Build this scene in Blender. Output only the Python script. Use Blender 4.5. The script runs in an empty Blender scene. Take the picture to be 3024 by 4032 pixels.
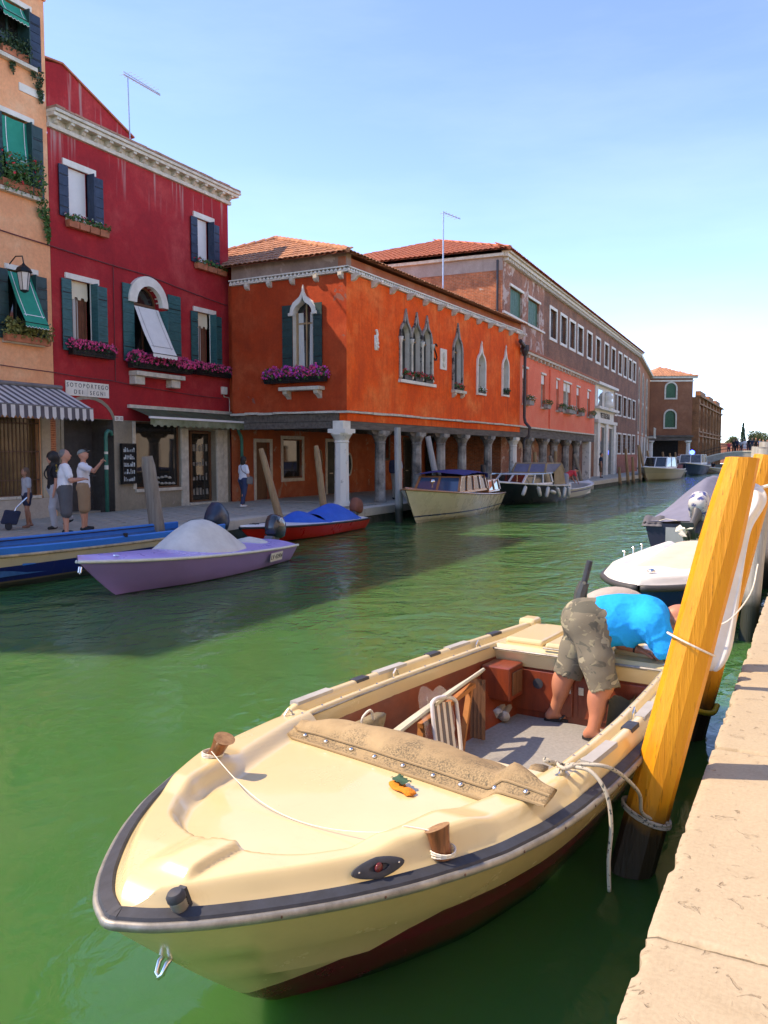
import bpy, bmesh, math, random
import numpy as np
from mathutils import Vector, Matrix, noise as mnoise
from mathutils.geometry import delaunay_2d_cdt

random.seed(7)
R = math.radians
scene = bpy.context.scene
COL = scene.collection

# ------------------------------------------------------------------ camera
cam_d = bpy.data.cameras.new('camera')
cam = bpy.data.objects.new('camera', cam_d); COL.objects.link(cam)
cam_d.sensor_fit = 'HORIZONTAL'; cam_d.sensor_width = 36.0
cam_d.lens = 36.0 * 3263 / 3024
cam_d.clip_start = 0.05; cam_d.clip_end = 3000
cam.location = (0, 0, 2.2)
cam.rotation_euler = (R(90 - 4.0), 0, R(26.66))
scene.camera = cam

# ------------------------------------------------------------------ sky, sun, exposure
SUN_EL, SUN_AZ = R(49), R(22)          # azimuth: from -X turned towards -Y
to_sun = Vector((-math.cos(SUN_AZ) * math.cos(SUN_EL), -math.sin(SUN_AZ) * math.cos(SUN_EL), math.sin(SUN_EL)))
world = bpy.data.worlds.new('World'); scene.world = world; world.use_nodes = True
wn = world.node_tree; wn.nodes.clear()
sky = wn.nodes.new('ShaderNodeTexSky'); sky.sky_type = 'NISHITA'; sky.sun_disc = False
sky.sun_elevation = SUN_EL; sky.sun_rotation = math.atan2(to_sun.x, to_sun.y)
sky.air_density = 0.52; sky.dust_density = 0.0; sky.ozone_density = 4.2; sky.altitude = 0
bg = wn.nodes.new('ShaderNodeBackground'); bg.inputs['Strength'].default_value = 0.15
wo = wn.nodes.new('ShaderNodeOutputWorld')
wt = wn.nodes.new('ShaderNodeTexCoord'); wm = wn.nodes.new('ShaderNodeMapping'); wm.inputs['Scale'].default_value = (1.2, 1.2, 6); wm.inputs['Rotation'].default_value = (.25, .1, .4); wn.links.new(wt.outputs['Generated'], wm.inputs[0])
wz = wn.nodes.new('ShaderNodeTexNoise'); wz.inputs['Scale'].default_value = 1.7; wz.inputs['Detail'].default_value = 7; wz.inputs['Roughness'].default_value = .6; wn.links.new(wm.outputs[0], wz.inputs['Vector'])
wr = wn.nodes.new('ShaderNodeValToRGB'); wr.color_ramp.elements[0].position = .45; wr.color_ramp.elements[0].color = (0, 0, 0, 1); wr.color_ramp.elements[1].position = .85; wr.color_ramp.elements[1].color = (.22, .22, .22, 1); wn.links.new(wz.outputs['Fac'], wr.inputs[0])
wa = wn.nodes.new('ShaderNodeMix'); wa.data_type = 'RGBA'; wa.blend_type = 'ADD'; wa.inputs[0].default_value = 1; wn.links.new(sky.outputs[0], wa.inputs[6]); wn.links.new(wr.outputs[0], wa.inputs[7])   # thin high cirrus
wn.links.new(wa.outputs[2], bg.inputs[0]); wn.links.new(bg.outputs[0], wo.inputs[0])
sun_d = bpy.data.lights.new('sun', 'SUN'); sun_d.energy = 2.0; sun_d.angle = R(0.55); sun_d.color = (1.0, 0.86, 0.64)
sun = bpy.data.objects.new('sun', sun_d); COL.objects.link(sun)
sun.rotation_euler = to_sun.to_track_quat('Z', 'Y').to_euler(); sun.location = to_sun * 60
scene.view_settings.view_transform = 'Standard'; scene.view_settings.look = 'None'
scene.view_settings.gamma = 1.0; scene.view_settings.exposure = 1.84
scene.view_settings.use_curve_mapping = False
scene.view_settings.use_white_balance = True; scene.view_settings.white_balance_temperature = 7300; scene.view_settings.white_balance_tint = 18
scene.render.engine = 'CYCLES'
scene.cycles.max_bounces = 6; scene.cycles.diffuse_bounces = 3; scene.cycles.glossy_bounces = 3
scene.cycles.transmission_bounces = 4; scene.cycles.transparent_max_bounces = 8
scene.cycles.caustics_reflective = False; scene.cycles.caustics_refractive = False
scene.cycles.use_denoising = True

# ------------------------------------------------------------------ helpers: objects
def empty(name, loc=(0, 0, 0), rz=0.0, parent=None):
    o = bpy.data.objects.new(name, None); COL.objects.link(o)
    o.location = loc; o.rotation_euler = (0, 0, rz); o.empty_display_size = 0.1
    if parent: o.parent = parent
    return o
def tag(o, label=None, cat=None, group=None, kind=None):
    if label: o['label'] = label
    if cat: o['category'] = cat
    if group: o['group'] = group
    if kind: o['kind'] = kind
    return o
def thing(name, label, cat, loc=(0, 0, 0), rz=0.0, group=None):
    return tag(empty(name, loc, rz), label, cat, group)
def copy_obj(o, parent, loc=None, rot=None):
    c = o.copy(); COL.objects.link(c); c.parent = parent
    if loc is not None: c.location = loc
    if rot is not None: c.rotation_euler = rot
    return c
def copy_tree(o, parent=None):
    c = o.copy(); COL.objects.link(c); c.parent = parent
    for ch in o.children: copy_tree(ch, c)
    return c

class MB:
    """collects polygons, builds ONE mesh object"""
    def __init__(s, xf=None): s.v = []; s.f = []; s.m = []; s.xf = xf; s.cur = 0
    def add(s, vs, fs, m=None):
        b = len(s.v); s.v += [tuple(p) for p in vs]
        for f in fs: s.f.append(tuple(b + i for i in f)); s.m.append(s.cur if m is None else m)
    def box(s, x0, x1, y0, y1, z0, z1, m=None):
        s.add([(x0, y0, z0), (x1, y0, z0), (x1, y1, z0), (x0, y1, z0), (x0, y0, z1), (x1, y0, z1), (x1, y1, z1), (x0, y1, z1)],
              [(0, 3, 2, 1), (4, 5, 6, 7), (0, 1, 5, 4), (1, 2, 6, 5), (2, 3, 7, 6), (3, 0, 4, 7)], m); return s
    def obox(s, c, ax, ay, az, m=None):
        c = Vector(c); ax = Vector(ax); ay = Vector(ay); az = Vector(az)
        vs = [c + ax * i + ay * j + az * k for k in (-1, 1) for (i, j) in ((-1, -1), (1, -1), (1, 1), (-1, 1))]
        s.add(vs, [(0, 3, 2, 1), (4, 5, 6, 7), (0, 1, 5, 4), (1, 2, 6, 5), (2, 3, 7, 6), (3, 0, 4, 7)], m); return s
    def beam(s, a, b, w, h=None, up=(0, 0, 1), m=None):
        a = Vector(a); b = Vector(b); d = b - a; h = h or w
        x = d.normalized(); u = Vector(up)
        y = u.cross(x)
        if y.length < 1e-4: y = Vector((1, 0, 0)).cross(x)
        y.normalize(); zz = x.cross(y)
        return s.obox((a + b) / 2, d / 2, y * w / 2, zz * h / 2, m)
    def loft(s, secs, close=False, cap=False, m=None, flip=False):
        n = len(secs[0]); b = len(s.v)
        for sec in secs: s.v += [tuple(p) for p in sec]
        for i in range(len(secs) - 1):
            for j in range(n if close else n - 1):
                k = (j + 1) % n
                q = (b + i * n + j, b + i * n + k, b + (i + 1) * n + k, b + (i + 1) * n + j)
                s.f.append(q[::-1] if flip else q); s.m.append(s.cur if m is None else m)
        if cap:
            a = tuple(b + j for j in range(n)); c = tuple(b + (len(secs) - 1) * n + j for j in range(n))
            s.f.append(a if flip else a[::-1]); s.m.append(s.cur if m is None else m)
            s.f.append(c[::-1] if flip else c); s.m.append(s.cur if m is None else m)
        return s
    def tube(s, path, r, n=8, m=None, cap=True):
        pts = [Vector(p) for p in path]; rs = r if isinstance(r, (list, tuple)) else [r] * len(pts)
        secs = []; prev = None
        for i, p in enumerate(pts):
            d = (pts[min(i + 1, len(pts) - 1)] - pts[max(i - 1, 0)])
            d = d.normalized() if d.length > 1e-9 else Vector((0, 0, 1))
            if prev is None:
                a = Vector((0, 0, 1)) if abs(d.z) < .9 else Vector((1, 0, 0))
                x = a.cross(d).normalized()
            else:
                x = (prev - d * prev.dot(d))
                x = x.normalized() if x.length > 1e-6 else Vector((1, 0, 0))
            prev = x; y = d.cross(x)
            secs.append([p + (x * math.cos(2 * math.pi * k / n) + y * math.sin(2 * math.pi * k / n)) * rs[i] for k in range(n)])
        return s.loft(secs, True, cap, m)
    def lathe(s, prof, n=16, c=(0, 0, 0), m=None, sx=1, sy=1):
        secs = [[(c[0] + r * sx * math.cos(2 * math.pi * k / n), c[1] + r * sy * math.sin(2 * math.pi * k / n), c[2] + z) for k in range(n)] for r, z in prof]
        return s.loft(secs, True, True, m)
    def sphere(s, c, rx, ry=None, rz=None, n=12, k=8, m=None):
        ry = ry or rx; rz = rz or rx
        secs = []
        for i in range(k + 1):
            t = -math.pi / 2 + math.pi * i / k; q = max(math.cos(t), .02)
            secs.append([(c[0] + rx * q * math.cos(2 * math.pi * j / n), c[1] + ry * q * math.sin(2 * math.pi * j / n), c[2] + rz * math.sin(t)) for j in range(n)])
        return s.loft(secs, True, True, m)
    def prism(s, poly, a, b, axis='z', m=None):
        def P(p, t):
            return (p[0], p[1], t) if axis == 'z' else ((p[0], t, p[1]) if axis == 'y' else (t, p[0], p[1]))
        n = len(poly)
        ar = sum(poly[i][0] * poly[(i + 1) % n][1] - poly[(i + 1) % n][0] * poly[i][1] for i in range(n))
        if (ar < 0) != (axis == 'y'): poly = poly[::-1]
        vs = [P(p, a) for p in poly] + [P(p, b) for p in poly]
        s.add(vs, [tuple(range(n))[::-1], tuple(range(n, 2 * n))] + [(i, (i + 1) % n, n + (i + 1) % n, n + i) for i in range(n)], m); return s
    def build(s, name, mats, parent=None, smooth=False, bevel=0, auto=None, loc=None, rz=None):
        me = bpy.data.meshes.new(name)
        vs = s.v if s.xf is None else [tuple(s.xf @ Vector(p)) for p in s.v]
        me.from_pydata(vs, [], s.f); me.update()
        if not isinstance(mats, (list, tuple)): mats = [mats]
        for q in mats: me.materials.append(q)
        if len(mats) > 1: me.polygons.foreach_set('material_index', s.m)
        if smooth: me.polygons.foreach_set('use_smooth', [True] * len(s.f))
        if auto is not None:
            me.polygons.foreach_set('use_smooth', [True] * len(s.f)); me.set_sharp_from_angle(angle=R(auto))
        o = bpy.data.objects.new(name, me); COL.objects.link(o)
        if parent: o.parent = parent
        if loc is not None: o.location = loc
        if rz is not None: o.rotation_euler = (0, 0, rz)
        if bevel:
            b = o.modifiers.new('bevel', 'BEVEL'); b.width = bevel; b.segments = 2; b.limit_method = 'ANGLE'; b.angle_limit = R(40)
        return o

def arc(cx, cz, r, a0, a1, n, rz=None):
    rz = rz or r
    return [(cx + r * math.cos(a0 + (a1 - a0) * i / n), cz + rz * math.sin(a0 + (a1 - a0) * i / n)) for i in range(n + 1)]
def rect(s0, s1, z0, z1): return [(s0, z0), (s1, z0), (s1, z1), (s0, z1)]
def arched(s0, s1, z0, zs, n=10, rise=None):
    c = (s0 + s1) / 2; r = (s1 - s0) / 2
    return [(s0, z0), (s1, z0)] + arc(c, zs, r, 0, math.pi, n, rise)
def ogee(s0, s1, z0, zs, zt, n=6):
    """gothic ogee (inflected) arch outline"""
    c = (s0 + s1) / 2; r = (s1 - s0) / 2; h = zt - zs
    right = []
    for i in range(n + 1):
        t = i / n
        x = r * (1 - t); 
        z = zs + h * (0.5 * math.sin(min(t / .6, 1) * math.pi / 2) + .5 * max(0, (t - .45) / .55) ** 1.9)
        bulge = .10 * r * math.sin(math.pi * min(t / .45, 1)) if t < .45 else -.10 * r * math.sin(math.pi * (t - .45) / .55)
        right.append((x + bulge, z))
    pts = [(s0, z0), (s1, z0)] + [(c + x, z) for x, z in right] + [(c - x, z) for x, z in right[::-1][1:]]
    return pts
def offset_poly(poly, d):
    n = len(poly); out = []
    ar = sum(poly[i][0] * poly[(i + 1) % n][1] - poly[(i + 1) % n][0] * poly[i][1] for i in range(n))
    sg = 1 if ar > 0 else -1
    for i in range(n):
        a = Vector(poly[i - 1]); b = Vector(poly[i]); c = Vector(poly[(i + 1) % n])
        d1 = (b - a).normalized(); d2 = (c - b).normalized()
        n1 = Vector((d1.y, -d1.x)) * sg; n2 = Vector((d2.y, -d2.x)) * sg
        q = n1 + n2
        q = q / max(q.length_squared, .5) * 2 if q.length > 1e-6 else n1
        q = n1 + n2; q = q.normalized() / max(.5, q.normalized().dot(n1))
        out.append((b.x + q.x * d, b.y + q.y * d))
    return out
def inpoly(p, poly):
    x, y = p; r = False; j = len(poly) - 1
    for i in range(len(poly)):
        if (poly[i][1] > y) != (poly[j][1] > y) and x < (poly[j][0] - poly[i][0]) * (y - poly[i][1]) / (poly[j][1] - poly[i][1]) + poly[i][0]: r = not r
        j = i
    return r
def fill_holes(outer, holes):
    vs = []; es = []
    for poly in [outer] + holes:
        b = len(vs); n = len(poly); vs += [Vector(p) for p in poly]; es += [(b + i, b + (i + 1) % n) for i in range(n)]
    rv, _, rf, *_ = delaunay_2d_cdt(vs, es, [], 0, 1e-5)
    out = []
    for f in rf:
        c = sum((rv[i] for i in f), Vector((0, 0))) / len(f)
        if inpoly(c, outer) and not any(inpoly(c, h) for h in holes): out.append(tuple(f))
    return [tuple(v) for v in rv], out

class Fac:
    """a facade: s along it, o outwards, z up, inside a parent's frame"""
    def __init__(s, parent, origin=(0, 0, 0), sa=(1, 0, 0), oa=(0, -1, 0)):
        s.p = parent
        s.xf = Matrix(((sa[0], oa[0], 0, origin[0]), (sa[1], oa[1], 0, origin[1]), (sa[2], oa[2], 1, origin[2]), (0, 0, 0, 1)))
    def mb(s): return MB(s.xf)
    def fix(s, o):
        return o
    def box(s, name, s0, s1, o0, o1, z0, z1, mat, parent=None, bevel=0):
        return s.mb().box(s0, s1, o0, o1, z0, z1).build(name, mat, parent or s.p, bevel=bevel)
    def wall(s, name, outer, holes, mat, depth=.22, o=0.0, parent=None, mats=None, back=0):
        m = s.mb(); v, f = fill_holes(outer, holes)
        def ccw(t):
            a, b, c = (v[i] for i in t[:3]); return (b[0] - a[0]) * (c[1] - a[1]) - (c[0] - a[0]) * (b[1] - a[1]) > 0
        m.add([(p[0], o, p[1]) for p in v], [t if not ccw(t) else t for t in f])
        for h in holes:
            n = len(h); m.add([(p[0], o, p[1]) for p in h] + [(p[0], o - depth, p[1]) for p in h], [(i, (i + 1) % n, n + (i + 1) % n, n + i) for i in range(n)], 1 if mats else None)
        if back:
            n = len(outer); m.add([(p[0], o, p[1]) for p in outer] + [(p[0], o - back, p[1]) for p in outer], [(i, (i + 1) % n, n + (i + 1) % n, n + i) for i in range(n)])
        return m.build(name, mats or mat, parent or s.p)
    def ring(s, name, poly, w, o0, o1, mat, parent=None, inner=0.0, open_bottom=False):
        """raised surround round an opening"""
        a = offset_poly(poly, -inner) if inner else poly; b = offset_poly(poly, w); n = len(a); m = s.mb()
        vs = [(p[0], o1, p[1]) for p in a] + [(p[0], o1, p[1]) for p in b] + [(p[0], o0, p[1]) for p in a] + [(p[0], o0, p[1]) for p in b]
        fs = []
        for i in range(n):
            if open_bottom and i == 0: continue
            j = (i + 1) % n
            fs += [(i, j, n + j, n + i), (n + i, n + j, 3 * n + j, 3 * n + i), (j, i, 2 * n + i, 2 * n + j)]
        m.add(vs, fs); return m.build(name, mat, parent or s.p)
    def panel(s, name, poly, o, mat, parent=None, t=.02):
        m = s.mb(); m.prism([(p[0], p[1]) for p in poly], o - t, o, 'y')
        return m.build(name, mat, parent or s.p)

# ------------------------------------------------------------------ helpers: materials
_mats = {}
def N(nt, t, **kw):
    n = nt.nodes.new(t)
    for k, v in kw.items():
        if k in n.inputs: n.inputs[k].default_value = v
        else: setattr(n, k, v)
    return n
def c4(c): return (c[0], c[1], c[2], 1)
def ramp(nt, stops, interp='LINEAR'):
    r = nt.nodes.new('ShaderNodeValToRGB'); e = r.color_ramp; e.interpolation = interp
    cc = lambda c: c4(c) if not isinstance(c, (int, float)) else (c, c, c, 1)
    e.elements.remove(e.elements[1]); e.elements[0].position = stops[0][0]; e.elements[0].color = cc(stops[0][1])
    for p, c in stops[1:]: e.elements.new(p).color = cc(c)
    return r
def base(name):
    m = bpy.data.materials.new(name); m.use_nodes = True; nt = m.node_tree
    b = nt.nodes['Principled BSDF']; return m, nt, b
def coords(nt, scale=(1, 1, 1), kind='Object'):
    t = nt.nodes.new('ShaderNodeTexCoord'); mp = nt.nodes.new('ShaderNodeMapping'); mp.inputs['Scale'].default_value = scale
    nt.links.new(t.outputs[kind], mp.inputs[0]); return mp.outputs[0]
def noise(nt, co, scale, detail=5, rough=.6, dist=0):
    n = N(nt, 'ShaderNodeTexNoise', Scale=scale, Detail=detail, Roughness=rough, Distortion=dist)
    nt.links.new(co, n.inputs['Vector']); return n.outputs['Fac']
def mix(nt, fac, a, b, mode='MIX'):
    n = nt.nodes.new('ShaderNodeMix'); n.data_type = 'RGBA'; n.blend_type = mode
    for sock, val in ((n.inputs[0], fac), (n.inputs[6], a), (n.inputs[7], b)):
        if hasattr(val, 'is_linked') or hasattr(val, 'links'): nt.links.new(val, sock)
        elif isinstance(val, (int, float)): sock.default_value = val
        else: sock.default_value = c4(val)
    return n.outputs[2]
def bump(nt, b, h, strength, dist=.02, normal=None):
    n = N(nt, 'ShaderNodeBump', Strength=strength, Distance=dist); nt.links.new(h, n.inputs['Height'])
    if normal is not None: nt.links.new(normal, n.inputs['Normal'])
    nt.links.new(n.outputs[0], b.inputs['Normal']); return n.outputs[0]
def simple(name, col, rough=.6, var=.15, scale=4, bmp=0, bscale=60, metal=0, col2=None, spec=.5, stretch=(1, 1, 1), coat=0, thr=None):
    if name in _mats: return _mats[name]
    m, nt, b = base(name); co = coords(nt, stretch)
    f = noise(nt, co, scale, 6, .65)
    c2 = col2 or tuple(max(0, x * (1 - var)) for x in col); c1 = col if col2 else tuple(min(1, x * (1 + var)) for x in col)
    r = ramp(nt, [((.35, c1) if not thr else (thr, c1)), ((.68 if not thr else thr + .08), c2)]); nt.links.new(f, r.inputs[0])
    nt.links.new(r.outputs[0], b.inputs['Base Color'])
    rr = ramp(nt, [(.3, max(0, rough - .08)), (.7, min(1, rough + .08))]); nt.links.new(f, rr.inputs[0]); nt.links.new(rr.outputs[0], b.inputs['Roughness'])
    b.inputs['Metallic'].default_value = metal; b.inputs['Specular IOR Level'].default_value = spec; b.inputs['Coat Weight'].default_value = coat
    if bmp: bump(nt, b, noise(nt, co, bscale, 4, .6), bmp)
    _mats[name] = m; return m
def plaster(name, col, stain, light, seed=0, streak=.5, peel=None, peel_at=.66, peel_col=(.42, .38, .33), scale=1.0, bands=None, brick_peel=False):
    m, nt, b = base(name)
    t = nt.nodes.new('ShaderNodeTexCoord'); mp = nt.nodes.new('ShaderNodeMapping'); mp.inputs['Location'].default_value = (seed * 3.7, seed * 1.3, seed * 2.1)
    nt.links.new(t.outputs['Object'], mp.inputs[0]); co = mp.outputs[0]
    big = noise(nt, co, .55 * scale, 6, .62, .4); mid = noise(nt, co, 2.2 * scale, 7, .68, .3); fine = noise(nt, co, 14, 5, .7)
    st = nt.nodes.new('ShaderNodeMapping'); st.inputs['Scale'].default_value = (3.5, 3.5, .32); nt.links.new(co, st.inputs[0])
    stf = noise(nt, st.outputs[0], 1.6, 6, .65)
    r1 = ramp(nt, [(.34, light), (.52, col), (.72, stain)]); nt.links.new(big, r1.inputs[0])
    r2 = ramp(nt, [(.40, 0), (.72, 1)]); nt.links.new(mid, r2.inputs[0])
    c = mix(nt, r2.outputs[0], r1.outputs[0], mix(nt, .55, col, stain))
    r3 = ramp(nt, [(.52, 0), (.75, streak)]); nt.links.new(stf, r3.inputs[0])
    c = mix(nt, r3.outputs[0], c, stain)
    r3b = ramp(nt, [(.24, streak * .6), (.40, 0)]); nt.links.new(stf, r3b.inputs[0])
    c = mix(nt, r3b.outputs[0], c, light)
    rf = ramp(nt, [(.3, (.86, .86, .86)), (.7, (1.06, 1.06, 1.06))]); nt.links.new(fine, rf.inputs[0])
    c = mix(nt, 1.0, c, rf.outputs[0], 'MULTIPLY')
    h = fine
    if peel:
        pn = noise(nt, co, peel, 8, .66, .6); pr = ramp(nt, [(peel_at, 0), (peel_at + .02, 1)]); nt.links.new(pn, pr.inputs[0])
        pc = peel_col
        c = mix(nt, pr.outputs[0], c, pc)
    nt.links.new(c, b.inputs['Base Color']); b.inputs['Roughness'].default_value = .88; b.inputs['Specular IOR Level'].default_value = .25
    bump(nt, b, mid, .35, .03); bn = N(nt, 'ShaderNodeBump', Strength=.25, Distance=.006); nt.links.new(fine, bn.inputs['Height'])
    nt.links.new(nt.nodes['Bump'].outputs[0], bn.inputs['Normal']); nt.links.new(bn.outputs[0], b.inputs['Normal'])
    return m
def bricks(name, c1, c2, mortar, bw=.24, bh=.07, patch=None, patch_at=.6, axis='xz', rough=.9):
    m, nt, b = base(name)
    t = nt.nodes.new('ShaderNodeTexCoord'); sp = nt.nodes.new('ShaderNodeSeparateXYZ'); cb = nt.nodes.new('ShaderNodeCombineXYZ')
    nt.links.new(t.outputs['Object'], sp.inputs[0])
    ad = N(nt, 'ShaderNodeMath', operation='ADD'); nt.links.new(sp.outputs[0], ad.inputs[0]); nt.links.new(sp.outputs[1], ad.inputs[1])
    nt.links.new(ad.outputs[0], cb.inputs[0]); nt.links.new(sp.outputs[2], cb.inputs[1])
    bt = N(nt, 'ShaderNodeTexBrick', Scale=1.0); bt.inputs['Color1'].default_value = c4(c1); bt.inputs['Color2'].default_value = c4(c2); bt.inputs['Mortar'].default_value = c4(mortar)
    bt.inputs['Brick Width'].default_value = bw; bt.inputs['Row Height'].default_value = bh; bt.inputs['Mortar Size'].default_value = .009; bt.inputs['Bias'].default_value = -.1
    nt.links.new(cb.outputs[0], bt.inputs['Vector'])
    n1 = noise(nt, t.outputs['Object'], .7, 6, .65, .4); r1 = ramp(nt, [(.35, (.62, .60, .60)), (.65, (1.15, 1.1, 1.05))]); nt.links.new(n1, r1.inputs[0])
    c = mix(nt, 1.0, bt.outputs['Color'], r1.outputs[0], 'MULTIPLY')
    n3 = noise(nt, t.outputs['Object'], 6, 5, .7); r3 = ramp(nt, [(.35, (.75, .75, .75)), (.65, (1.15, 1.15, 1.15))]); nt.links.new(n3, r3.inputs[0])
    c = mix(nt, 1.0, c, r3.outputs[0], 'MULTIPLY')
    if patch:
        n2 = noise(nt, t.outputs['Object'], .9, 8, .68, .7); r2 = ramp(nt, [(patch_at, 0), (patch_at + .03, .92)]); nt.links.new(n2, r2.inputs[0])
        c = mix(nt, r2.outputs[0], c, patch)
    nt.links.new(c, b.inputs['Base Color']); b.inputs['Roughness'].default_value = rough
    bump(nt, b, bt.outputs['Fac'], -.5, .01)
    return m
# ================================================================== SETTING
# ---- water
def water_mat():
    m, nt, b = base('canal_water'); t = nt.nodes.new('ShaderNodeTexCoord')
    mp = nt.nodes.new('ShaderNodeMapping'); mp.inputs['Scale'].default_value = (1.0, .8, 1); mp.inputs['Rotation'].default_value = (0, 0, R(24)); nt.links.new(t.outputs['Object'], mp.inputs[0])
    n0 = noise(nt, mp.outputs[0], .12, 3, .5); r0 = ramp(nt, [(.35, (.038, .140, .026)), (.65, (.050, .145, .046))]); nt.links.new(n0, r0.inputs[0])
    nt.links.new(r0.outputs[0], b.inputs['Base Color'])
    b.inputs['Subsurface Weight'].default_value = 1.0; b.inputs['Subsurface Radius'].default_value = (.5, 1.0, .45); b.inputs['Subsurface Scale'].default_value = 1.8
    b.inputs['Roughness'].default_value = .035; b.inputs['IOR'].default_value = 1.33; b.inputs['Specular IOR Level'].default_value = .5
    a1 = noise(nt, mp.outputs[0], 1.1, 3, .55, .6); a2 = noise(nt, mp.outputs[0], 4.2, 4, .6, .8); a3 = noise(nt, mp.outputs[0], .35, 2, .5)
    # ripples stronger in patches, calmer beside the near boat
    sp = nt.nodes.new('ShaderNodeSeparateXYZ'); nt.links.new(t.outputs['Object'], sp.inputs[0])
    mr = N(nt, 'ShaderNodeMapRange'); mr.inputs[1].default_value = 3; mr.inputs[2].default_value = 26; mr.inputs[3].default_value = .12; mr.inputs[4].default_value = 1.25
    nt.links.new(sp.outputs[1], mr.inputs[0])
    pt = ramp(nt, [(.35, .45), (.65, 1.0)]); nt.links.new(a3, pt.inputs[0])
    mu = N(nt, 'ShaderNodeMath', operation='MULTIPLY'); nt.links.new(mr.outputs[0], mu.inputs[0]); nt.links.new(pt.outputs[0], mu.inputs[1])
    b1 = N(nt, 'ShaderNodeBump', Distance=.20); nt.links.new(a1, b1.inputs['Height']); nt.links.new(mu.outputs[0], b1.inputs['Strength'])
    b2 = N(nt, 'ShaderNodeBump', Distance=.055); nt.links.new(a2, b2.inputs['Height']); nt.links.new(mu.outputs[0], b2.inputs['Strength']); nt.links.new(b1.outputs[0], b2.inputs['Normal'])
    nt.links.new(b2.outputs[0], b.inputs['Normal'])
    return m
w = MB(); w.box(-40, 30, -30, 175, -4, 0)
water = tag(w.build('water', water_mat()), 'green rippled canal water between the two quays', 'water', kind='structure')
g = MB(); g.add([(-900, 165, .5), (900, 165, .5), (1500, 2600, .5), (-1500, 2600, .5)], [(0, 1, 2, 3)])
g.add([(-900, -60, .3), (-40, -60, .3), (-40, 165, .3), (-900, 165, .3)], [(0, 1, 2, 3)]); g.add([(30, -60, .3), (900, -60, .3), (900, 165, .3), (30, 165, .3)], [(0, 1, 2, 3)])
g.add([(-40, -60, .3), (30, -60, .3), (30, -30, .3), (-40, -30, .3)], [(0, 1, 2, 3)])
tag(g.build('ground', simple('far_ground', (.20, .18, .14), .95)), 'flat ground beyond the canal', 'ground', kind='structure')

# ---- stone
def istria(name, a, b_, c, pit=1.0):
    m, nt, b = base(name); t = nt.nodes.new('ShaderNodeTexCoord'); co = t.outputs['Object']
    oi = nt.nodes.new('ShaderNodeObjectInfo')
    n1 = noise(nt, co, 1.6, 7, .65, .5); r1 = ramp(nt, [(.3, a), (.55, b_), (.75, c)]); nt.links.new(n1, r1.inputs[0])
    fine = noise(nt, co, 55, 5, .7); rf = ramp(nt, [(.3, (.86, .86, .86)), (.7, (1.06, 1.06, 1.06))]); nt.links.new(fine, rf.inputs[0])
    col = mix(nt, 1, r1.outputs[0], rf.outputs[0], 'MULTIPLY')
    rv = ramp(nt, [(0, (.92, .92, .92)), (1, (1.04, 1.04, 1.03))]); nt.links.new(oi.outputs['Random'], rv.inputs[0]); col = mix(nt, 1, col, rv.outputs[0], 'MULTIPLY')
    # pits and cracks: eroded spots of their own shape
    pn = noise(nt, co, 13, 6, .55, 1.2); pr = ramp(nt, [(.61, 0), (.66, 1)]); nt.links.new(pn, pr.inputs[0])
    pl = noise(nt, co, 2.3, 3, .5); prl = ramp(nt, [(.40, 0), (.58, 1)]); nt.links.new(pl, prl.inputs[0])
    pm = N(nt, 'ShaderNodeMath', operation='MULTIPLY'); nt.links.new(pr.outputs[0], pm.inputs[0]); nt.links.new(prl.outputs[0], pm.inputs[1])
    pm2 = N(nt, 'ShaderNodeMath', operation='MULTIPLY'); nt.links.new(pm.outputs[0], pm2.inputs[0]); pm2.inputs[1].default_value =   .6 * pit
    col = mix(nt, pm2.outputs[0], col, (.27, .20, .125))
    nt.links.new(col, b.inputs['Base Color']); b.inputs['Roughness'].default_value = .8; b.inputs['Specular IOR Level'].default_value = .25
    # chisel lines
    mp = nt.nodes.new('ShaderNodeMapping'); mp.inputs['Scale'].default_value = (90, 6, 1); nt.links.new(co, mp.inputs[0]); ch = noise(nt, mp.outputs[0], 1, 2, .5)
    b1 = N(nt, 'ShaderNodeBump', Strength=.22, Distance=.004); nt.links.new(ch, b1.inputs['Height'])
    b2 = N(nt, 'ShaderNodeBump', Strength=.75 * pit, Distance=.012, invert=True); nt.links.new(pm.outputs[0], b2.inputs['Height']); nt.links.new(b1.outputs[0], b2.inputs['Normal'])
    b3 = N(nt, 'ShaderNodeBump', Strength=.35, Distance=.004); nt.links.new(fine, b3.inputs['Height']); nt.links.new(b2.outputs[0], b3.inputs['Normal'])
    nt.links.new(b3.outputs[0], b.inputs['Normal']); return m
M_istria = istria('istrian_stone', (.47, .40, .285), (.43, .36, .255), (.35, .285, .19))
M_qwall = simple('algae_stone', (.10, .10, .07), .9, col2=(.03, .035, .02), scale=2.5, bmp=.4, bscale=12)

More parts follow.
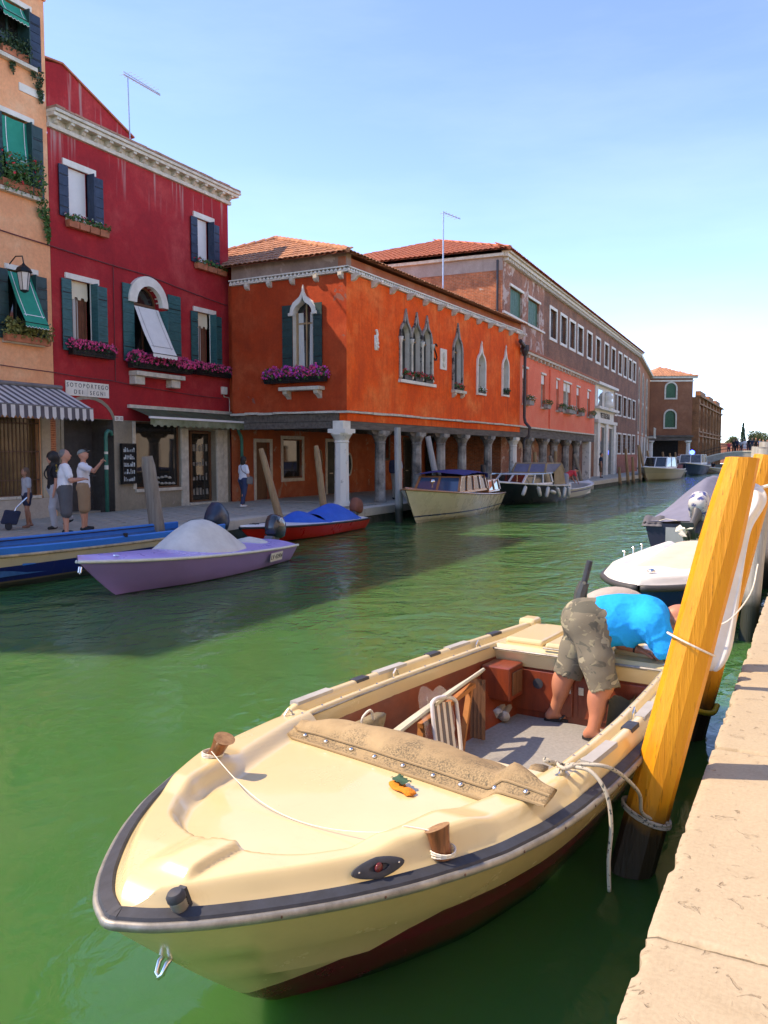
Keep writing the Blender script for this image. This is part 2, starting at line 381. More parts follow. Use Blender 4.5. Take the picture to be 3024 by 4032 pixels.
def wobble_slab(L, W, T, seed, nx=12, ny=6):
    """a worn stone slab, top at z=0, corner at origin, chipped edges"""
    rr = random.Random(seed); m = MB(); top = []
    for i in range(nx + 1):
        row = []
        for j in range(ny + 1):
            x = W * j / ny; y = L * i / nx
            ex = min(j, ny - j); ey = min(i, nx - i)
            z = mnoise.noise(Vector((x * 2.1 + seed, y * 1.7, seed))) * .004
            chip = max(0, mnoise.noise(Vector((x * 9, y * 9, seed * 3.1))) - .12) * .05
            if ex == 0: z -= .010 + rr.random() * .002 + chip * .5; x += (.003 + rr.random() * .002 + chip) * (1 if j == 0 else -1)
            elif ex == 1: z -= .003 + chip * .5
            if ey == 0: z -= .010 + rr.random() * .005 + chip * .4; y += (.002 + rr.random() * .004 + chip * .4) * (1 if i == 0 else -1)
            row.append((x, y, z))
        top.append(row)
    m.loft(top, flip=True)
    rim = [top[0][j] for j in range(ny + 1)] + [top[i][ny] for i in range(1, nx + 1)] + [top[nx][j] for j in range(ny - 1, -1, -1)] + [top[i][0] for i in range(nx - 1, 0, -1)]
    m.loft([rim, [(p[0], p[1], -T) for p in rim]], close=True, flip=True)
    return m
# ---- right quay
RQ = .55
rq = MB(); rq.box(-.40, 14.0, -25, 119, -2, RQ - .16)
quay_r = tag(rq.build('quay_right', M_qwall), 'pale stone quay along the right edge of the canal', 'quay', kind='structure')
quay_r.rotation_euler = (0, 0, R(-.9)); 
ys = [-3.0, -1.0, .85, 2.87, 4.92, 6.78, 8.75, 10.9, 12.7, 14.9, 17.0, 19.2, 21.3, 23.4, 25.5, 28, 30.5, 33, 36, 39, 42, 46, 50, 55, 60, 66, 72, 80, 90, 104, 119]
for i in range(len(ys) - 1):
    o = wobble_slab(ys[i + 1] - ys[i] - .008, .92, .17, i, *((100, 44) if 0 < i < 8 else (24, 8))).build('paving_stone', M_istria, quay_r, auto=50); o.location = (-.475, ys[i], RQ)
    W2 = 1.4
    o = wobble_slab(ys[i + 1] - ys[i] - .008, W2, .17, i + 50, *((60, 40) if 0 < i < 8 else (12, 12))).build('paving_stone', M_istria, quay_r, auto=50); o.location = (.455, ys[i] + .4, RQ)
    o = wobble_slab(ys[i + 1] - ys[i] - .008, 4.3, .17, i + 90, 12, 30).build('paving_stone', M_istria, quay_r, auto=50); o.location = (1.865, ys[i] + .1, RQ)

# ---- left quay
LQ = .5
lq = MB()
lq.box(-30, -13.05, -20, 20.55, -2, LQ - .08); lq.box(-30, -12.2, 20.55, 45, -2, LQ - .081); lq.box(-30, -11.6, 45, 116, -2, LQ - .082); lq.box(-30, -12.6, 116, 165, -2, LQ - .083)
M_paving = simple('grey_paving', (.46, .415, .335), .85, col2=(.33, .295, .24), scale=3, bmp=.35, bscale=30)
quay_l = tag(lq.build('quay_left', M_qwall), 'grey paved quay in front of the house row', 'quay', kind='structure')
# paving slabs (open quay, nearest 300 as pieces)
slab_me = []
for k in range(4):
    o = wobble_slab(.90, .48, .07, 200 + k, 4, 3).build('slab', M_paving, quay_l, auto=50); slab_me.append(o.data); bpy.data.objects.remove(o)
cnt = 0; rest = MB()
for r_ in range(11):
    x = -13.55 - r_ * .485
    y = 9.0 + (r_ % 3) * .3
    while y < 24.5:
        if cnt < 300 and y > 10.5:
            o = bpy.data.objects.new('paving_slab', random.choice(slab_me)); COL.objects.link(o); o.parent = quay_l
            o.location = (x, y, LQ + random.uniform(-.004, .004)); cnt += 1
        else: rest.box(x + .004, x + .476, y + .004, y + .896, LQ - .07, LQ)
        y += .907
lp = MB(); lp.box(-30, -18.885, -20, 20.3, LQ - .079, LQ - .003); lp.box(-18.885, -13.08, -20, 8.98, LQ - .079, LQ - .003); lp.box(-30, -12.75, 25.45, 45, LQ - .0795, LQ - .004); lp.box(-30, -12.15, 45, 116, LQ - .0795, LQ - .004)
lp.box(-30, -18.886, 20.3, 25.44, LQ - .079, LQ - .0035)
M_pavb = bricks('paving_far', (.27, .26, .245), (.22, .21, .20), (.12, .115, .11), .9, .48)
nt_ = M_pavb.node_tree
o = lp.build('paving_base', M_paving, quay_l)
o = rest.build('paving_slabs_rest', M_paving, quay_l); o['kind'] = 'stuff'
M_edge = istria('edge_stone', (.62, .56, .46), (.55, .49, .40), (.43, .38, .31), .7)
def edge_row(x, y0, y1, step, w=.5):
    y = y0; i = 0
    while y < y1 - .1:
        L = min(step * random.uniform(.85, 1.15), y1 - y)
        o = wobble_slab(L - .01, w, .26, int(y * 7) + 3, 4, 3).build('edge_stone', M_edge, quay_l, auto=50); o.location = (x - w + .02, y, LQ + .012); y += L
edge_row(-13.02, 2, 20.5, 1.9); edge_row(-12.17, 20.56, 45, 2.2, .55); edge_row(-11.58, 45, 116, 3.2, .55)
o = wobble_slab(.5, .84, .26, 91, 3, 4).build('edge_stone', M_edge, quay_l, auto=50); o.location = (-13.03, 20.56, LQ + .012)
# ================================================================== HOUSES
M_red = plaster('dark_red_plaster', (.46, .028, .032), (.28, .020, .025), (.52, .065, .06), 1, .35, peel=1.5, peel_at=.715, peel_col=(.46, .38, .33))
def drips(m, z0, z1, col, amt=.5, sc=(5, 5, .25)):
    nt = m.node_tree; b = nt.nodes['Principled BSDF']; src = b.inputs['Base Color'].links[0].from_socket
    t = nt.nodes.new('ShaderNodeTexCoord'); sp = nt.nodes.new('ShaderNodeSeparateXYZ'); nt.links.new(t.outputs['Object'], sp.inputs[0])
    mp = nt.nodes.new('ShaderNodeMapping'); mp.inputs['Scale'].default_value = sc; nt.links.new(t.outputs['Object'], mp.inputs[0])
    r = ramp(nt, [(.56, 0), (.66, amt)]); nt.links.new(noise(nt, mp.outputs[0], 1.0, 4, .55), r.inputs[0])
    mr = N(nt, 'ShaderNodeMapRange'); mr.inputs[1].default_value = z0; mr.inputs[2].default_value = z1; nt.links.new(sp.outputs[2], mr.inputs[0])
    mu = N(nt, 'ShaderNodeMath', operation='MULTIPLY'); nt.links.new(r.outputs[0], mu.inputs[0]); nt.links.new(mr.outputs[0], mu.inputs[1])
    nt.links.new(mix(nt, mu.outputs[0], src, col), b.inputs['Base Color'])
drips(M_red, 9.2, 10.3, (.46, .30, .27), .75)
M_peach = plaster('peach_plaster', (.90, .40, .19), (.76, .33, .16), (.90, .50, .27), 2, .3)
M_orange = plaster('orange_plaster', (.95, .115, .008), (.58, .060, .010), (.95, .22, .05), 3, .85, peel=1.5, peel_at=.70, peel_col=(.50, .16, .08))
M_orange_shade = plaster('shaded_orange_plaster', (.48, .055, .012), (.28, .040, .013), (.54, .10, .032), 4, .5, peel=1.3, peel_at=.66, peel_col=(.26, .10, .07))  # orange plaster darkened: the side wall's shade is put into the colour
M_rustwall = plaster('rust_worn_plaster', (.46, .105, .035), (.28, .075, .035), (.56, .20, .10), 5, .4, peel=1.0, peel_at=.60, peel_col=(.40, .22, .14))
M_pink = plaster('salmon_plaster', (.93, .22, .12), (.85, .17, .09), (.93, .28, .16), 6, .3)
M_greyrend = plaster('grey_render', (.32, .275, .195), (.22, .185, .135), (.40, .355, .27), 7, .5, peel=1.2, peel_at=.62, peel_col=(.36, .32, .26))
M_stone = simple('pale_stone', (.68, .62, .50), .8, col2=(.46, .41, .32), scale=5, bmp=.25, bscale=40)
M_white = simple('white_stone', (.82, .77, .66), .75, var=.08, col2=(.66, .61, .51), scale=3, bmp=.15, bscale=50)
M_column = simple('white_column', (.74, .70, .61), .8, col2=(.42, .39, .33), scale=2.6, bmp=.3, bscale=25, thr=.58)
M_shadecol = simple('shaded_column', (.44, .40, .34), .85, col2=(.055, .05, .045), scale=1.6, bmp=.4, bscale=25)  # dark blotches paint the shade on the columns into their colour
M_oldbeam = simple('old_timber_beam', (.17, .14, .11), .9, col2=(.07, .058, .048), scale=3, bmp=.5, bscale=18, stretch=(.4, 3, 3))
M_blackdoor = simple('dark_green_door', (.02, .03, .026), .5, var=.3)
M_shut_teal = simple('teal_shutter', (.020, .105, .105), .55, var=.25, scale=6, bmp=.12, bscale=40, stretch=(1, 1, 4))
M_shut_navy = simple('navy_shutter', (.014, .030, .060), .55, var=.25, scale=6, bmp=.12)
M_shut_dark = simple('dark_green_shutter', (.012, .045, .042), .55, var=.25, scale=6, bmp=.12)
M_shut_green = simple('green_shutter', (.025, .10, .04), .6, var=.2, scale=6)
M_iron = simple('black_iron', (.02, .02, .02), .5, var=.3, metal=.4)
M_rusty = simple('rusty_iron', (.10, .05, .03), .8, var=.3)
M_pipe_dk = simple('dark_downpipe', (.035, .03, .032), .5, var=.3)
M_pipe_gr = simple('green_pipe', (.03, .17, .12), .5, var=.2)
M_cable = simple('cable_red', (.16, .035, .035), .8, var=.2)
M_blind = simple('white_blind', (.80, .78, .72), .7, var=.03)
M_cream = simple('cream_blind', (.74, .66, .46), .75, var=.05)
M_wood = simple('brown_wood', (.19, .085, .035), .6, col2=(.10, .045, .02), scale=5, stretch=(6, 6, .6), bmp=.1)
M_woodlt = simple('light_wood', (.42, .27, .13), .65, col2=(.28, .17, .08), scale=5, stretch=(6, 6, .6))
M_curtain = simple('white_curtain', (.55, .53, .48), .9, var=.15, scale=3, stretch=(14, 14, .3))
M_tiles = simple('roof_tiles', (.56, .26, .13), .85, col2=(.27, .12, .07), scale=2.6, bmp=.2, bscale=20)
M_tiles2 = simple('roof_tiles_red', (.50, .15, .065), .85, col2=(.33, .10, .05), scale=2.2)
M_terra = simple('terracotta', (.45, .15, .07), .8, var=.2)
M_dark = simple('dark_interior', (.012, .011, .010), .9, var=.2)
M_brickbrown = bricks('brown_bricks', (.30, .115, .052), (.21, .078, .038), (.24, .165, .11))
M_brickor = bricks('orange_bricks', (.56, .165, .055), (.42, .12, .042), (.42, .27, .17), patch=(.46, .37, .29), patch_at=.66)
M_brickC = plaster('brown_brick_far', (.28, .115, .058), (.22, .09, .05), (.34, .15, .08), 9, .3)
M_brickD = bricks('ochre_bricks', (.46, .18, .065), (.36, .14, .055), (.34, .21, .12))
def glass_mat(name, tint, rough=.05):
    m, nt, b = base(name); b.inputs['Base Color'].default_value = c4(tint); b.inputs['Roughness'].default_value = rough; b.inputs['Specular IOR Level'].default_value = .8
    t = nt.nodes.new('ShaderNodeTexCoord'); bump(nt, b, noise(nt, t.outputs['Object'], 1.3, 2, .5), .05, .02); return m
M_glass = glass_mat('window_glass', (.018, .02, .02)); M_glass2 = glass_mat('shop_glass', (.03, .027, .022), .03)

leaf_cols = [simple('leaf_green', (.06, .14, .03), .6, var=.3, scale=9), simple('leaf_dark', (.025, .06, .02), .6, var=.3, scale=9), simple('leaf_yellow', (.20, .20, .05), .6, var=.3, scale=9)]
def foliage(name, boxes, n, size, mat, parent, seed=1, droop=0, xf=None):
    """leaf faces spread through ellipsoids (cx,cy,cz,rx,ry,rz)"""
    rr = random.Random(seed); m = MB(xf)
    for k in range(n):
        c = boxes[k % len(boxes)]
        while True:
            p = Vector((rr.uniform(-1, 1), rr.uniform(-1, 1), rr.uniform(-1, 1)))
            if p.length < 1: break
        p = Vector((c[0] + p.x * c[3], c[1] + p.y * c[4], c[2] + p.z * c[5] - droop * abs(p.x * p.y) * c[5]))
        d = Vector((rr.gauss(0, 1), rr.gauss(0, 1), rr.gauss(0, 1))).normalized(); e = d.cross(Vector((rr.gauss(0, 1), rr.gauss(0, 1), rr.gauss(0, 1)))).normalized()
        s = size * rr.uniform(.6, 1.3)
        m.add([p - d * s, p + e * s * .55, p + d * s, p - e * s * .55], [(0, 1, 2, 3)])
    return m.build(name, mat, parent)
def blossoms(name, boxes, n, size, mat, parent, seed=1, xf=None):
    rr = random.Random(seed); m = MB(xf)
    for k in range(n):
        c = boxes[k % len(boxes)]
        a = rr.uniform(0, 6.28); h = rr.uniform(-.5, 1); q = math.sqrt(max(0, 1 - h * h)); r = rr.uniform(.85, 1.1)
        p = Vector((c[0] + c[3] * q * math.cos(a) * r, c[1] + c[4] * q * math.sin(a) * r, c[2] + c[5] * h * r)); s = size * rr.uniform(.7, 1.3)
        for i in range(3):
            o = Vector((rr.uniform(-1, 1), rr.uniform(-1, 1), rr.uniform(-.6, 1))) * s * .6
            q_ = [p + o + Vector((rr.uniform(-1, 1), rr.uniform(-1, 1), rr.uniform(-1, 1))) * s for _ in range(4)]
            m.add(q_, [(0, 1, 2), (0, 2, 3), (1, 2, 3), (0, 1, 3)])
    return m.build(name, mat, parent)
M_pinkfl = simple('pink_petals', (.80, .075, .24), .6, var=.3, scale=30); M_redfl = simple('red_petals', (.70, .02, .04), .6, var=.3, scale=30)
M_magfl = simple('magenta_petals', (.62, .06, .50), .6, var=.3, scale=30); M_whfl = simple('white_petals', (.8, .78, .74), .6, var=.1, scale=30)

def shutter(F, s0, s1, z0, z1, mat, n=6, o=.03, parent=None, top=None, tilt=0.0):
    """open shutter lying against the wall: a leaf of stacked boards with battens"""
    p = parent or F.p; w = s1 - s0
    leaf = F.mb().box(s0 + .012, s1 - .012, o, o + .018, z0 + .004, z1 - .004).build('shutter', mat, p)
    if top:  # curved outer top corner
        pts = [(s0, z0), (s1, z0)] + top
    h = (z1 - z0) / n
    first = None
    for i in range(n):
        b = F.mb().box(s0, s1, o + .016, o + .04, z0 + h * i + .006, z0 + h * (i + 1) - .006).build('board', mat, leaf)
    for zz in (z0 + .18 * (z1 - z0), z0 + .8 * (z1 - z0)):
        F.box('hinge_strap', s0 + .02, s1 - .02, o + .040, o + .048, zz, zz + .03, M_iron, leaf)
    return leaf
def rect_window(F, s0, s1, z0, z1, fill, o=-.16, lintel=None, sill=None, frame=None, mull=1, parent=None):
    """frame, panes behind an opening cut in the wall"""
    w = F.panel('window', rect(s0 - .01, s1 + .01, z0 - .01, z1 + .01), o, fill, parent, .02)
    if frame:
        F.ring('frame', rect(s0 + .05, s1 - .05, z0 + .05, z1 - .05), .055, o - .005, o + .045, frame, w)
        for k in range(mull): 
            x = s0 + (s1 - s0) * (k + 1) / (mull + 1); F.box('mullion', x - .025, x + .025, o + .001, o + .042, z0 + .05, z1 - .05, frame, w)
    if lintel: F.box('lintel', lintel[0], lintel[1], -.02, .05, z1, z1 + lintel[2], M_white, parent)
    if sill: F.box('sill', sill[0], sill[1], -.02, .10, z0 - sill[2], z0, M_white, parent)
    return w
def flowerbox(F, s0, s1, z, o0, depth, petals, label, name='flower_box', boxmat=None, h=.18, grow=.16, n=420, nb=140, seed=1, psize=.03, leafm=0, group='flower boxes on the house fronts', pots=1, rail=False):
    """a flower box standing on a sill: a thing of its own"""
    c = F.xf @ Vector(((s0 + s1) / 2, o0, z)); wm = F.p.matrix_basis
    t = thing(name, label, 'flower box', wm @ c, F.p.rotation_euler.z, group)
    L = s1 - s0; m = MB()
    ax = (F.xf.to_3x3() @ Vector((1, 0, 0))); oxv = (F.xf.to_3x3() @ Vector((0, 1, 0)))
    xf = Matrix(((ax.x, oxv.x, 0, 0), (ax.y, oxv.y, 0, 0), (ax.z, oxv.z, 1, 0), (0, 0, 0, 1)))
    for k in range(pots):
        a = -L / 2 + L * k / pots + .01; b = -L / 2 + L * (k + 1) / pots - .01
        q = MB(xf); q.add([(a + .015, .015, 0), (b - .015, .015, 0), (b - .015, depth - .015, 0), (a + .015, depth - .015, 0), (a, 0, h), (b, 0, h), (b, depth, h), (a, depth, h)],
                          [(0, 3, 2, 1), (4, 5, 6, 7), (0, 1, 5, 4), (1, 2, 6, 5), (2, 3, 7, 6), (3, 0, 4, 7)]); q.build('trough', boxmat or M_terra, t)
    bx = []
    k = max(2, int(L / .25)); rr = random.Random(seed)
    for i in range(k): bx.append((-L / 2 + L * (i + .5) / k, depth * .55 + rr.uniform(-.02, .04), h + grow * .45 + rr.uniform(-.03, .03), L / k * .75, depth * .75 + grow * .3, grow))
    foliage('foliage', bx, n, .045, leaf_cols[leafm], t, seed, 0, xf)['kind'] = 'stuff'
    if petals:
        ps = petals if isinstance(petals, (list, tuple)) else [petals]
        for j, q in enumerate(ps): blossoms('blossoms', bx, nb // len(ps), psize, q, t, seed + 9 + j, xf)['kind'] = 'stuff'
    if rail:
        q = MB(xf); q.tube([(-L / 2 - .03, depth + .04, h * .35), (L / 2 + .03, depth + .04, h * .35)], .008, 6); q.tube([(-L / 2 - .03, depth + .04, h * .8), (L / 2 + .03, depth + .04, h * .8)], .008, 6)
        for i in range(int(L / .09)): x = -L / 2 + i * .09; q.tube([(x, depth + .04, 0), (x, depth + .04, h * .95)], .005, 5)
        q.build('rail', M_iron, t)
    return t
def tile_roof(poly, parent, mat, tw=.2, tl=.36, limit=0, amp=.05, lift=.05):
    """barrel tiles on a planar roof face; poly[0]->poly[1] is the eave; tiles near the start of the eave become pieces"""
    P = [Vector(p) for p in poly]; a, b = P[0], P[1]; eu = (b - a).normalized()
    nrm = eu.cross(P[2] - a).normalized()
    if nrm.z < 0: nrm = -nrm
    ev = nrm.cross(eu).normalized()
    if ev.z < 0: ev = -ev
    uv = [((p - a).dot(eu), (p - a).dot(ev)) for p in P]
    umax = max(p[0] for p in uv); vmax = max(p[1] for p in uv); umin = min(p[0] for p in uv)
    rest = MB(); count = 0; rr = random.Random(3)
    cells = []
    for i in range(int((umax - umin) / tw) + 1):
        for j in range(int(vmax / tl) + 1):
            u = umin + (i + .5) * tw; v = (j + .5) * tl
            if inpoly((u, v if j else .02), uv): cells.append((u - umin + v * .7, u, j))
    cells.sort()
    for _, u, j in cells:
        secs = []; jit = rr.uniform(-.012, .012); ju = rr.uniform(-.012, .012)
        for v, up, w_ in ((j * tl - .03, lift, tw * .52), ((j + 1.1) * tl, lift * .45, tw * .42)):
            secs.append([a + eu * (u + ju - w_ * math.cos(math.pi * k / 5)) + ev * (v + jit) + nrm * (up - .04 + amp * math.sin(math.pi * k / 5)) for k in range(6)])
        tgt = MB() if count < limit else rest
        tgt.loft(secs); tgt.loft([[q - nrm * .018 for q in secs[0]], secs[0]])
        if count < limit: tgt.build('roof_tile', mat, parent); count += 1
    if rest.f: o = rest.build('roof_tiles_rest', mat, parent); o['kind'] = 'stuff'

def drop_awning(F, s0, s1, zt, zb, out, mat, trim, label, scallop=True, o=-.02):
    """a fabric drop awning held out at its foot"""
    c = F.p.matrix_basis @ (F.xf @ Vector(((s0 + s1) / 2, 0, zb)))
    t = thing('awning', label, 'awning', c, F.p.rotation_euler.z)
    inv = (F.p.matrix_basis.inverted() @ Matrix.Translation(c)); base_l = F.xf @ Vector(((s0 + s1) / 2, 0, zb))
    xf = Matrix.Translation(-base_l) @ F.xf
    m = MB(xf); secs = []
    for i in range(9):
        q = i / 8; zz = zt + (zb - zt) * q; oo = o + .03 + out * q - .03 * math.sin(math.pi * q)
        secs.append([(s0 + (s1 - s0) * k / 8, oo + .01 * math.sin(k * 1.3 + i), zz) for k in range(9)])
    m.loft(secs); m.build('cloth', mat, t, smooth=True)
    v = MB(xf); nS = 7; top = []; bot = []
    for k in range(nS * 6 + 1):
        x = s0 + (s1 - s0) * k / (nS * 6); top.append((x, o + .032 + out, zb)); bot.append((x, o + .036 + out, zb - .09 - .035 * abs(math.sin(math.pi * k / 6))))
    v.loft([top, bot]); v.build('valance', mat, t)
    tr = MB(xf)
    L = math.hypot(zt - zb, out)
    def P(x, q): return (x, o + .03 + out * q - .03 * math.sin(math.pi * q) + .009, zt + (zb - zt) * q + .004)
    w_ = (s1 - s0)
    for x in (s0 + .14 * w_, s0 + .86 * w_):
        for a_, b_ in zip([0, .12, .25, .37, .5, .62, .75], [.12, .25, .37, .5, .62, .75, .88]):
            tr.add([P(x - .011, a_), P(x + .011, a_), P(x + .011, b_), P(x - .011, b_)], [(0, 1, 2, 3)])
    tr.add([P(s0 + .06 * w_, .84), P(s1 - .06 * w_, .84), P(s1 - .06 * w_, .855), P(s0 + .06 * w_, .855)], [(0, 1, 2, 3)])
    if scallop: tr.tube([(p[0], p[1] + .006, p[2]) for p in bot], .007, 4)
    tr.build('trim', trim, t)
    ir = MB(xf)
    for x in (s0 + .01, s1 - .01): ir.tube([(x, o, zb - .05), (x, o + .03 + out, zb)], .012, 6)
    ir.tube([(s0, o + .03 + out, zb), (s1, o + .03 + out, zb)], .013, 6)
    ir.build('arm', M_iron, t)
    return t

# ------------------------------------------------------------------ peach house (left edge)
peach = thing('peach_house', 'tall peach plastered house at the left edge with planted windows', 'house', (-18.3, 2.0, LQ - .02), R(90))
F = Fac(peach, (0, 0, -(LQ - .02)))
PY = lambda y: y - 2.0
pw = [(14.92, 15.72, 12.25, 13.66), (14.92, 15.70, 8.95, 10.82), (14.95, 15.70, 5.15, 6.93), (11.6, 12.5, 12.25, 13.66), (11.6, 12.5, 8.95, 10.82), (11.6, 12.5, 5.15, 6.93), (8.2, 9.1, 12.25, 13.66), (8.2, 9.1, 8.95, 10.82), (8.2, 9.1, 5.15, 6.93)]
holes = [rect(PY(a), PY(b), c, d) for a, b, c, d in pw] + [rect(PY(13.3), PY(15.85), 1.10, 3.15), rect(PY(10.2), PY(12.4), 1.1, 3.15)]
F.wall('wall', rect(0, 14.35, .4, 14.5), holes, M_peach, .28)
F.mb().box(0, 14.33, -12, -.30, .4, 14.45).build('core', M_peach, peach)
F.mb().add([(14.35, 0, .4), (14.35, -12, .4), (14.35, -12, 14.5), (14.35, 0, 14.5), (0, 0, .4), (0, -12, .4), (0, -12, 14.5), (0, 0, 14.5)], [(0, 1, 2, 3), (4, 7, 6, 5), (3, 2, 6, 7)]) if False else None
q = F.mb(); q.loft([[(14.35, 0, .4), (14.35, 0, 14.5)], [(14.35, -12, .4), (14.35, -12, 14.5)]]); q.loft([[(0, 0, 14.5), (14.35, 0, 14.5)], [(0, -12, 14.5), (14.35, -12, 14.5)]]); q.build('side_wall', M_peach, peach)
for i, (zz, oo, hh) in enumerate(((14.15, .06, .1), (14.32, .12, .1), (14.5, .30, .12))): F.box('cornice_moulding', 0, 14.35 + oo * .6, -.02, oo, zz, zz + hh - .003 * i, M_peach if i < 2 else M_stone, bevel=.01)
for k in range(30):
    F.box('corbel', .2 + k * .48, .32 + k * .48, .13, .26, 14.36, 14.5, M_stone)
for i, (a, b, c, d) in enumerate(pw):
    a, b = PY(a), PY(b)
    rect_window(F, a, b, c, d, M_glass, -.2, (a - .08, b + .2, .13), None, M_shut_dark, 1)
    shutter(F, b + .03, b + .45, c + .0, d - .02, M_shut_dark if i % 3 else M_shut_navy, 6)
    F.box('shutter_leaf', b - .02, b + .012, -.18, .20, c + .01, d - .03, M_shut_dark)
    shutter(F, a - .45, a - .03, c, d - .02, M_shut_dark, 6)
    F.box('sill', a - .2, b + .25, -.02, .16, c - .1, c - .0, M_stone)
F.box('stone_band', PY(15.48), PY(16.28), .0, .03, 11.55, 11.75, M_white)
q = F.mb()
for x in np.linspace(PY(13.3), PY(15.85), 22): q.tube([(x, -.06, 1.12), (x, -.06, 3.13)], .011, 6)
for zz in (1.5, 2.25, 3.0): q.box(PY(13.3), PY(15.85), -.075, -.05, zz, zz + .03)
q.build('window_grille', M_rusty, peach)
F.panel('window', rect(PY(13.3), PY(15.85), 1.1, 3.15), -.2, simple('warm_shop_glass', (.10, .065, .03), .12, var=.4, scale=1.5), None)
F.box('pilaster', PY(15.86), PY(16.15), -.02, .05, .42, 3.2, plaster('pale_render', (.45, .36, .24), (.33, .26, .18), (.52, .44, .31), 11))
# bare bricks beside the passage: real courses
M_b1 = simple('bare_brick', (.42, .15, .065), .9, var=.35, scale=3); bme = None
for r_ in range(22):
    for c_ in range(2):
        o = F.mb().box(PY(16.16) + c_ * .105 - (.03 if r_ % 2 else 0) * c_, PY(16.16) + c_ * .105 + .095, -.02, .012 + random.uniform(0, .012), 1.95 + r_ * .062, 1.95 + r_ * .062 + .052).build('brick', M_b1, peach)
F.box('plinth', PY(13.2), PY(16.15), -.02, .14, .42, 1.02, plaster('plinth_stone', (.50, .42, .33), (.36, .30, .24), (.58, .52, .42), 12), bevel=.015)
for k, (x0, x1) in enumerate(((13.2, 14.0), (14.02, 14.9), (14.92, 15.7))): F.box('plinth_cap', PY(x0), PY(x1), -.02, .17, 1.022, 1.10, M_stone, bevel=.012)
# planters and awnings on the peach house
flowerbox(F, PY(14.9), PY(15.75), 12.27, .0, .16, None, 'trailing dark green plants on the top window of the peach house', boxmat=M_terra, n=500, grow=.30, leafm=1, seed=3)
flowerbox(F, PY(14.75), PY(16.0), 8.96, .02, .18, M_redfl, 'big hanging plant with red flowers on the middle peach house window', boxmat=M_terra, n=1500, nb=30, grow=.55, leafm=0, seed=4)
flowerbox(F, PY(14.7), PY(16.1), 5.08, .06, .2, None, 'yellowing bushy plant box under the green awning of the peach house', boxmat=M_terra, n=1300, grow=.30, leafm=2, seed=5)
tm = thing('trailing_plant', 'green trailing plant hanging down the peach wall above the white band', 'plant', (-18.3, 16.05, 11.8))
foliage('foliage', [(.10, -.05, .25, .07, .22, .35), (.08, .05, -.1, .05, .1, .3), (.08, -.8, .35, .05, .08, .35)], 420, .045, leaf_cols[1], tm, 8)['kind'] = 'stuff'
tm = thing('hanging_ivy', 'long green vine tip hanging from the middle window box of the peach house', 'plant', (-18.3, 16.0, 8.35))
foliage('foliage', [(.12, .05, .35, .09, .22, .3), (.12, .16, 0, .07, .1, .35), (.12, .2, -.3, .05, .06, .25)], 420, .05, leaf_cols[0], tm, 9)['kind'] = 'stuff'
M_green = simple('green_awning_cloth', (.0, .27, .17), .8, var=.06); M_whtrim = simple('white_trim', (.78, .80, .76), .7, var=.03)
drop_awning(F, PY(14.93), PY(15.70), 10.75, 9.55, .10, M_green, M_whtrim, 'bright green roller awning half down in the middle peach house window')
drop_awning(F, PY(14.95), PY(15.68), 6.88, 5.55, .62, M_green, M_whtrim, 'bright green awning with white border held out from the peach house')
drop_awning(F, PY(14.93), PY(15.70), 13.6, 13.28, .18, M_green, M_whtrim, 'short green awning high in the top window of the peach house')
# striped shop awning
sa = thing('striped_awning', 'grey and white striped shop awning with scalloped edge', 'awning', (-18.3, 12.0, 3.0), R(90))
M_stG = simple('stripe_grey', (.10, .085, .09), .8, var=.15); M_stW = simple('stripe_white', (.62, .58, .53), .8, var=.08)
q = MB(); nst = 46; y1 = 16.5 - 12.0; y0 = -1.2
for i in range(nst):
    a = y0 + (y1 - y0) * i / nst; b = y0 + (y1 - y0) * (i + 1) / nst; m_ = i % 2
    q.add([(a, -.05, .98), (b, -.05, .98), (b, -1.28, .40), (a, -1.28, .40)], [(0, 1, 2, 3)], m_)
    q.add([(a, -1.28, .40), (b, -1.28, .40), (b, -1.29, .10 + (.05 if i % 3 else 0)), ((a + b) / 2, -1.29, .07), (a, -1.29, .10 + (.05 if (i - 1) % 3 else 0))], [(0, 1, 2, 3, 4)], m_)
q.build('cloth', [M_stG, M_stW], sa)
q = MB(); q.tube([(y0, -1.27, .41), (y1, -1.27, .41)], .02, 6); q.tube([(y1 - .1, -.05, .6), (y1 - .1, -1.26, .40)], .015, 6); q.tube([(y0, -.06, 1.02), (y1 + .05, -.06, 1.02)], .06, 8); q.build('frame', simple('awning_frame', (.18, .16, .15), .5), sa)
# wall lantern
ln = thing('wall_lantern', 'black iron wall lantern with frosted glass by the green awning', 'lantern', (-18.3, 15.0, 6.9))
q = MB(); q.tube([(0, 0, .12), (.28, .0, .32), (.52, 0, .30), (.56, 0, .12)], .016, 6); q.lathe([(.02, .12), (.05, .08), (.16, .0), (.21, -.10), (.17, -.12)], 6, (.56, 0, 0)); 
for k in range(6):
    a = math.pi * k / 3; q.tube([(.56 + .165 * math.cos(a), .165 * math.sin(a), -.12), (.56 + .10 * math.cos(a), .10 * math.sin(a), -.55)], .008, 5)
q.lathe([(.10, -.55), (.11, -.57), (.03, -.62)], 6, (.56, 0, 0)); q.build('frame', M_iron, ln)
q = MB(); q.lathe([(.155, -.12), (.095, -.55)], 6, (.56, 0, 0)); q.build('glass', simple('frosted_glass', (.62, .58, .52), .3, var=.06), ln)

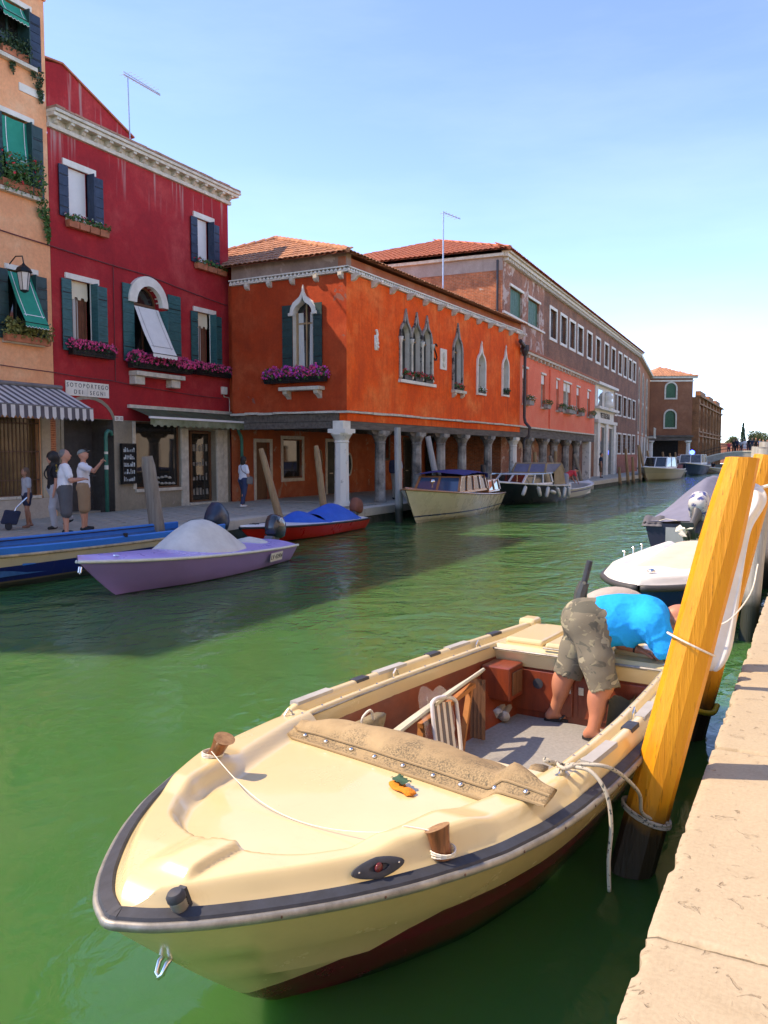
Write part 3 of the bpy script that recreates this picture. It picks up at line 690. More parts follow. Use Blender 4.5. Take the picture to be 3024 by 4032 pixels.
# ------------------------------------------------------------------ dark red house
red = thing('red_house', 'dark red plastered house with teal shutters and pink window flowers', 'house', (-18.3, 16.36, LQ - .02), R(90))
F = Fac(red, (0, 0, -(LQ - .02)))
RY = lambda y: y - 16.36
LR = 7.83
rw = [(RY(17.0), RY(17.72), 8.72, 10.10), (RY(22.47), RY(23.08), 8.6, 10.08), (RY(17.02), RY(17.72), 5.12, 7.05), (RY(22.42), RY(23.08), 5.2, 6.98)]
archw = arched(RY(19.45), RY(20.58), 4.95, 6.80, 12)
passage = arched(RY(16.64), RY(18.52), .5, 3.05, 10, .74)
shopw = rect(RY(19.42), RY(21.48), 1.12, 3.2); doorh = rect(RY(21.88), RY(23.33), .5, 3.0)
F.wall('wall', rect(0, LR, 3.22, 11.0), [rect(*w_) for w_ in rw] + [archw], M_red, .25)
# ground floor render; passage arch cuts into the red field too
F.wall('shop_wall', rect(0, LR, .4, 3.22), [rect(RY(16.64), RY(18.52), .41, 3.21), shopw, doorh], M_greyrend, .3, o=-.012)
q = F.mb(); q.box(0, LR - .02, -11, -.9, .4, 11.18); q.build('core', M_red, red)
q = F.mb(); q.loft([[(LR, 0, .4), (LR, 0, 11.2)], [(LR, -11, .4), (LR, -11, 11.2)]]); q.loft([[(0, 0, 10.9), (0, 0, 11.2)], [(0, -3, 10.9), (0, -3, 11.2)]]); q.build('side_wall', M_red, red)
# passage (dark vaulted way)
q = F.mb(); a, b = RY(16.64), RY(18.52)
vault = arc((a + b) / 2, 3.05, (b - a) / 2 - .012, 0, math.pi, 12, .70); vault = [(b - .012, .42)] + vault + [(a + .012, .42)]
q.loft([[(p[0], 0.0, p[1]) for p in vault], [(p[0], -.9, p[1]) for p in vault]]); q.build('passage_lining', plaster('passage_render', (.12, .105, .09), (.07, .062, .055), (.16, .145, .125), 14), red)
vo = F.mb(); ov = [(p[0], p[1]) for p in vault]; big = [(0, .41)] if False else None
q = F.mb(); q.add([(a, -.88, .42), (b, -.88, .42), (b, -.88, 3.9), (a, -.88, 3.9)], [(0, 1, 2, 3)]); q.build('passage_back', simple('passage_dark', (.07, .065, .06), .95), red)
# arch spandrel over the passage, in front of the red field, with voussoir edge
ring_p = arched(a, b, .5, 3.05, 12, .72)
F.ring('passage_arch', ring_p, .10, -.05, .012, M_greyrend, open_bottom=True)
sp_outer = [(a - .0, 3.05), (a, 3.78)] ; 
# white stone cornice with brackets
for zz, oo, hh in ((10.93, .10, .12), (11.20, .30, .10), (11.30, .36, .09)): F.box('cornice_moulding', -.02, LR + oo * .9, -.02, oo, zz, zz + hh - .003, M_stone, bevel=.012)
F.box('cornice_frieze', 0, LR + .02, -.02, .04, 11.05, 11.2, M_stone)
cme = None
for k in range(17):
    x = .18 + k * (LR - .25) / 16
    q = F.mb(); q.prism([(0.03, 11.2), (.27, 11.2), (.27, 11.14), (.20, 11.12), (.14, 11.06), (.03, 11.03)], x - .065, x + .065, 'x')
    q.build('corbel', M_stone, red)
q = F.mb()
for k in range(26):
    x = k * (LR + .3) / 26; q.box(x + .005, x + (LR + .3) / 26 - .005, -.2, .37 + random.uniform(-.012, .012), 11.392, 11.45 + random.uniform(-.012, .012))
q.build('cornice_cap', simple('cap_brick', (.36, .20, .13), .9, var=.3), red)
# roof gable rising behind the cornice (dormer side)
q = F.mb(); gab = [(-.3, 11.42), (RY(16.35), 12.9), (RY(17.6), 13.2), (RY(20.3), 12.1), (RY(20.45), 11.42)]
q.prism(gab, -1.3, -.75, 'y'); q.build('roof_gable', M_red, red)
q = F.mb(); q.beam((RY(17.6), -1.0, 13.22), (RY(20.4), -1.0, 12.1), .62, .05); q.beam((-.3, -1.0, 13.04), (RY(17.6), -1.0, 13.22), .62, .05); q.build('gable_tiles', M_terra, red)
q = F.mb(); q.box(RY(20.43), RY(20.55), -1.1, -.9, 11.42, 11.72); q.build('chimney_stub', M_iron, red)
# upper windows with white blinds, navy shutters
for (s0, s1, z0, z1) in rw[:2]:
    F.box('lintel', s0 - .17, s1 + .30, -.02, .05, z1, z1 + .17, M_white)
    w_ = F.panel('blind', rect(s0 - .01, s1 + .01, z0, z1), -.08, M_blind, None, .03)
    F.box('sill', s0 - .1, s1 + .1, -.02, .05, z0 - .08, z0, M_white)
    shutter(F, s0 - .34, s0 - .02, z0 - .02, z1 - .02, M_shut_navy, 5)
    shutter(F, s1 + .22, s1 + .54, z0 - .02, z1 - .02, M_shut_navy, 5)
    F.box('shutter_leaf', s1 + .0, s1 + .028, -.06, .26, z0, z1 - .02, M_shut_navy)
# first floor rectangular windows: cream pelmet blind, brown curtains, teal shutters
for (s0, s1, z0, z1) in rw[2:]:
    F.box('lintel', s0 - .20, s1 + .32, -.02, .05, z1, z1 + .15, M_white)
    rect_window(F, s0, s1, z0, z1, M_glass, -.2, None, None, M_wood, 1)
    q = F.mb()
    for k in range(13):
        x0 = s0 + (s1 - s0) * k / 13; q.add([(x0, -.17 + .02 * (k % 2), z0), (x0 + (s1 - s0) / 13, -.17 + .02 * ((k + 1) % 2), z0), (x0 + (s1 - s0) / 13, -.17 + .02 * ((k + 1) % 2), z1 - .3), (x0, -.17 + .02 * (k % 2), z1 - .3)], [(0, 1, 2, 3)], 1 if 3 < k < 7 else 0)
    q.build('curtain', [simple('brown_curtain', (.16, .055, .025), .9, var=.25), M_curtain], red)
    q = F.mb(); top = [(s0 + (s1 - s0) * k / 24, -.10, z1) for k in range(25)]; bt = [(s0 + (s1 - s0) * k / 24, -.09, z1 - .44 - (.07 if (k // 4) % 2 else 0)) for k in range(25)]; q.loft([top, bt]); q.build('pelmet_blind', M_cream, red)
    F.box('jamb', s1 + .0, s1 + .05, -.14, .02, z0, z1, M_white)
    shutter(F, s0 - .36, s0 - .02, z0 - .05, z1 - .02, M_shut_teal, 7)
    shutter(F, s1 + .24, s1 + .60, z0 - .05, z1 - .02, M_shut_teal, 7)
    F.box('shutter_leaf', s1 + .02, s1 + .05, .0, .28, z0, z1 - .02, M_shut_teal)
# arched window with white stone arch
aw0, aw1 = RY(19.45), RY(20.58)
q = F.mb(); inn = arc((aw0 + aw1) / 2, 6.80, (aw1 - aw0) / 2, 0, math.pi, 16); out_ = arc((aw0 + aw1) / 2, 6.80, (aw1 - aw0) / 2 + .30, 0, math.pi, 16)
for i in range(16):
    q.add([(inn[i][0], .16, inn[i][1]), (inn[i + 1][0], .16, inn[i + 1][1]), (out_[i + 1][0], .13, out_[i + 1][1]), (out_[i][0], .13, out_[i][1]), (inn[i][0], -.1, inn[i][1]), (inn[i + 1][0], -.1, inn[i + 1][1]), (out_[i + 1][0], -.02, out_[i + 1][1]), (out_[i][0], -.02, out_[i][1])],
          [(0, 3, 2, 1), (0, 1, 5, 4), (3, 7, 6, 2)])
q.add([(inn[0][0], .16, 6.8), (out_[0][0], .13, 6.8), (out_[0][0], -.02, 6.8), (inn[0][0], -.1, 6.8)], [(0, 1, 2, 3)]); q.add([(inn[16][0], .16, 6.8), (out_[16][0], .13, 6.8), (out_[16][0], -.02, 6.8), (inn[16][0], -.1, 6.8)], [(3, 2, 1, 0)])
q.build('window_arch', M_white, red, auto=40)
w_ = F.panel('arched_window', arched(aw0 - .01, aw1 + .01, 4.95, 6.80, 12), -.2, M_glass)
F.ring('frame', arched(aw0 + .05, aw1 - .05, 5.0, 6.8, 12), .06, -.2, -.15, M_wood, w_)
F.box('mullion', (aw0 + aw1) / 2 - .03, (aw0 + aw1) / 2 + .03, -.199, -.152, 5.0, 6.78, M_wood, w_); F.box('transom', aw0 + .05, aw1 - .05, -.199, -.149, 6.78, 6.85, M_wood, w_)
shutter(F, aw0 - .50, aw0 - .04, 5.0, 7.32, M_shut_teal, 8); shutter(F, aw1 + .36, aw1 + .96, 5.0, 7.30, M_shut_teal, 8)
F.box('shutter_leaf', aw1 + .02, aw1 + .05, 0, .34, 5.0, 6.7, M_shut_teal)
F.box('balcony_sill', RY(19.2), RY(21.4), -.02, .34, 4.58, 4.72, M_stone, bevel=.015)
for x in (RY(19.22), RY(20.85)): F.box('bracket', x, x + .42, -.02, .24, 4.32, 4.578, M_stone, bevel=.02)
M_whcloth = simple('white_awning_cloth', (.76, .73, .66), .8, var=.05); M_grtrim = simple('grey_trim', (.36, .33, .30), .8)
drop_awning(F, aw0 + .02, aw1 - .02, 6.72, 5.25, .72, M_whcloth, M_grtrim, 'white fabric awning held out below the arched window of the red house', scallop=False)
flowerbox(F, RY(16.82), RY(18.45), 4.96, .05, .2, M_pinkfl, 'box of pink flowers under the teal window above the white street sign', boxmat=M_iron, n=900, nb=340, psize=.036, grow=.17, seed=21, leafm=1, rail=True)
flowerbox(F, RY(19.0), RY(21.75), 4.80, .13, .24, M_pinkfl, 'long pink flower box on the balcony sill below the white awning', boxmat=M_iron, n=1500, nb=760, psize=.038, grow=.22, seed=22, leafm=1, rail=True)
flowerbox(F, RY(22.05), RY(23.95), 4.86, .06, .2, M_pinkfl, 'pink flower box at the right end of the red house near the downpipe', boxmat=M_iron, n=900, nb=380, psize=.036, grow=.17, seed=23, leafm=1, rail=True)
flowerbox(F, RY(16.85), RY(18.35), 8.44, .03, .18, [M_redfl, M_whfl], 'terracotta flower box with red and white blooms under the upper left blind', pots=4, n=420, nb=46, grow=.13, seed=24)
flowerbox(F, RY(22.28), RY(23.85), 8.38, .03, .18, M_redfl, 'terracotta flower box with few red blooms at the upper right blind', pots=3, n=420, nb=24, grow=.13, seed=25)
# street name stone
sg = thing('street_sign', 'white stone street sign reading SOTOPORTEGO DEI SEGNI over the passage', 'sign', (-18.3 + .012, 17.53, 4.04), R(90))
for x0, x1 in ((-.80, -.02), (-.012, .80)): MB().box(x0, x1, -.03, 0, -.205, .205).build('plate', M_white, sg, bevel=.006)
M_letter = simple('sign_letters', (.05, .05, .055), .8, var=.2)
def text_obj(s, size, mat, parent, loc, rot, name='lettering', ext=.002, align='CENTER', sx=1.0):
    c = bpy.data.curves.new('t', 'FONT'); c.body = s; c.size = size; c.extrude = ext; c.align_x = align; c.align_y = 'CENTER'
    o = bpy.data.objects.new('t', c); COL.objects.link(o)
    dg = bpy.context.evaluated_depsgraph_get(); me = bpy.data.meshes.new_from_object(o.evaluated_get(dg)); bpy.data.objects.remove(o)
    o = bpy.data.objects.new(name, me); COL.objects.link(o); me.materials.clear(); me.materials.append(mat); o.parent = parent; o.location = loc; o.rotation_euler = rot; o.scale = (sx, 1, 1); o['kind'] = 'stuff'; return o
text_obj('S O T O P O R T E G O', .165, M_letter, sg, (0, -.033, .085), (R(90), 0, 0), sx=.93)
text_obj('D E I', .165, M_letter, sg, (-.36, -.033, -.10), (R(90), 0, 0)); text_obj('S E G N I', .165, M_letter, sg, (.36, -.033, -.10), (R(90), 0, 0), sx=.93)
hn = thing('house_number', 'small white house number plate right of the passage', 'sign', (-18.3 + .002, 18.73, 3.26), R(90))
for x0, x1, tx in ((-.17, 0, '29'), (.01, .17, '15')):
    p_ = MB().box(x0, x1, -.02, 0, -.075, .075).build('plate', M_white, hn); text_obj(tx, .11, simple('number_red', (.25, .05, .05), .8), hn, ((x0 + x1) / 2, -.022, 0), (R(90), 0, 0))
# shop window, door, pilasters
rect_window(F, RY(19.42), RY(21.48), 1.12, 3.2, M_glass2, -.12, None, None, M_wood, 0)
F.box('sill', RY(19.38), RY(21.55), -.02, .06, 1.02, 1.12, M_stone)
for x in (RY(21.5), RY(23.36)): F.box('pilaster', x, x + .34, -.02, .05, .42, 3.05, M_stone, bevel=.01)
F.box('pilaster', RY(23.72), RY(23.95), -.02, .04, .42, 3.05, M_stone); F.box('pilaster', RY(19.3), RY(19.42), -.02, .02, 1.12, 3.2, M_stone)
d_ = F.panel('shop_door', rect(RY(22.25), RY(23.30), .55, 2.95), -.26, M_glass2); F.ring('frame', rect(RY(22.31), RY(23.25), .62, 2.9), .08, -.26, -.2, M_wood, d_)
F.panel('door_panel', rect(RY(21.9), RY(22.24), .55, 2.95), -.24, M_wood); F.box('door_step', RY(21.85), RY(23.4), -.28, .10, .40, .56, M_stone, bevel=.01)
# things behind the glass read as shelves of pale goods
q = F.mb(); rr = random.Random(5)
for r_ in range(4):
    for k in range(5): x = RY(22.4) + k * .17; q.box(x, x + rr.uniform(.05, .12), -.258, -.248, .8 + r_ * .5, .8 + r_ * .5 + rr.uniform(.1, .25))
q.build('shop_goods', simple('pale_goods', (.25, .23, .19), .8, var=.4, scale=6), red)['kind'] = 'stuff'
q = F.mb()
for k in range(9): x = RY(20.5) + (k % 5) * .18; q.lathe([(.01, 0), (.06, .01), (.075, .03), (.04, .07), (.01, .08)], 10, (x, -.10, 1.2 + .2 * (k // 5) + rr.uniform(0, .06)))
q.build('shop_hats', simple('straw_goods', (.40, .37, .30), .8, var=.3), red)
# green shop awning
ga = thing('shop_awning', 'faded mossy green shop awning with white front bar over the shop window', 'awning', (-18.3, 19.2, 3.1), R(90))
M_mossy = simple('mossy_canvas', (.105, .125, .055), .9, col2=(.06, .062, .035), scale=2.5); M_alu = simple('white_bar', (.78, .76, .72), .4, var=.05)
q = MB()
for k in range(3):
    a = -.05 + k * 1.66; q.add([(a + .01, -.05, .50), (a + 1.64, -.05, .50), (a + 1.64, -.85, .22), (a + .01, -.85, .22)], [(0, 1, 2, 3)])
q.build('canvas', M_mossy, ga)
q = MB(); q.box(-.08, 4.95, -.90, -.83, .17, .235); q.build('front_bar', M_alu, ga)
q = MB(); top = []; bt = []
for k in range(101): x = -.05 + 4.95 * k / 100; top.append((x, -.865, .17)); bt.append((x, -.86, -.02 - (.05 if (k // 3) % 2 else 0)))
q.loft([top, bt]); q.build('valance', simple('mossy_valance', (.30, .31, .20), .9, col2=(.12, .14, .06), scale=2.0), ga)
q = MB(); q.box(-.1, 4.95, -.10, -.0, .5, .6); q.build('cassette', M_stone, ga)
# display case, junction box
vc = thing('display_case', 'black framed glass display case on the grey wall beside the passage', 'display case', (-18.28, 18.72, 1.3), R(90))
MB().box(0, .58, -.10, -.02, .0, 1.22).build('back', M_dark, vc)
q = MB(); 
for a in ((0, .58, 0, .04), (0, .58, 1.18, 1.22), (0, .035, .04, 1.18), (.545, .58, .04, 1.18)): q.box(a[0], a[1], -.13, -.09, a[2], a[3])
q.build('frame', M_iron, vc)
q = MB(); rr = random.Random(8)
for r_ in range(5):
    for k in range(7): x = .05 + k * .07; z = .08 + r_ * .22; q.box(x, x + rr.uniform(.02, .055), -.118, -.102, z, z + rr.uniform(.04, .15))
q.build('goods', simple('glass_goods', (.45, .50, .50), .25, var=.7, scale=14), vc)['kind'] = 'stuff'
MB().box(.03, .55, -.1235, -.1205, .035, 1.185).build('pane', M_glass, vc) if False else None
jb = thing('junction_box', 'small white electrical box at the right of the red house', 'junction box', (-18.3, 23.66, 4.3), R(90))
MB().box(0, .26, -.1, .01, 0, .26).build('box', M_white, jb, bevel=.015); q = MB(); q.tube([(.13, -.03, 0), (.14, -.03, -.08), (.42, -.03, -.1), (.45, -.03, -.2), (.45, -.03, -.8)], .015, 6); q.build('conduit', M_stone, jb)
# pipes and cables on the red house
pp = thing('green_drainpipe', 'curved green drain pipe standing in the dark passage mouth', 'pipe', (-18.25, 18.15, LQ))
q = MB(); q.tube([(0, 0, 0), (0, 0, 2.2), (0, .03, 2.32), (0, .10, 2.38), (0, .2, 2.36), (0, .24, 2.25)], .058, 10); q.build('pipe', M_pipe_gr, pp, smooth=True)
q = MB(); q.lathe([(.0605, 0), (.0605, .12)], 10, (0, 0, 1.25)); q.lathe([(.0605, 0), (.0605, .07)], 10, (0, 0, 1.7)); q.build('sticker', M_white, pp)
dp = thing('downpipe', 'dark iron downpipe between the red and the orange house', 'pipe', (-17.95, 24.25, LQ))
q = MB(); q.tube([(-.2, -.4, 8.3), (-.05, -.3, 8.2), (0, -.12, 8.05), (0, -.1, 7.5), (0, -.05, 3.2)], .065, 8); q.build('pipe', M_pipe_dk, dp, smooth=True)
q = MB(); q.tube([(0, -.05, 3.2), (0, -.05, 2.5), (.02, .05, 2.35), (.02, .1, 2.2), (.02, .1, 0)], .06, 8); q.build('pipe_foot', M_pipe_gr, dp, smooth=True)
def cable(label, pts, r=.012, mat=None):
    q = MB(); P = [Vector(p) for p in pts]; path = []
    for a, b in zip(P[:-1], P[1:]):
        for k in range(6): t = k / 6; path.append(a.lerp(b, t) - Vector((0, 0, .02 * math.sin(math.pi * t))))
    path.append(P[-1]); c = path[0]
    q.tube([p - c for p in path], r, 5); o = q.build('cable', mat or M_cable); o.location = c; tag(o, label, 'cable')
cable('upper cable running along the red and peach walls above the first floor windows', [(-18.24, 12.5, 7.95), (-18.24, 16.3, 7.80), (-18.24, 20, 7.72), (-18.24, 24.0, 7.42)], .018)
cable('lower cable looping over the street sign along the red wall', [(-18.24, 12.5, 4.55), (-18.24, 16.3, 4.42), (-18.22, 18.4, 4.36), (-18.24, 21, 4.22), (-18.24, 23.6, 4.15)], .013)
cable('thin vertical conduit between the red house windows', [(-18.27, 18.62, 7.78), (-18.27, 18.62, 4.35)], .012)
# antenna on the red roof
an = thing('roof_antenna', 'thin television antenna on the red house roof', 'antenna', (-18.9, 20.1, 11.45))
q = MB(); q.tube([(0, 0, 0), (-.02, -.03, 2.35)], .022, 6); q.build('mast', simple('galvanised', (.42, .48, .55), .45, metal=.6), an)
q = MB(); q.tube([(-.02, -.22, 2.36), (-.05, 1.45, 2.36)], .02, 6); q.tube([(-.02, -.22, 2.44), (-.05, 1.45, 2.40)], .012, 6)
for k in range(9): y = -.1 + k * .16; q.tube([(-.27 + k * .01, y, 2.42), (.23 - k * .01, y, 2.42)], .005, 4)
q.build('boom', _mats['galvanised'], an)
# ------------------------------------------------------------------ orange house over the arcade
def fangle(p0, p1): return math.atan2(p1[1] - p0[1], p1[0] - p0[0])
OP0, OP1 = (-13.2, 23.6), (-12.45, 39.7)
oran = thing('orange_house', 'bright orange plastered house on stone columns with gothic windows', 'house', (OP0[0], OP0[1], LQ - .02), fangle(OP0, OP1))
ZB = -(LQ - .02)
F = Fac(oran, (0, 0, ZB)); FS = Fac(oran, (0, 4.72, ZB), (0, -1, 0), (-1, 0, 0))
LO, SO = 16.12, 4.72
g3 = [ogee(3.66 + i * .86, 4.40 + i * .86, 4.9, 6.45, 7.27) for i in range(3)]
g4 = ogee(8.22, 9.02, 4.82, 6.35, 7.35); g5 = ogee(10.72, 11.52, 4.86, 6.1, 6.85); g6 = ogee(13.7, 14.4, 4.97, 6.2, 6.95)
F.wall('front_wall', rect(0, LO, 3.62, 8.0), g3 + [g4, g5, g6], M_orange, .24, mats=[M_orange, M_white])
sw0, sw1 = SO - 2.06, SO - 1.27      # window on the side wall
gs = ogee(sw0, sw1, 5.0, 6.85, 7.45)
FS.wall('side_wall', rect(0, SO, 3.62, 8.0), [gs], M_orange_shade, .24, mats=[M_orange_shade, M_white])
F.mb().box(0.32, LO - .02, -11, -.30, 3.66, 8.2).build('core', M_orange_shade, oran)
q = F.mb(); q.loft([[(LO, 0, 3.62), (LO, 0, 8.6)], [(LO, -11, 3.62), (LO, -11, 8.6)]]); q.build('far_wall', M_orange, oran)
# attic band above the dentil string
M_attic = plaster('attic_render', (.36, .25, .19), (.22, .16, .12), (.44, .33, .26), 15, .5, peel=1.1, peel_at=.6, peel_col=(.46, .35, .28))
FS.mb().box(0, SO, -.3, -.02, 8.0, 8.72).build('attic_wall', M_attic, oran); F.mb().box(-.02, LO, -.3, -.025, 8.0, 8.52).build('attic_wall', plaster('attic_orange', (.46, .14, .06), (.28, .10, .05), (.50, .24, .14), 16, .5), oran)
for FF, L in ((F, LO), (FS, SO)):
    FF.box('string_course', -.10 if FF is F else .0, L + (.0 if FF is F else .10), -.02, .10 if FF is F else .097, 8.02, 8.07, M_white)
    FF.box('string_course', -.14 if FF is F else .0, L + (.0 if FF is F else .14), -.02, .14 if FF is F else .137, 8.16, 8.20, M_white)
    q = FF.mb(); k = 0; x = -.1 if FF is F else 0
    while x < L:
        q.prism([(x, 8.07), (x + .075, 8.16), (x + .15, 8.07)], .0, .125 if FF is F else .122, 'y'); x += .16
    q.build('dentils', M_white, oran)['kind'] = 'stuff'
nb_ = 13
for k in range(nb_):
    x = .35 + k * (LO - .6) / (nb_ - 1); q = F.mb(); q.prism([(-.02, 8.02), (.30, 8.02), (.30, 7.94), (.2, 7.90), (.12, 7.82), (-.02, 7.78)], x - .07, x + .07, 'x'); q.build('corbel', M_stone, oran)
    if k % 1 == 0: F.box('corbel_block', x - .055, x + .055, .30, .40, 7.95, 8.018, M_white)
for k in range(5):
    x = .75 + k * .95; q = FS.mb(); q.prism([(-.02, 8.02), (.16, 8.02), (.16, 7.92), (.10, 7.84), (-.02, 7.80)], x - .07, x + .07, 'x'); q.build('corbel', M_stone, oran)
# roof: hipped, barrel tiles (parent-local coordinates: x along front, y inwards)
ez = 8.74 + ZB
E0, E1, E2, E3 = (-.30, -.26, 8.60 + ZB), (-.30, 10.4, 8.70 + ZB), (3.0, 5.0, 10.32 + ZB), (LO + .2, 5.0, 10.32 + ZB)
E4 = (LO + .2, -.26, 8.50 + ZB); E5 = (LO + .2, 10.4, 8.66 + ZB)
tile_roof([E0, E1, E2], oran, M_tiles, .21, .36, 300); tile_roof([E4, E0, E2, E3], oran, M_tiles, .21, .36, 0)
q = MB(); dn = Vector((0, 0, -.05)); q.add([Vector(p) + dn for p in (E0, E1, E2, E3, E4, E5)], [(0, 1, 2), (4, 0, 2, 3), (1, 5, 3, 2)]); q.build('roof_deck', M_terra, oran)
def ridge(a, b, r=.085, n=None):
    a = Vector(a); b = Vector(b); n = n or int((b - a).length / .38)
    for k in range(n):
        q = MB(); q.tube([a.lerp(b, k / n) + Vector((0, 0, .03)), a.lerp(b, (k + .96) / n) + Vector((0, 0, .055))], [r, r * 1.15], 8); q.build('ridge_tile', M_tiles, oran)
ridge(E0, E2); ridge(E2, E3); ridge(E1, E2)
# surrounds and glass of the gothic windows
def gothic(F, poly, w, ringm, glass=M_glass, parent=None, proud=.07):
    p_ = F.panel('gothic_window', offset_poly(poly, .01), -.2, glass)
    F.ring('surround', poly, w, -.02, proud, ringm, p_, open_bottom=True)
    xs = [p[0] for p in poly]; zs = [p[1] for p in poly]; c = (min(xs) + max(xs)) / 2
    F.box('mullion', c - .025, c + .025, -.2, -.16, min(zs), max(zs) - .25, M_woodlt, p_); F.box('transom', min(xs) + .02, max(xs) - .02, -.2, -.162, min(zs) + .62 * (max(zs) - min(zs)), min(zs) + .62 * (max(zs) - min(zs)) + .05, M_woodlt, p_)
    return p_
M_sootst = simple('soot_stone', (.30, .27, .23), .85, col2=(.04, .037, .035), scale=3.5, bmp=.3, thr=.5)
for p_ in g3: gothic(F, p_, .10, M_sootst)
for x in (3.62, 4.48, 5.34, 6.20):     # slender columns between the lights
    q = F.mb(); q.lathe([(.07, 4.95), (.075, 5.02), (.055, 5.06), (.05, 6.2), (.07, 6.25), (.10, 6.42)], 10, (x - .02, .06, 0)); q.build('colonnette', M_stone, oran, smooth=True)
gothic(F, g4, .11, M_sootst); gothic(F, g5, .10, M_white, simple('pale_shuttered', (.40, .38, .35), .7)); gothic(F, g6, .09, M_white, simple('pale_shuttered2', (.34, .32, .29), .7))
F.box('sill', 3.5, 6.4, -.02, .14, 4.78, 4.9, M_white, bevel=.01); F.box('sill', 8.05, 9.2, -.02, .2, 4.7, 4.82, M_stone, bevel=.01); F.box('sill', 10.65, 11.6, -.02, .1, 4.78, 4.86, M_white); F.box('sill', 13.65, 14.45, -.02, .1, 4.9, 4.97, M_white)
for x in (8.12, 8.95): q = F.mb(); q.prism([(-.02, 4.7), (.17, 4.7), (.15, 4.6), (.05, 4.52), (-.02, 4.5)], x, x + .14, 'x'); q.build('bracket', M_stone, oran)
for x, zz in ((11.12, 6.9), (14.05, 7.05)): q = F.mb(); q.lathe([(.02, 0), (.04, .03), (.02, .08), (.045, .13), (.03, .18), (.005, .25)], 8, (x, .05, zz)); q.build('finial', M_white, oran, smooth=True)
# side wall window
sgw = gothic(FS, gs, .001, M_white)
q = FS.mb()
inner = ogee(sw0 + .02, sw1 - .02, 5.0, 6.85, 7.45); outer = ogee(sw0 - .14, sw1 + .14, 5.0, 6.86, 7.78)
n_ = len(inner)
for i in range(2, n_ - 1):
    a, b, c, d = inner[i], inner[i + 1], outer[i + 1], outer[i]
    q.add([(a[0], .09, a[1]), (b[0], .09, b[1]), (c[0], .07, c[1]), (d[0], .07, d[1]), (a[0], -.05, a[1]), (b[0], -.05, b[1]), (c[0], -.02, c[1]), (d[0], -.02, d[1])], [(0, 1, 2, 3), (0, 4, 5, 1), (3, 2, 6, 7)])
q.build('gothic_hood', M_white, oran)
for x in (sw0 - .17, sw1 - .02): FS.box('hood_stop', x, x + .20, -.02, .12, 6.78, 6.88, M_white, bevel=.015)
q = FS.mb(); q.add([(sw0 + .06, -.185, 5.02), (sw0 + .3, -.185, 5.02), (sw0 + .26, -.185, 6.9), (sw0 + .06, -.185, 6.9)], [(0, 1, 2, 3)]); q.add([(sw1 - .3, -.185, 5.02), (sw1 - .06, -.185, 5.02), (sw1 - .06, -.185, 6.9), (sw1 - .26, -.185, 6.9)], [(0, 1, 2, 3)]); q.build('curtain', M_curtain, oran)
for x in (sw0 + .03, sw1 - .03): FS.box('frame', x - .03, x + .03, -.19, -.13, 5.0, 6.9, M_woodlt, sgw)
shutter(FS, sw0 - .44, sw0 - .03, 5.0, 7.15, M_shut_dark, 8); shutter(FS, sw1 + .03, sw1 + .36, 5.0, 7.15, M_shut_dark, 8)
FS.box('balcony_sill', sw0 - .42, sw1 + .42, -.02, .36, 4.30, 4.42, M_stone, bevel=.015)
for x in (sw0 - .3, sw1 + .15): q = FS.mb(); q.prism([(-.02, 4.3), (.28, 4.3), (.26, 4.2), (.1, 4.12), (-.02, 4.02)], x, x + .17, 'x'); q.build('bracket', M_stone, oran)
flowerbox(FS, SO - 3.1, SO - .65, 4.56, .12, .24, [M_magfl, M_pinkfl], 'mass of magenta flowers on the balcony below the orange house side window', boxmat=M_iron, n=1300, nb=620, psize=.036, grow=.24, seed=31, leafm=0, rail=True)
for k in range(3): flowerbox(F, 3.74 + k * .86, 4.36 + k * .86, 4.9, .02, .14, M_redfl, ['left', 'middle', 'right'][k] + ' crimson geranium pot in the triple gothic window', boxmat=M_pipe_dk, n=150, nb=50, grow=.14, seed=40 + k, h=.16)
flowerbox(F, 8.25, 9.0, 4.82, .02, .15, M_redfl, 'crimson flowers on the bracketed sill of the single dark gothic window', boxmat=M_pipe_dk, n=180, nb=60, grow=.14, seed=44, h=.1)
flowerbox(F, 10.75, 11.5, 4.86, .0, .12, M_whfl, 'small pale flowers on the white gothic window sill', boxmat=M_pipe_dk, n=160, nb=30, grow=.12, seed=45, h=.1)
flowerbox(F, 13.72, 14.38, 4.97, .0, .12, None, 'small green plant on the last gothic window of the orange house', boxmat=M_pipe_dk, n=200, grow=.15, seed=46, h=.1, leafm=1)
# carved relief, plaque, iron S
rl = thing('stone_relief', 'narrow carved stone relief on the orange wall', 'relief', oran.matrix_basis @ Vector((1.92, 0, 5.75 + ZB)), oran.rotation_euler.z)
q = MB(); rr = random.Random(4)
for k in range(16): q.sphere((rr.uniform(-.1, .1) * (1 - k / 22), -.02, .03 + k * .042), rr.uniform(.05, .09), .045, rr.uniform(.04, .07), 8, 5)
q.box(-.13, .13, -.012, .0, 0, .5); q.build('carving', M_white, rl, smooth=True)
pqz = thing('wall_plaque', 'white carved plaque beside the iron S on the orange wall', 'plaque', oran.matrix_basis @ Vector((7.26, 0, 5.55 + ZB)), oran.rotation_euler.z)
MB().box(-.30, .30, -.04, .0, 0, .82).build('slab', M_white, pqz, bevel=.01)
q = MB(); q.sphere((0, -.05, .5), .12, .03, .2, 10, 6); q.sphere((.02, -.05, .2), .1, .03, .12, 10, 6); q.build('carving', M_stone, pqz, smooth=True)
si = thing('iron_anchor', 'dark iron wall anchor shaped like an S on the orange wall', 'wall anchor', oran.matrix_basis @ Vector((6.53, -.03, 6.16 + ZB)), oran.rotation_euler.z)
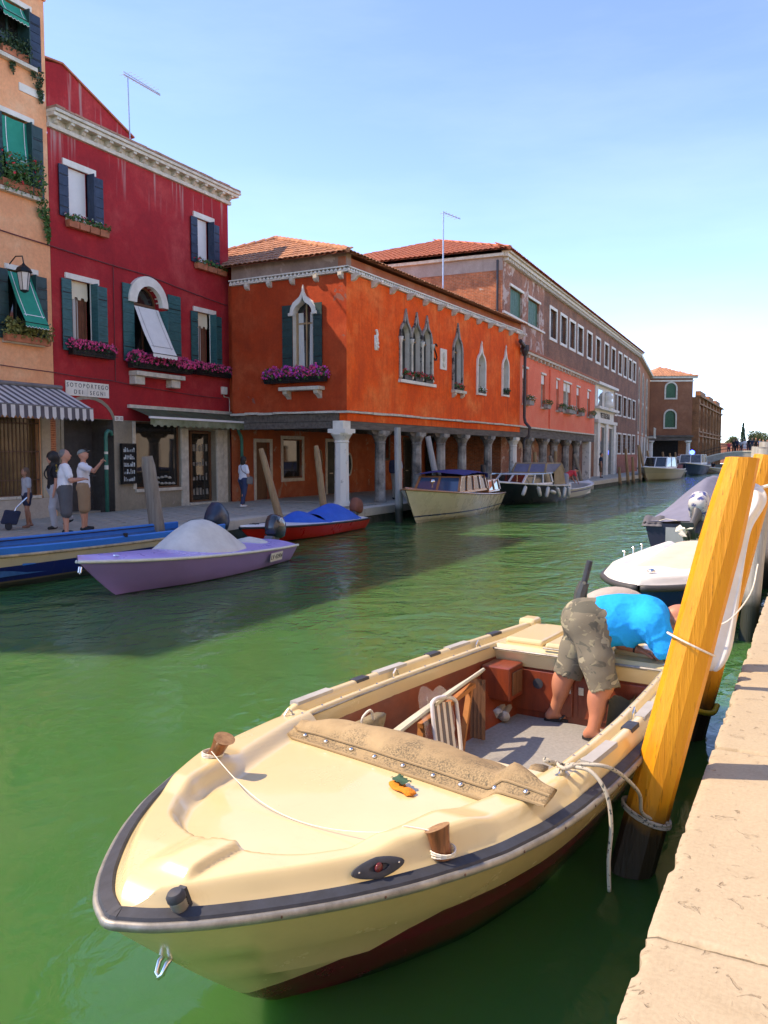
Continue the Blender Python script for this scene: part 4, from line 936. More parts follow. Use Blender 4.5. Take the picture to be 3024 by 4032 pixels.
q = MB(); q.tube([(.14, 0, .24), (.06, 0, .32), (-.05, 0, .31), (-.12, 0, .2), (-.06, 0, .08), (.05, 0, -.05), (.12, 0, -.18), (.05, 0, -.3), (-.06, 0, -.31), (-.14, 0, -.22)], .026, 6); q.build('bar', M_iron, si)
# floor edge of the upper storey: stone drip course (uneven stones) and timber beam
for FF, L in ((F, LO), (FS, SO)):
    x = -.12 if FF is F else 0
    while x < L:
        w_ = random.uniform(.5, 1.1); w_ = min(w_, L - x + .1); z_ = 3.54 + random.uniform(-.012, .012)
        FF.box('drip_stone', x, x + w_ - .015, -.2, (.13 if FF is F else .126) + random.uniform(0, .04), z_, z_ + .06 + random.uniform(0, .02), M_stone); x += w_
F.box('floor_beam', -.0, LO, -.28, .02, 3.28, 3.53, M_orange); FS.box('floor_beam', 0, SO - .30, -.26, .015, 3.28, 3.53, M_oldbeam)
F.box('timber_beam', .0, LO, -.30, .0, 3.02, 3.275, M_oldbeam); FS.box('timber_beam', 0, SO - .31, -.28, -.005, 3.05, 3.27, M_oldbeam)
q = F.mb(); q.add([(0, -.3, 3.27), (LO, -.3, 3.27), (LO, -5.2, 3.27), (0, -5.2, 3.27)], [(0, 1, 2, 3)]); q.build('arcade_ceiling', M_oldbeam, oran)
for k in range(26): F.box('joist', .3 + k * .62, .44 + k * .62, -5.0, -.301, 3.1, 3.262, M_oldbeam)
# columns
def column(FF, x, o, mat, z0=LQ, ztop=3.02, r=.21, sq=False, parent=None, bracket=True):
    h = ztop - z0; m = FF.mb(); n = 8 if sq else 14
    prof = [(r * 1.12, z0 + 0), (r * 1.12, z0 + .12), (r * 1.02, z0 + .16), (r * .98, z0 + .18), (r * .9, ztop - .46), (r * 1.0, ztop - .44), (r * 1.0, ztop - .41), (r * .92, ztop - .38), (r * 1.35, ztop - .20), (r * 1.42, ztop - .19), (r * 1.42, ztop - .14)]
    secs = []
    for rr_, zz in prof: secs.append([(x + rr_ * math.cos(2 * math.pi * (k + .5) / n), o + rr_ * math.sin(2 * math.pi * (k + .5) / n), zz) for k in range(n)])
    m.loft(secs, True, True, flip=True); m.box(x - r * 1.3, x + r * 1.3, o - r * 1.3, o + r * 1.3, ztop - .14, ztop - .005)
    c = m.build('column', mat, parent or FF.p, auto=40)
    if bracket:
        b = FF.mb(); b.prism([(-.75, ztop + .0), (.75, ztop + .0), (.62, ztop - .14), (.3, ztop - .20), (-.3, ztop - .20), (-.62, ztop - .14)], o - .12, o + .10, 'y')
        bo = FF.mb(); bo.prism([(x - .75, ztop), (x + .75, ztop), (x + .66, ztop - .1), (x + .5, ztop - .16), (x + .34, ztop - .135), (x - .34, ztop - .135), (x - .5, ztop - .16), (x - .66, ztop - .1)], o - .11, o + .09, 'y'); bo.build('timber_bracket', M_oldbeam, parent or FF.p)
    return c
column(F, -.05, -.17, M_column, r=.25, sq=True, bracket=False)
F.box('corner_block', -.28, .18, -.36, .03, 3.016, 3.275, M_white)
for x in (2.48, 5.31, 7.45, 9.55, 12.46, 15.69): column(F, x, -.17, M_shadecol if x < 15 else M_column, r=.20, sq=True)
# ground-floor wall deep in the arcade
AW = 5.0
FA = Fac(oran, (-.6, AW, ZB))
ar = lambda y: y * 1.083 - 23.6 + .6
ah = [rect(ar(23.30), ar(24.10), .5, 2.64), rect(ar(24.86), ar(26.05), 1.25, 2.78), rect(ar(27.75), ar(28.75), .5, 2.72), rect(ar(31.74), ar(32.7), 2.02, 3.02), rect(ar(34.2), ar(35.2), .5, 2.9), rect(ar(36.6), ar(38.2), .5, 3.0)]
FA.wall('arcade_wall', rect(.85, 20.0, .4, 3.3), ah, M_rustwall, .2)
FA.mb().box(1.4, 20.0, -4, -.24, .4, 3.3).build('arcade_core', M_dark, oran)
for i, h in enumerate(ah):
    s0, s1, z0, z1 = h[0][0], h[1][0], h[0][1], h[2][1]
    FA.ring('stone_frame', h, .13, -.02, .03, M_stone if i < 3 else M_oldbeam, open_bottom=(i in (0, 2, 4, 5)))
    if i == 1: rect_window(FA, s0, s1, z0, z1, M_glass2, -.12, None, None, M_wood, 0)
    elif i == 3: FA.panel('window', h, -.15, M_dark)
    elif i == 0:
        FA.panel('door', h, -.15, M_wood)
    else:
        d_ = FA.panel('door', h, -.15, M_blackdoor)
        nl = 2 if i == 5 else 1
        for k in range(nl):
            a = s0 + (s1 - s0) * k / nl; b = s0 + (s1 - s0) * (k + 1) / nl
            for zz0, zz1 in ((z0 + .12, z0 + .95), (z0 + 1.05, z1 - .15)): FA.ring('moulding', rect(a + .14, b - .14, zz0 + .05, zz1 - .05), .04, -.15, -.12, M_blackdoor, d_)
        FA.box('letter_slot', (s0 + s1) / 2 - .12, (s0 + s1) / 2 + .12, -.15, -.13, 1.35, 1.42, M_stone, d_)
ov = arc(ar(29.35), 1.75, .17, 0, 2 * math.pi, 15)[:-1]; ov = [(p[0], 1.75 + (p[1] - 1.75) * 2.6) for p in ov]
FA.ring('oval_frame', ov, .07, -.01, .05, M_stone); FA.panel('oval_window', ov, .012, M_dark)
ov2 = arc(ar(27.2), 1.95, .13, 0, 2 * math.pi, 15)[:-1]; ov2 = [(p[0], 1.95 + (p[1] - 1.95) * 3.0) for p in ov2]; FA.ring('oval_frame', ov2, .06, -.01, .05, M_woodlt)
# far gutter pipe at the pink joint
gp = thing('gutter_pipe', 'dark rainwater pipe with hopper between orange and pink houses', 'pipe', oran.matrix_basis @ Vector((LO + .05, -.22, 3.0 + ZB)))
q = MB(); q.tube([(0, 0, -.5), (.02, 0, -.1), (.22, .06, .1), (.26, .08, .5), (.05, 0, .75), (0, 0, 1.0), (0, 0, 4.2)], .075, 8); q.lathe([(.10, 4.0), (.2, 4.25), (.2, 4.5), (.1, 4.52)], 8); q.tube([(0, 0, 4.4), (0, -.8, 4.62)], .1, 8); q.build('pipe', M_pipe_dk, gp, smooth=False)

# ------------------------------------------------------------------ pink house
PP0, PP1 = (-12.5, 39.8), (-13.2, 59.6)
pink = thing('pink_house', 'salmon pink house on dark columns with small window boxes', 'house', (PP0[0], PP0[1], LQ - .02), fangle(PP0, PP1))
F = Fac(pink, (0, 0, ZB)); LP = 19.81
pwn = [(.5, 1.5), (4.3, 5.2), (7.85, 8.55), (9.75, 11.85), (13.55, 14.5), (17.1, 18.1)]
F.wall('wall', rect(0.02, LP, 3.6, 7.2), [rect(a, b, 4.75, 6.5) for a, b in pwn], M_pink, .25, mats=[M_pink, M_pink])
F.mb().box(.02, LP - .02, -.9, -.28, 3.6, 7.18).build('core', M_pink, pink)
q = F.mb(); q.loft([[(LP, 0, 3.6), (LP, 0, 7.2)], [(LP, -1.6, 3.6), (LP, -1.6, 7.2)]]); q.build('far_wall', M_pink, pink)
F.box('cornice', 0.02, LP + .2, -.05, .22, 7.2, 7.32, M_stone); F.box('roof_edge', 0.02, LP + .25, -1.6, .26, 7.322, 7.42, M_tiles2)
for k in range(24): F.box('corbel', .3 + k * .82, .45 + k * .82, -.02, .18, 7.04, 7.198, M_stone)
for i, (a, b) in enumerate(pwn):
    w_ = F.panel('window', rect(a - .01, b + .01, 4.75, 6.5), -.2, simple('grey_pane', (.22, .21, .19), .3)); F.ring('frame', rect(a + .05, b - .05, 4.8, 6.45), .06, -.2, -.15, M_stone, w_)
    F.box('blind', a + .02, b - .02, -.1, -.07, 6.0, 6.49, M_blind, w_)
    if i == 3: F.box('mullion', (a + b) / 2 - .12, (a + b) / 2 + .12, -.2, -.02, 4.75, 6.5, M_stone, w_)
    F.box('lintel', a - .08, b + .08, -.02, .05, 6.5, 6.6, M_white); F.box('sill', a - .1, b + .1, -.02, .12, 4.64, 4.75, M_stone)
    flowerbox(F, a + .05, b - .05, 4.66, .13, .25, M_whfl if i in (0, 3) else None, ['first', 'second', 'third', 'fourth and widest', 'fifth', 'last'][i] + ' grey plant box along the pink house front counted from the orange house', boxmat=simple('grey_trough', (.30, .29, .26), .8), n=240, nb=30, grow=.2, seed=60 + i, h=.22, leafm=0)
F.box('floor_band', 0.02, LP + .1, -.02, .1, 3.52, 3.6, M_stone); F.box('timber_beam', .02, LP, -.32, .0, 3.05, 3.515, M_oldbeam)
F.box('buttress', 6.1, 6.5, -.02, .08, 3.6, 6.9, M_pink)
for i, x in enumerate((2.26, 5.66, 8.28, 11.42, 14.57)): column(F, x, -.2, M_shadecol, r=.24, sq=True, ztop=3.05)
F.box('end_pier', 18.2, 18.75, -.5, .0, .42, 3.05, M_column, bevel=.02)
q = F.mb(); q.add([(0, -.3, 3.3), (LP, -.3, 3.3), (LP, -4.6, 3.3), (0, -4.6, 3.3)], [(0, 1, 2, 3)]); q.build('arcade_ceiling', M_oldbeam, pink)
FB = Fac(pink, (0, 4.4, ZB)); bh = [rect(1.2, 2.4, .5, 3.1), rect(4.7, 5.6, .5, 2.8), rect(8.2, 9.2, .5, 2.8), rect(12, 14.5, .9, 2.8), rect(16, 17.2, .5, 2.8)]
FB.wall('arcade_wall', rect(-.2, LP, .4, 3.3), bh, M_rustwall, .2)
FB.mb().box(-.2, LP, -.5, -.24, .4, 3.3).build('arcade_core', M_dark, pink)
for h in bh:
    FB.panel('shop_opening', h, -.16, M_glass2); FB.ring('stone_frame', h, .12, -.02, .03, M_woodlt)

# ------------------------------------------------------------------ long brown brick building
BP0, BP1 = (-13.5, 40.0), (-14.75, 86.0)
brick = thing('brick_building', 'long brown brick building with white framed windows and tiled roof', 'building', (BP0[0], BP0[1], LQ - .02), fangle(BP0, BP1))
F = Fac(brick, (0, 0, ZB)); LB = 46.02
FS = Fac(brick, (0, 16, ZB), (0, -1, 0), (-1, 0, 0))
gw = [(1.35, 3.55, 9.35, 10.75), (4.8, 7.1, 9.4, 10.75)]
M_greyplas = plaster('grey_plaster', (.38, .30, .25), (.28, .22, .18), (.44, .36, .30), 21, .5)
F.wall('render_wall', rect(0, 8.25, .4, 12.05), [rect(*w_) for w_ in gw], bricks('patched_bricks', (.42, .15, .075), (.34, .12, .06), (.36, .25, .18), patch=(.52, .40, .33), patch_at=.52), .25)
xs = [9.65, 12.4, 14.97, 17.5, 20.7, 23.98, 27.5, 30.7, 34.1, 36.9, 39.7, 42.3]
lows = [(34.1, 35.9), (37.0, 38.7), (39.6, 41.3), (42.4, 44.1)]; gnd = [(34.3, 36.1), (37.1, 38.9), (39.8, 41.5), (42.6, 44.2)]
port = rect(23.7, 32.2, .42, 7.5)
F.wall('brick_wall', rect(8.25, LB, .4, 12.05), [rect(x, x + 1.62, 9.25, 10.95) for x in xs] + [rect(a, b, 5.65, 7.3) for a, b in lows] + [rect(a, b, 2.3, 3.95) for a, b in gnd] + [rect(32.6, 33.6, 5.6, 7.3), rect(32.5, 33.7, .5, 3.9)], M_brickbrown, .25)
F.mb().box(0.02, LB - .02, -14, -.3, .4, 12.03).build('core', M_brickbrown, brick)
FS.mb().add([(0, 0, .4), (16, 0, .4), (16, 0, 12.05), (0, 0, 12.05)], [(0, 1, 2, 3)]); q = FS.mb(); q.add([(0, .01, .4), (16, .01, .4), (16, .01, 11.5), (0, .01, 11.5)], [(0, 1, 2, 3)]); q.build('side_wall', M_brickor, brick)
FS.box('side_band', 0, 16, -.02, .05, 11.3, 11.95, M_greyplas); FS.box('side_pier', 10.9, 11.5, -.02, .06, 3, 11.298, M_greyplas); FS.box('side_cornice', 0, 16.1, -.02, .25, 11.953, 12.1, M_stone)
FS.box('corner_quoin', 15.55, 16.0, -.02, .045, 9.4, 11.3, M_brickor)
q = F.mb(); q.loft([[(LB, 0, .4), (LB, 0, 12.05)], [(LB, -14, .4), (LB, -14, 12.05)]]); q.build('far_wall', M_brickbrown, brick)
F.box('cornice', -.1, LB + .3, -.02, .30, 11.95, 12.12, M_stone); F.box('cornice_gutter', -.1, LB + .35, -.02, .42, 12.123, 12.24, M_stone)
q = F.mb()
for k in range(150): q.box(.1 + k * .306, .24 + k * .306, -.02, .24, 11.78, 11.948)
q.build('dentils', M_stone, brick)['kind'] = 'stuff'
F.box('string_band', 0, 8.2, -.02, .10, 9.22, 9.33, M_white)
for (a, b, c, d) in gw:
    w_ = F.panel('green_shutter', rect(a - .01, b + .01, c, d), -.14, M_shut_green); F.box('lintel', a - .2, b + .2, -.02, .07, d, d + .13, M_white)
    for k in range(6): x = a + (b - a) * (k + .5) / 6; F.box('board', x - (b - a) / 12 + .012, x + (b - a) / 12 - .012, -.139, -.115, c + .02, d - .02, M_shut_green, w_)
M_paneg = simple('pale_pane', (.10, .105, .11), .12, var=.3)
def framed(F, a, b, c, d, w=.17, glass=M_paneg, bars=0):
    w_ = F.panel('window', rect(a - .01, b + .01, c, d), -.2, glass); F.ring('surround', rect(a, b, c, d), w, -.05, .05, M_white, w_)
    F.box('mullion', (a + b) / 2 - .04, (a + b) / 2 + .04, -.2, -.15, c, d, M_blind, w_)
    for k in range(bars): zz = c + (d - c) * (k + 1) / (bars + 1); F.box('bar', a, b, -.04, -.02, zz - .015, zz + .015, M_iron, w_)
    return w_
for x in xs: framed(F, x, x + 1.62, 9.25, 10.95)
for a, b in lows: framed(F, a, b, 5.65, 7.3, .13)
for a, b in gnd: framed(F, a, b, 2.3, 3.95, .13, M_paneg, 4)
framed(F, 32.6, 33.6, 5.6, 7.3, .13); framed(F, 32.5, 33.7, .5, 3.9, .16, M_dark)
F.box('lower_wall', 33.9, LB, -.02, .06, .42, 2.15, simple('red_brick_base', (.36, .115, .06), .9, var=.25, scale=3))
# white stone portal
F.box('portal_field', 23.9, 32.0, -.02, .05, .42, 7.5, M_white)
for x in (24.0, 27.5, 31.0): F.box('portal_pilaster', x, x + 1.0, .05, .28, .42, 4.6, M_white, bevel=.02)
for a, b in ((25.05, 27.45), (28.55, 30.95)): F.panel('portal_door', rect(a, b, .5, 4.3), .07, M_glass); F.ring('portal_frame', rect(a, b, .5, 4.3), .12, .05, .14, M_white)
F.box('portal_entablature', 23.7, 32.2, .05, .34, 4.6, 4.85, M_white); F.box('portal_cornice', 23.5, 32.5, .05, .45, 5.65, 5.85, M_white)
for a, b in ((24.8, 26.6), (29.4, 31.2)): F.panel('portal_window', rect(a, b, 5.95, 7.2), .07, M_glass)
F.box('portal_top', 23.6, 32.3, .05, .4, 7.5, 7.7, M_white)
q = F.mb(); q.lathe([(.5, 5.86), (.42, 6.2), (.3, 6.5), (.42, 6.75), (.25, 7.05), (.05, 7.2)], 12, (28.0, .25, 0)); q.build('portal_statue', M_white, brick, smooth=True)
text_obj('V E T R E R I A', .62, M_oldbeam, brick, F.xf @ Vector((28.0, .07, 5.22)), (R(90), 0, 0), 'portal_lettering', .02)
# hipped roof
hz = 12.25 + ZB
H0, H1, H2, H3 = (-.5, -.5, hz), (-.5, 14, hz), (8, 6.6, hz + 3.0), (LB - 8, 6.6, hz + 3.0); H4 = (LB + .4, -.5, hz); H5 = (LB + .4, 14, hz)
q = MB(); q.add([Vector(p) - Vector((0, 0, .05)) for p in (H0, H1, H2, H3, H4, H5)], [(0, 1, 2), (4, 0, 2, 3), (1, 5, 3, 2), (5, 4, 3)]); q.build('roof_deck', M_tiles2, brick)
tile_roof([H0, H1, H2], brick, M_tiles2, .27, .45, 0, .06); tile_roof([H4, H0, H2, H3], brick, M_tiles2, .3, .8, 0, .06)
q = MB(); q.tube([H0, H2], .1, 8); q.tube([H2, H3], .1, 8); q.build('ridge_tiles', M_tiles2, brick)
dq = thing('rain_pipe', 'brown rainwater pipe on the corner of the brick building above the pink roof', 'pipe', brick.matrix_basis @ Vector((-.06, .25, 7.6 + ZB)))
q = MB(); q.tube([(0, 0, 0), (0, 0, 4.2)], .06, 8); q.build('pipe', M_pipe_dk, dq)
an = thing('tall_antenna', 'tall slim antenna mast rising behind the orange roof', 'antenna', (-15.4, 36.9, 8.6))
q = MB(); q.tube([(0, 0, -.3), (0, 0, 5.0)], .035, 6); q.build('mast', _mats['galvanised'], an); q = MB(); q.tube([(0, 0, 4.95), (.5, .9, 4.8)], .02, 6)
for k in range(5): q.tube([(.1 * k - .2, .18 * k + .1, 4.93 - .03 * k), (.1 * k + .2, .18 * k - .1, 4.93 - .03 * k)], .012, 4)
q.build('boom', _mats['galvanised'], an)

# ------------------------------------------------------------------ tan house, brown corner house, arched hall
TP0, TP1 = (-15.3, 88.0), (-18.2, 115.0)
tan = thing('tan_house', 'narrow orange brick house front with arched windows beyond the brick building', 'house', (TP0[0], TP0[1], LQ - .02), fangle(TP0, TP1))
F = Fac(tan, (0, 0, ZB)); LT = 27.1
M_tan = plaster('tan_plaster', (.40, .16, .075), (.31, .125, .06), (.45, .21, .11), 31, .3)
tw = [arched(x, x + 2.2, z0, z0 + 2.1, 8) for z0 in (8.0, 4.6) for x in (2.5, 10, 17.5)]
F.wall('wall', rect(0, LT, .4, 12.3), tw, M_tan, .3); F.mb().box(0, LT, -12, -.32, .4, 12.3).build('core', M_tan, tan)
for h in tw: p_ = F.panel('arched_window', h, -.25, M_glass); F.ring('surround', h, .25, -.05, .08, M_stone, p_)
F.box('cornice', -.2, LT, -.05, .4, 12.3, 12.6, M_stone)
for x in (1.5, 8.5, 14, 20): F.box('ground_pier', x, x + 2.0, -.05, .15, .42, 4.2, M_stone)
for x in (3.6, 10.6, 16.2): F.box('ground_door', x, x + 4.8 - 2, -.05, .05, .42, 3.6, M_dark)
F.box('balcony', 20, 25, -.05, 1.0, 4.2, 4.4, M_stone); q = F.mb()
for k in range(18): q.box(20.05 + k * .28, 20.15 + k * .28, .88, .96, 4.4, 5.4)
q.box(20, 25, .86, .98, 5.4, 5.5); q.build('balcony_rail', M_stone, tan)
CP0, CP1 = (-18.2, 115.2), (-13.1, 117.4)
chs = thing('corner_house', 'brown corner house with green arched shutters over a dark portico', 'house', (CP0[0], CP0[1], LQ - .02), fangle(CP0, CP1))
F = Fac(chs, (0, 0, ZB)); LC = 5.55
cw = [arched(2.05, 3.35, 9.65, 10.95, 10), arched(2.0, 3.35, 5.75, 7.3, 10)]
F.wall('wall', rect(0, LC, 4.7, 12.2), cw, M_brickC, .25); F.mb().box(0, LC, -12, -.3, 4.7, 12.2).build('core', M_brickC, chs)
for h in cw: p_ = F.panel('arched_shutter', h, -.1, M_shut_green); F.ring('surround', h, .2, -.05, .08, M_stone, p_)
F.box('floor_band', -.1, LC + .2, -.05, .2, 4.45, 4.7, M_oldbeam); F.box('portico_beam', 0, LC, -.4, .05, 4.0, 4.448, M_oldbeam)
F.box('frieze', 0, LC + .1, -.05, .08, 11.8, 12.0, M_white); F.box('cornice', -.1, LC + .5, -.05, .5, 12.2, 12.45, M_stone)
for x in (.3, 5.2): column(F, x, -.25, M_column, r=.28, sq=True, ztop=4.0, bracket=False)
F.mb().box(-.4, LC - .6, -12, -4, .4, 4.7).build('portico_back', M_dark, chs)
zt = 12.46 + ZB
q = MB(); q.add([(-.4, -.6, zt), (LC + .6, -.6, zt), (LC + .6, 12, zt), (-.4, 12, zt), (LC / 2 - .6, 4, zt + 1.7), (LC / 2 - .6, 9, zt + 1.7)], [(0, 1, 4), (1, 2, 5, 4), (2, 3, 5), (3, 0, 4, 5)]); q.build('roof_deck', M_tiles, chs)
tile_roof([(-.4, -.6, zt), (LC + .6, -.6, zt), (LC / 2 - .6, 4, zt + 1.7)], chs, M_tiles, .35, .6, 0, .08)
FE = Fac(chs, (LC, 0, ZB), (0, 1, 0), (1, 0, 0)); FE.mb()
q = FE.mb(); q.add([(0, .01, 4.7), (12, .01, 4.7), (12, .01, 12.2), (0, .01, 12.2)], [(0, 1, 2, 3)]); q.build('canal_wall', M_brickC, chs)
for k in range(3):
    for z0 in (5.4, 9.0): h = arched(1 + k * 3.6, 2.4 + k * 3.6, z0, z0 + 1.8, 8); p_ = FE.panel('arched_window', h, .03, M_glass); FE.ring('surround', h, .22, .0, .1, M_stone, p_)
hall = thing('arched_hall', 'long ochre brick hall with rows of arches near the bridge', 'building', (-12.9, 121.0, LQ - .02), R(90))
F = Fac(hall, (0, 0, ZB)); LD = 38
arch_h = []
for k in range(15):
    x = .5 + k * 2.5; arch_h += [arched(x, x + 1.6, .5, 3.1, 8), arched(x, x + 1.6, 5.9, 7.6, 8)]
F.wall('wall', rect(0, LD, .4, 10.0), arch_h, M_brickD, .5); F.mb().box(.03, LD, -12, -.52, .4, 9.98).build('core', M_brickD, hall)
for h in arch_h: F.panel('arched_window', h, -.4, M_dark)
for k in range(8): F.box('pilaster', .02 + k * 5.0, .36 + k * 5.0, -.05, .3, .42, 9.98, M_brickD)
for zz, oo in ((4.6, .35), (5.2, .25), (9.0, .35), (9.999, .5)): F.box('string_course', 0, LD, -.05, oo, zz, zz + .2, M_brickD)
for x in (3, 15, 27): F.box('parapet', x, x + 7, -.6, .1, 10.2, 11.0, M_brickD)
q = F.mb(); q.add([(0, .01, .4), (0, -12, .4), (0, -12, 10.0), (0, .01, 10.0)], [(0, 1, 2, 3)]); q.build('near_wall', M_brickD, hall)

# ------------------------------------------------------------------ bridge
bri = thing('footbridge', 'pale stone footbridge arching over the far end of the canal', 'bridge', (-13.5, 119.2, 0))
M_bst = simple('bridge_stone', (.50, .47, .42), .85, col2=(.34, .31, .27), scale=1.2)
def deck_z(x): t = x / 14.6; return .55 + 1.95 * (4 * t * (1 - t)) ** .72
q = MB(); top = []; bt = []
for i in range(33):
    x = 14.6 * i / 32; t = min(1, max(0, (x - 1.6) / 11.4)); top.append((x, deck_z(x))); bt.append((x, (-.6 if (x < 1.6 or x > 13) else -.1 + 1.95 * math.sqrt(max(0, 1 - (2 * t - 1) ** 2)))))
for i in range(32):
    a, b, c, d = top[i], top[i + 1], bt[i + 1], bt[i]
    for y, fl in ((0, False), (3.4, True)):
        f_ = [(a[0], y, a[1]), (b[0], y, b[1]), (c[0], y, c[1]), (d[0], y, d[1])]; q.add(f_, [(3, 2, 1, 0) if not fl else (0, 1, 2, 3)])
    q.add([(a[0], 0, a[1]), (b[0], 0, b[1]), (b[0], 3.4, b[1]), (a[0], 3.4, a[1])], [(0, 1, 2, 3)]); q.add([(d[0], 0, d[1]), (c[0], 0, c[1]), (c[0], 3.4, c[1]), (d[0], 3.4, d[1])], [(3, 2, 1, 0)])
q.build('span', M_bst, bri)
for y in (-.06, 3.25):
    q = MB(); q.loft([[(x, y, z + .0), (x, y + .2, z + .0), (x, y + .2, z + .16), (x, y, z + .16)] for x, z in top], True, True); q.build('kerb', M_white, bri)
    q = MB()
    for x, z in top[::2]: q.tube([(x, y + .1, z + .16), (x, y + .1, z + 1.0)], .02, 5)
    for hh in (.6, 1.0): q.tube([(x, y + .1, z + hh) for x, z in top], .022, 5)
    q.build('railing', M_iron, bri)

# ------------------------------------------------------------------ far right: wall, house roof, trees
fw_ = thing('garden_wall', 'low pinkish brick wall beyond the bridge', 'wall', (-14, 168, .5)); MB().box(0, 46, 0, .6, 0, 3.6).build('wall', simple('pinkish_wall', (.46, .20, .13), .9, var=.15, scale=.6), fw_); MB().box(0, 46, -.1, .7, 3.6, 3.8).build('coping', M_tiles, fw_)
fh = thing('far_house', 'distant house with a red tiled gable roof right of the bridge', 'house', (-3.2, 190, .5)); MB().box(0, 14, 0, 10, 0, 4.6).build('wall', M_peach, fh)
q = MB(); q.add([(-.6, -.6, 4.5), (14.6, -.6, 4.5), (14.6, 5, 8), (-.6, 5, 8), (14.6, 10.6, 4.5), (-.6, 10.6, 4.5)], [(0, 1, 2, 3), (3, 2, 4, 5), (0, 3, 5), (1, 4, 2)]); q.build('roof', M_tiles2, fh)
def tree(name, label, loc, h, rx, kind, seed, group='trees beyond the bridge'):
    t = thing(name, label, 'tree', loc, 0, group); rr = random.Random(seed)
    q = MB(); q.tube([(0, 0, 0), (.05, .03, h * .35), (.0, .05, h * .8)], [.16, .13, .04], 8)
    if kind == 'round':
        for k in range(6): a = k * 1.05; q.tube([(0, 0, h * .4), (math.cos(a) * rx * .7, math.sin(a) * rx * .7, h * .72)], [.07, .02], 6)
    q.build('trunk', M_oldbeam, t)
    if kind == 'round': bx = [(math.cos(a) * rx * .55, math.sin(a) * rx * .55, h * (.62 + .22 * rr.random()), rx * .55, rx * .55, h * .16) for a in [rr.uniform(0, 6.3) for _ in range(9)]] + [(0, 0, h * .8, rx * .6, rx * .6, h * .2)]
    else: bx = [(0, 0, h * (.15 + .85 * k / 9), rx * (1 - (k / 9.5) ** 1.6) + .1, rx * (1 - (k / 9.5) ** 1.6) + .1, h * .09) for k in range(10)]
    foliage('crown', bx, 2600, .17 if kind == 'round' else .15, simple('far_leaves' + kind, (.10, .13, .05) if kind == 'round' else (.03, .07, .035), .7, var=.35, scale=.8), t, seed)
    return t
tree('cypress_tree', 'slim dark cypress left of the olive tree beyond the bridge', (-10.2, 176, .5), 7.2, .8, 'cyp', 1); tree('cypress_tree', 'broad dark cypress right of the olive tree beyond the bridge', (-4.0, 178, .5), 7.6, 1.5, 'cyp', 2)
tree('olive_tree', 'round pale olive tree between two cypresses beyond the bridge', (-7.4, 178, .5), 6.4, 2.2, 'round', 3); tree('garden_tree', 'low dark tree beside the arched hall beyond the bridge', (-12.5, 180, .5), 5.4, 1.4, 'round', 4)
# ================================================================== BOATS
def interp(tab):
    xs = [p[0] for p in tab]; ys_ = [p[1] for p in tab]
    return lambda x: float(np.interp(x, xs, ys_))
def smooth_tab(tab, n=200):
    """monotone-ish smooth version of a table"""
    xs = np.array([p[0] for p in tab]); yv = np.array([p[1] for p in tab]); g = np.linspace(xs[0], xs[-1], n); y = np.interp(g, xs, yv)
    k = np.ones(9) / 9
    for _ in range(2):
        yp = np.concatenate([[y[0]] * 4, y, [y[-1]] * 4]); yy = np.convolve(yp, k, 'valid'); yy[0] = y[0]; yy[-1] = y[-1]; y = yy
    return lambda x: float(np.interp(x, g, y))
def sstep(a, b, x):
    t = min(1, max(0, (x - a) / (b - a))); return t * t * (3 - 2 * t)
def paint(name, stops, rough=.25, var=.06, dirt=.25, coat=.3, slope=0.0, line=None):
    """hull paint in bands by height (z in the boat's own frame), with scuffs"""
    m, nt, b = base(name); t = nt.nodes.new('ShaderNodeTexCoord'); sp = nt.nodes.new('ShaderNodeSeparateXYZ'); nt.links.new(t.outputs['Object'], sp.inputs[0])
    mr = N(nt, 'ShaderNodeMapRange'); mr.inputs[1].default_value = -.5; mr.inputs[2].default_value = 1.5
    src = sp.outputs[2]
    if line:   # paint line rising from the stem to a level boot top
        l1 = N(nt, 'ShaderNodeMath', operation='MULTIPLY_ADD'); nt.links.new(sp.outputs[0], l1.inputs[0]); l1.inputs[1].default_value = -line[2]; l1.inputs[2].default_value = line[1] + line[2] * line[0]
        l2 = N(nt, 'ShaderNodeMath', operation='MINIMUM'); nt.links.new(l1.outputs[0], l2.inputs[0]); l2.inputs[1].default_value = line[3]
        l3 = N(nt, 'ShaderNodeMath', operation='SUBTRACT'); nt.links.new(sp.outputs[2], l3.inputs[0]); nt.links.new(l2.outputs[0], l3.inputs[1]); src = l3.outputs[0]
    if slope:
        mu = N(nt, 'ShaderNodeMath', operation='MULTIPLY_ADD'); nt.links.new(sp.outputs[0], mu.inputs[0]); mu.inputs[1].default_value = -slope; nt.links.new(sp.outputs[2], mu.inputs[2]); src = mu.outputs[0]
    nt.links.new(src, mr.inputs[0])
    r = ramp(nt, [((z + .5) / 2, c) for z, c in stops], 'CONSTANT'); nt.links.new(mr.outputs[0], r.inputs[0])
    n1 = noise(nt, t.outputs['Object'], 2.0, 6, .7); r1 = ramp(nt, [(.3, 1 - var), (.7, 1 + var)]); nt.links.new(n1, r1.inputs[0]); c = mix(nt, 1, r.outputs[0], r1.outputs[0], 'MULTIPLY')
    mp = nt.nodes.new('ShaderNodeMapping'); mp.inputs['Scale'].default_value = (6, 6, .8); nt.links.new(t.outputs['Object'], mp.inputs[0])
    n2 = noise(nt, mp.outputs[0], 1.5, 6, .7); r2 = ramp(nt, [(.55, 0), (.8, dirt)]); nt.links.new(n2, r2.inputs[0]); c = mix(nt, r2.outputs[0], c, (.16, .13, .09))
    nt.links.new(c, b.inputs['Base Color']); rr = ramp(nt, [(.3, rough - .06), (.7, rough + .12)]); nt.links.new(n1, rr.inputs[0]); nt.links.new(rr.outputs[0], b.inputs['Roughness'])
    b.inputs['Coat Weight'].default_value = coat; b.inputs['Coat Roughness'].default_value = .12
    return m
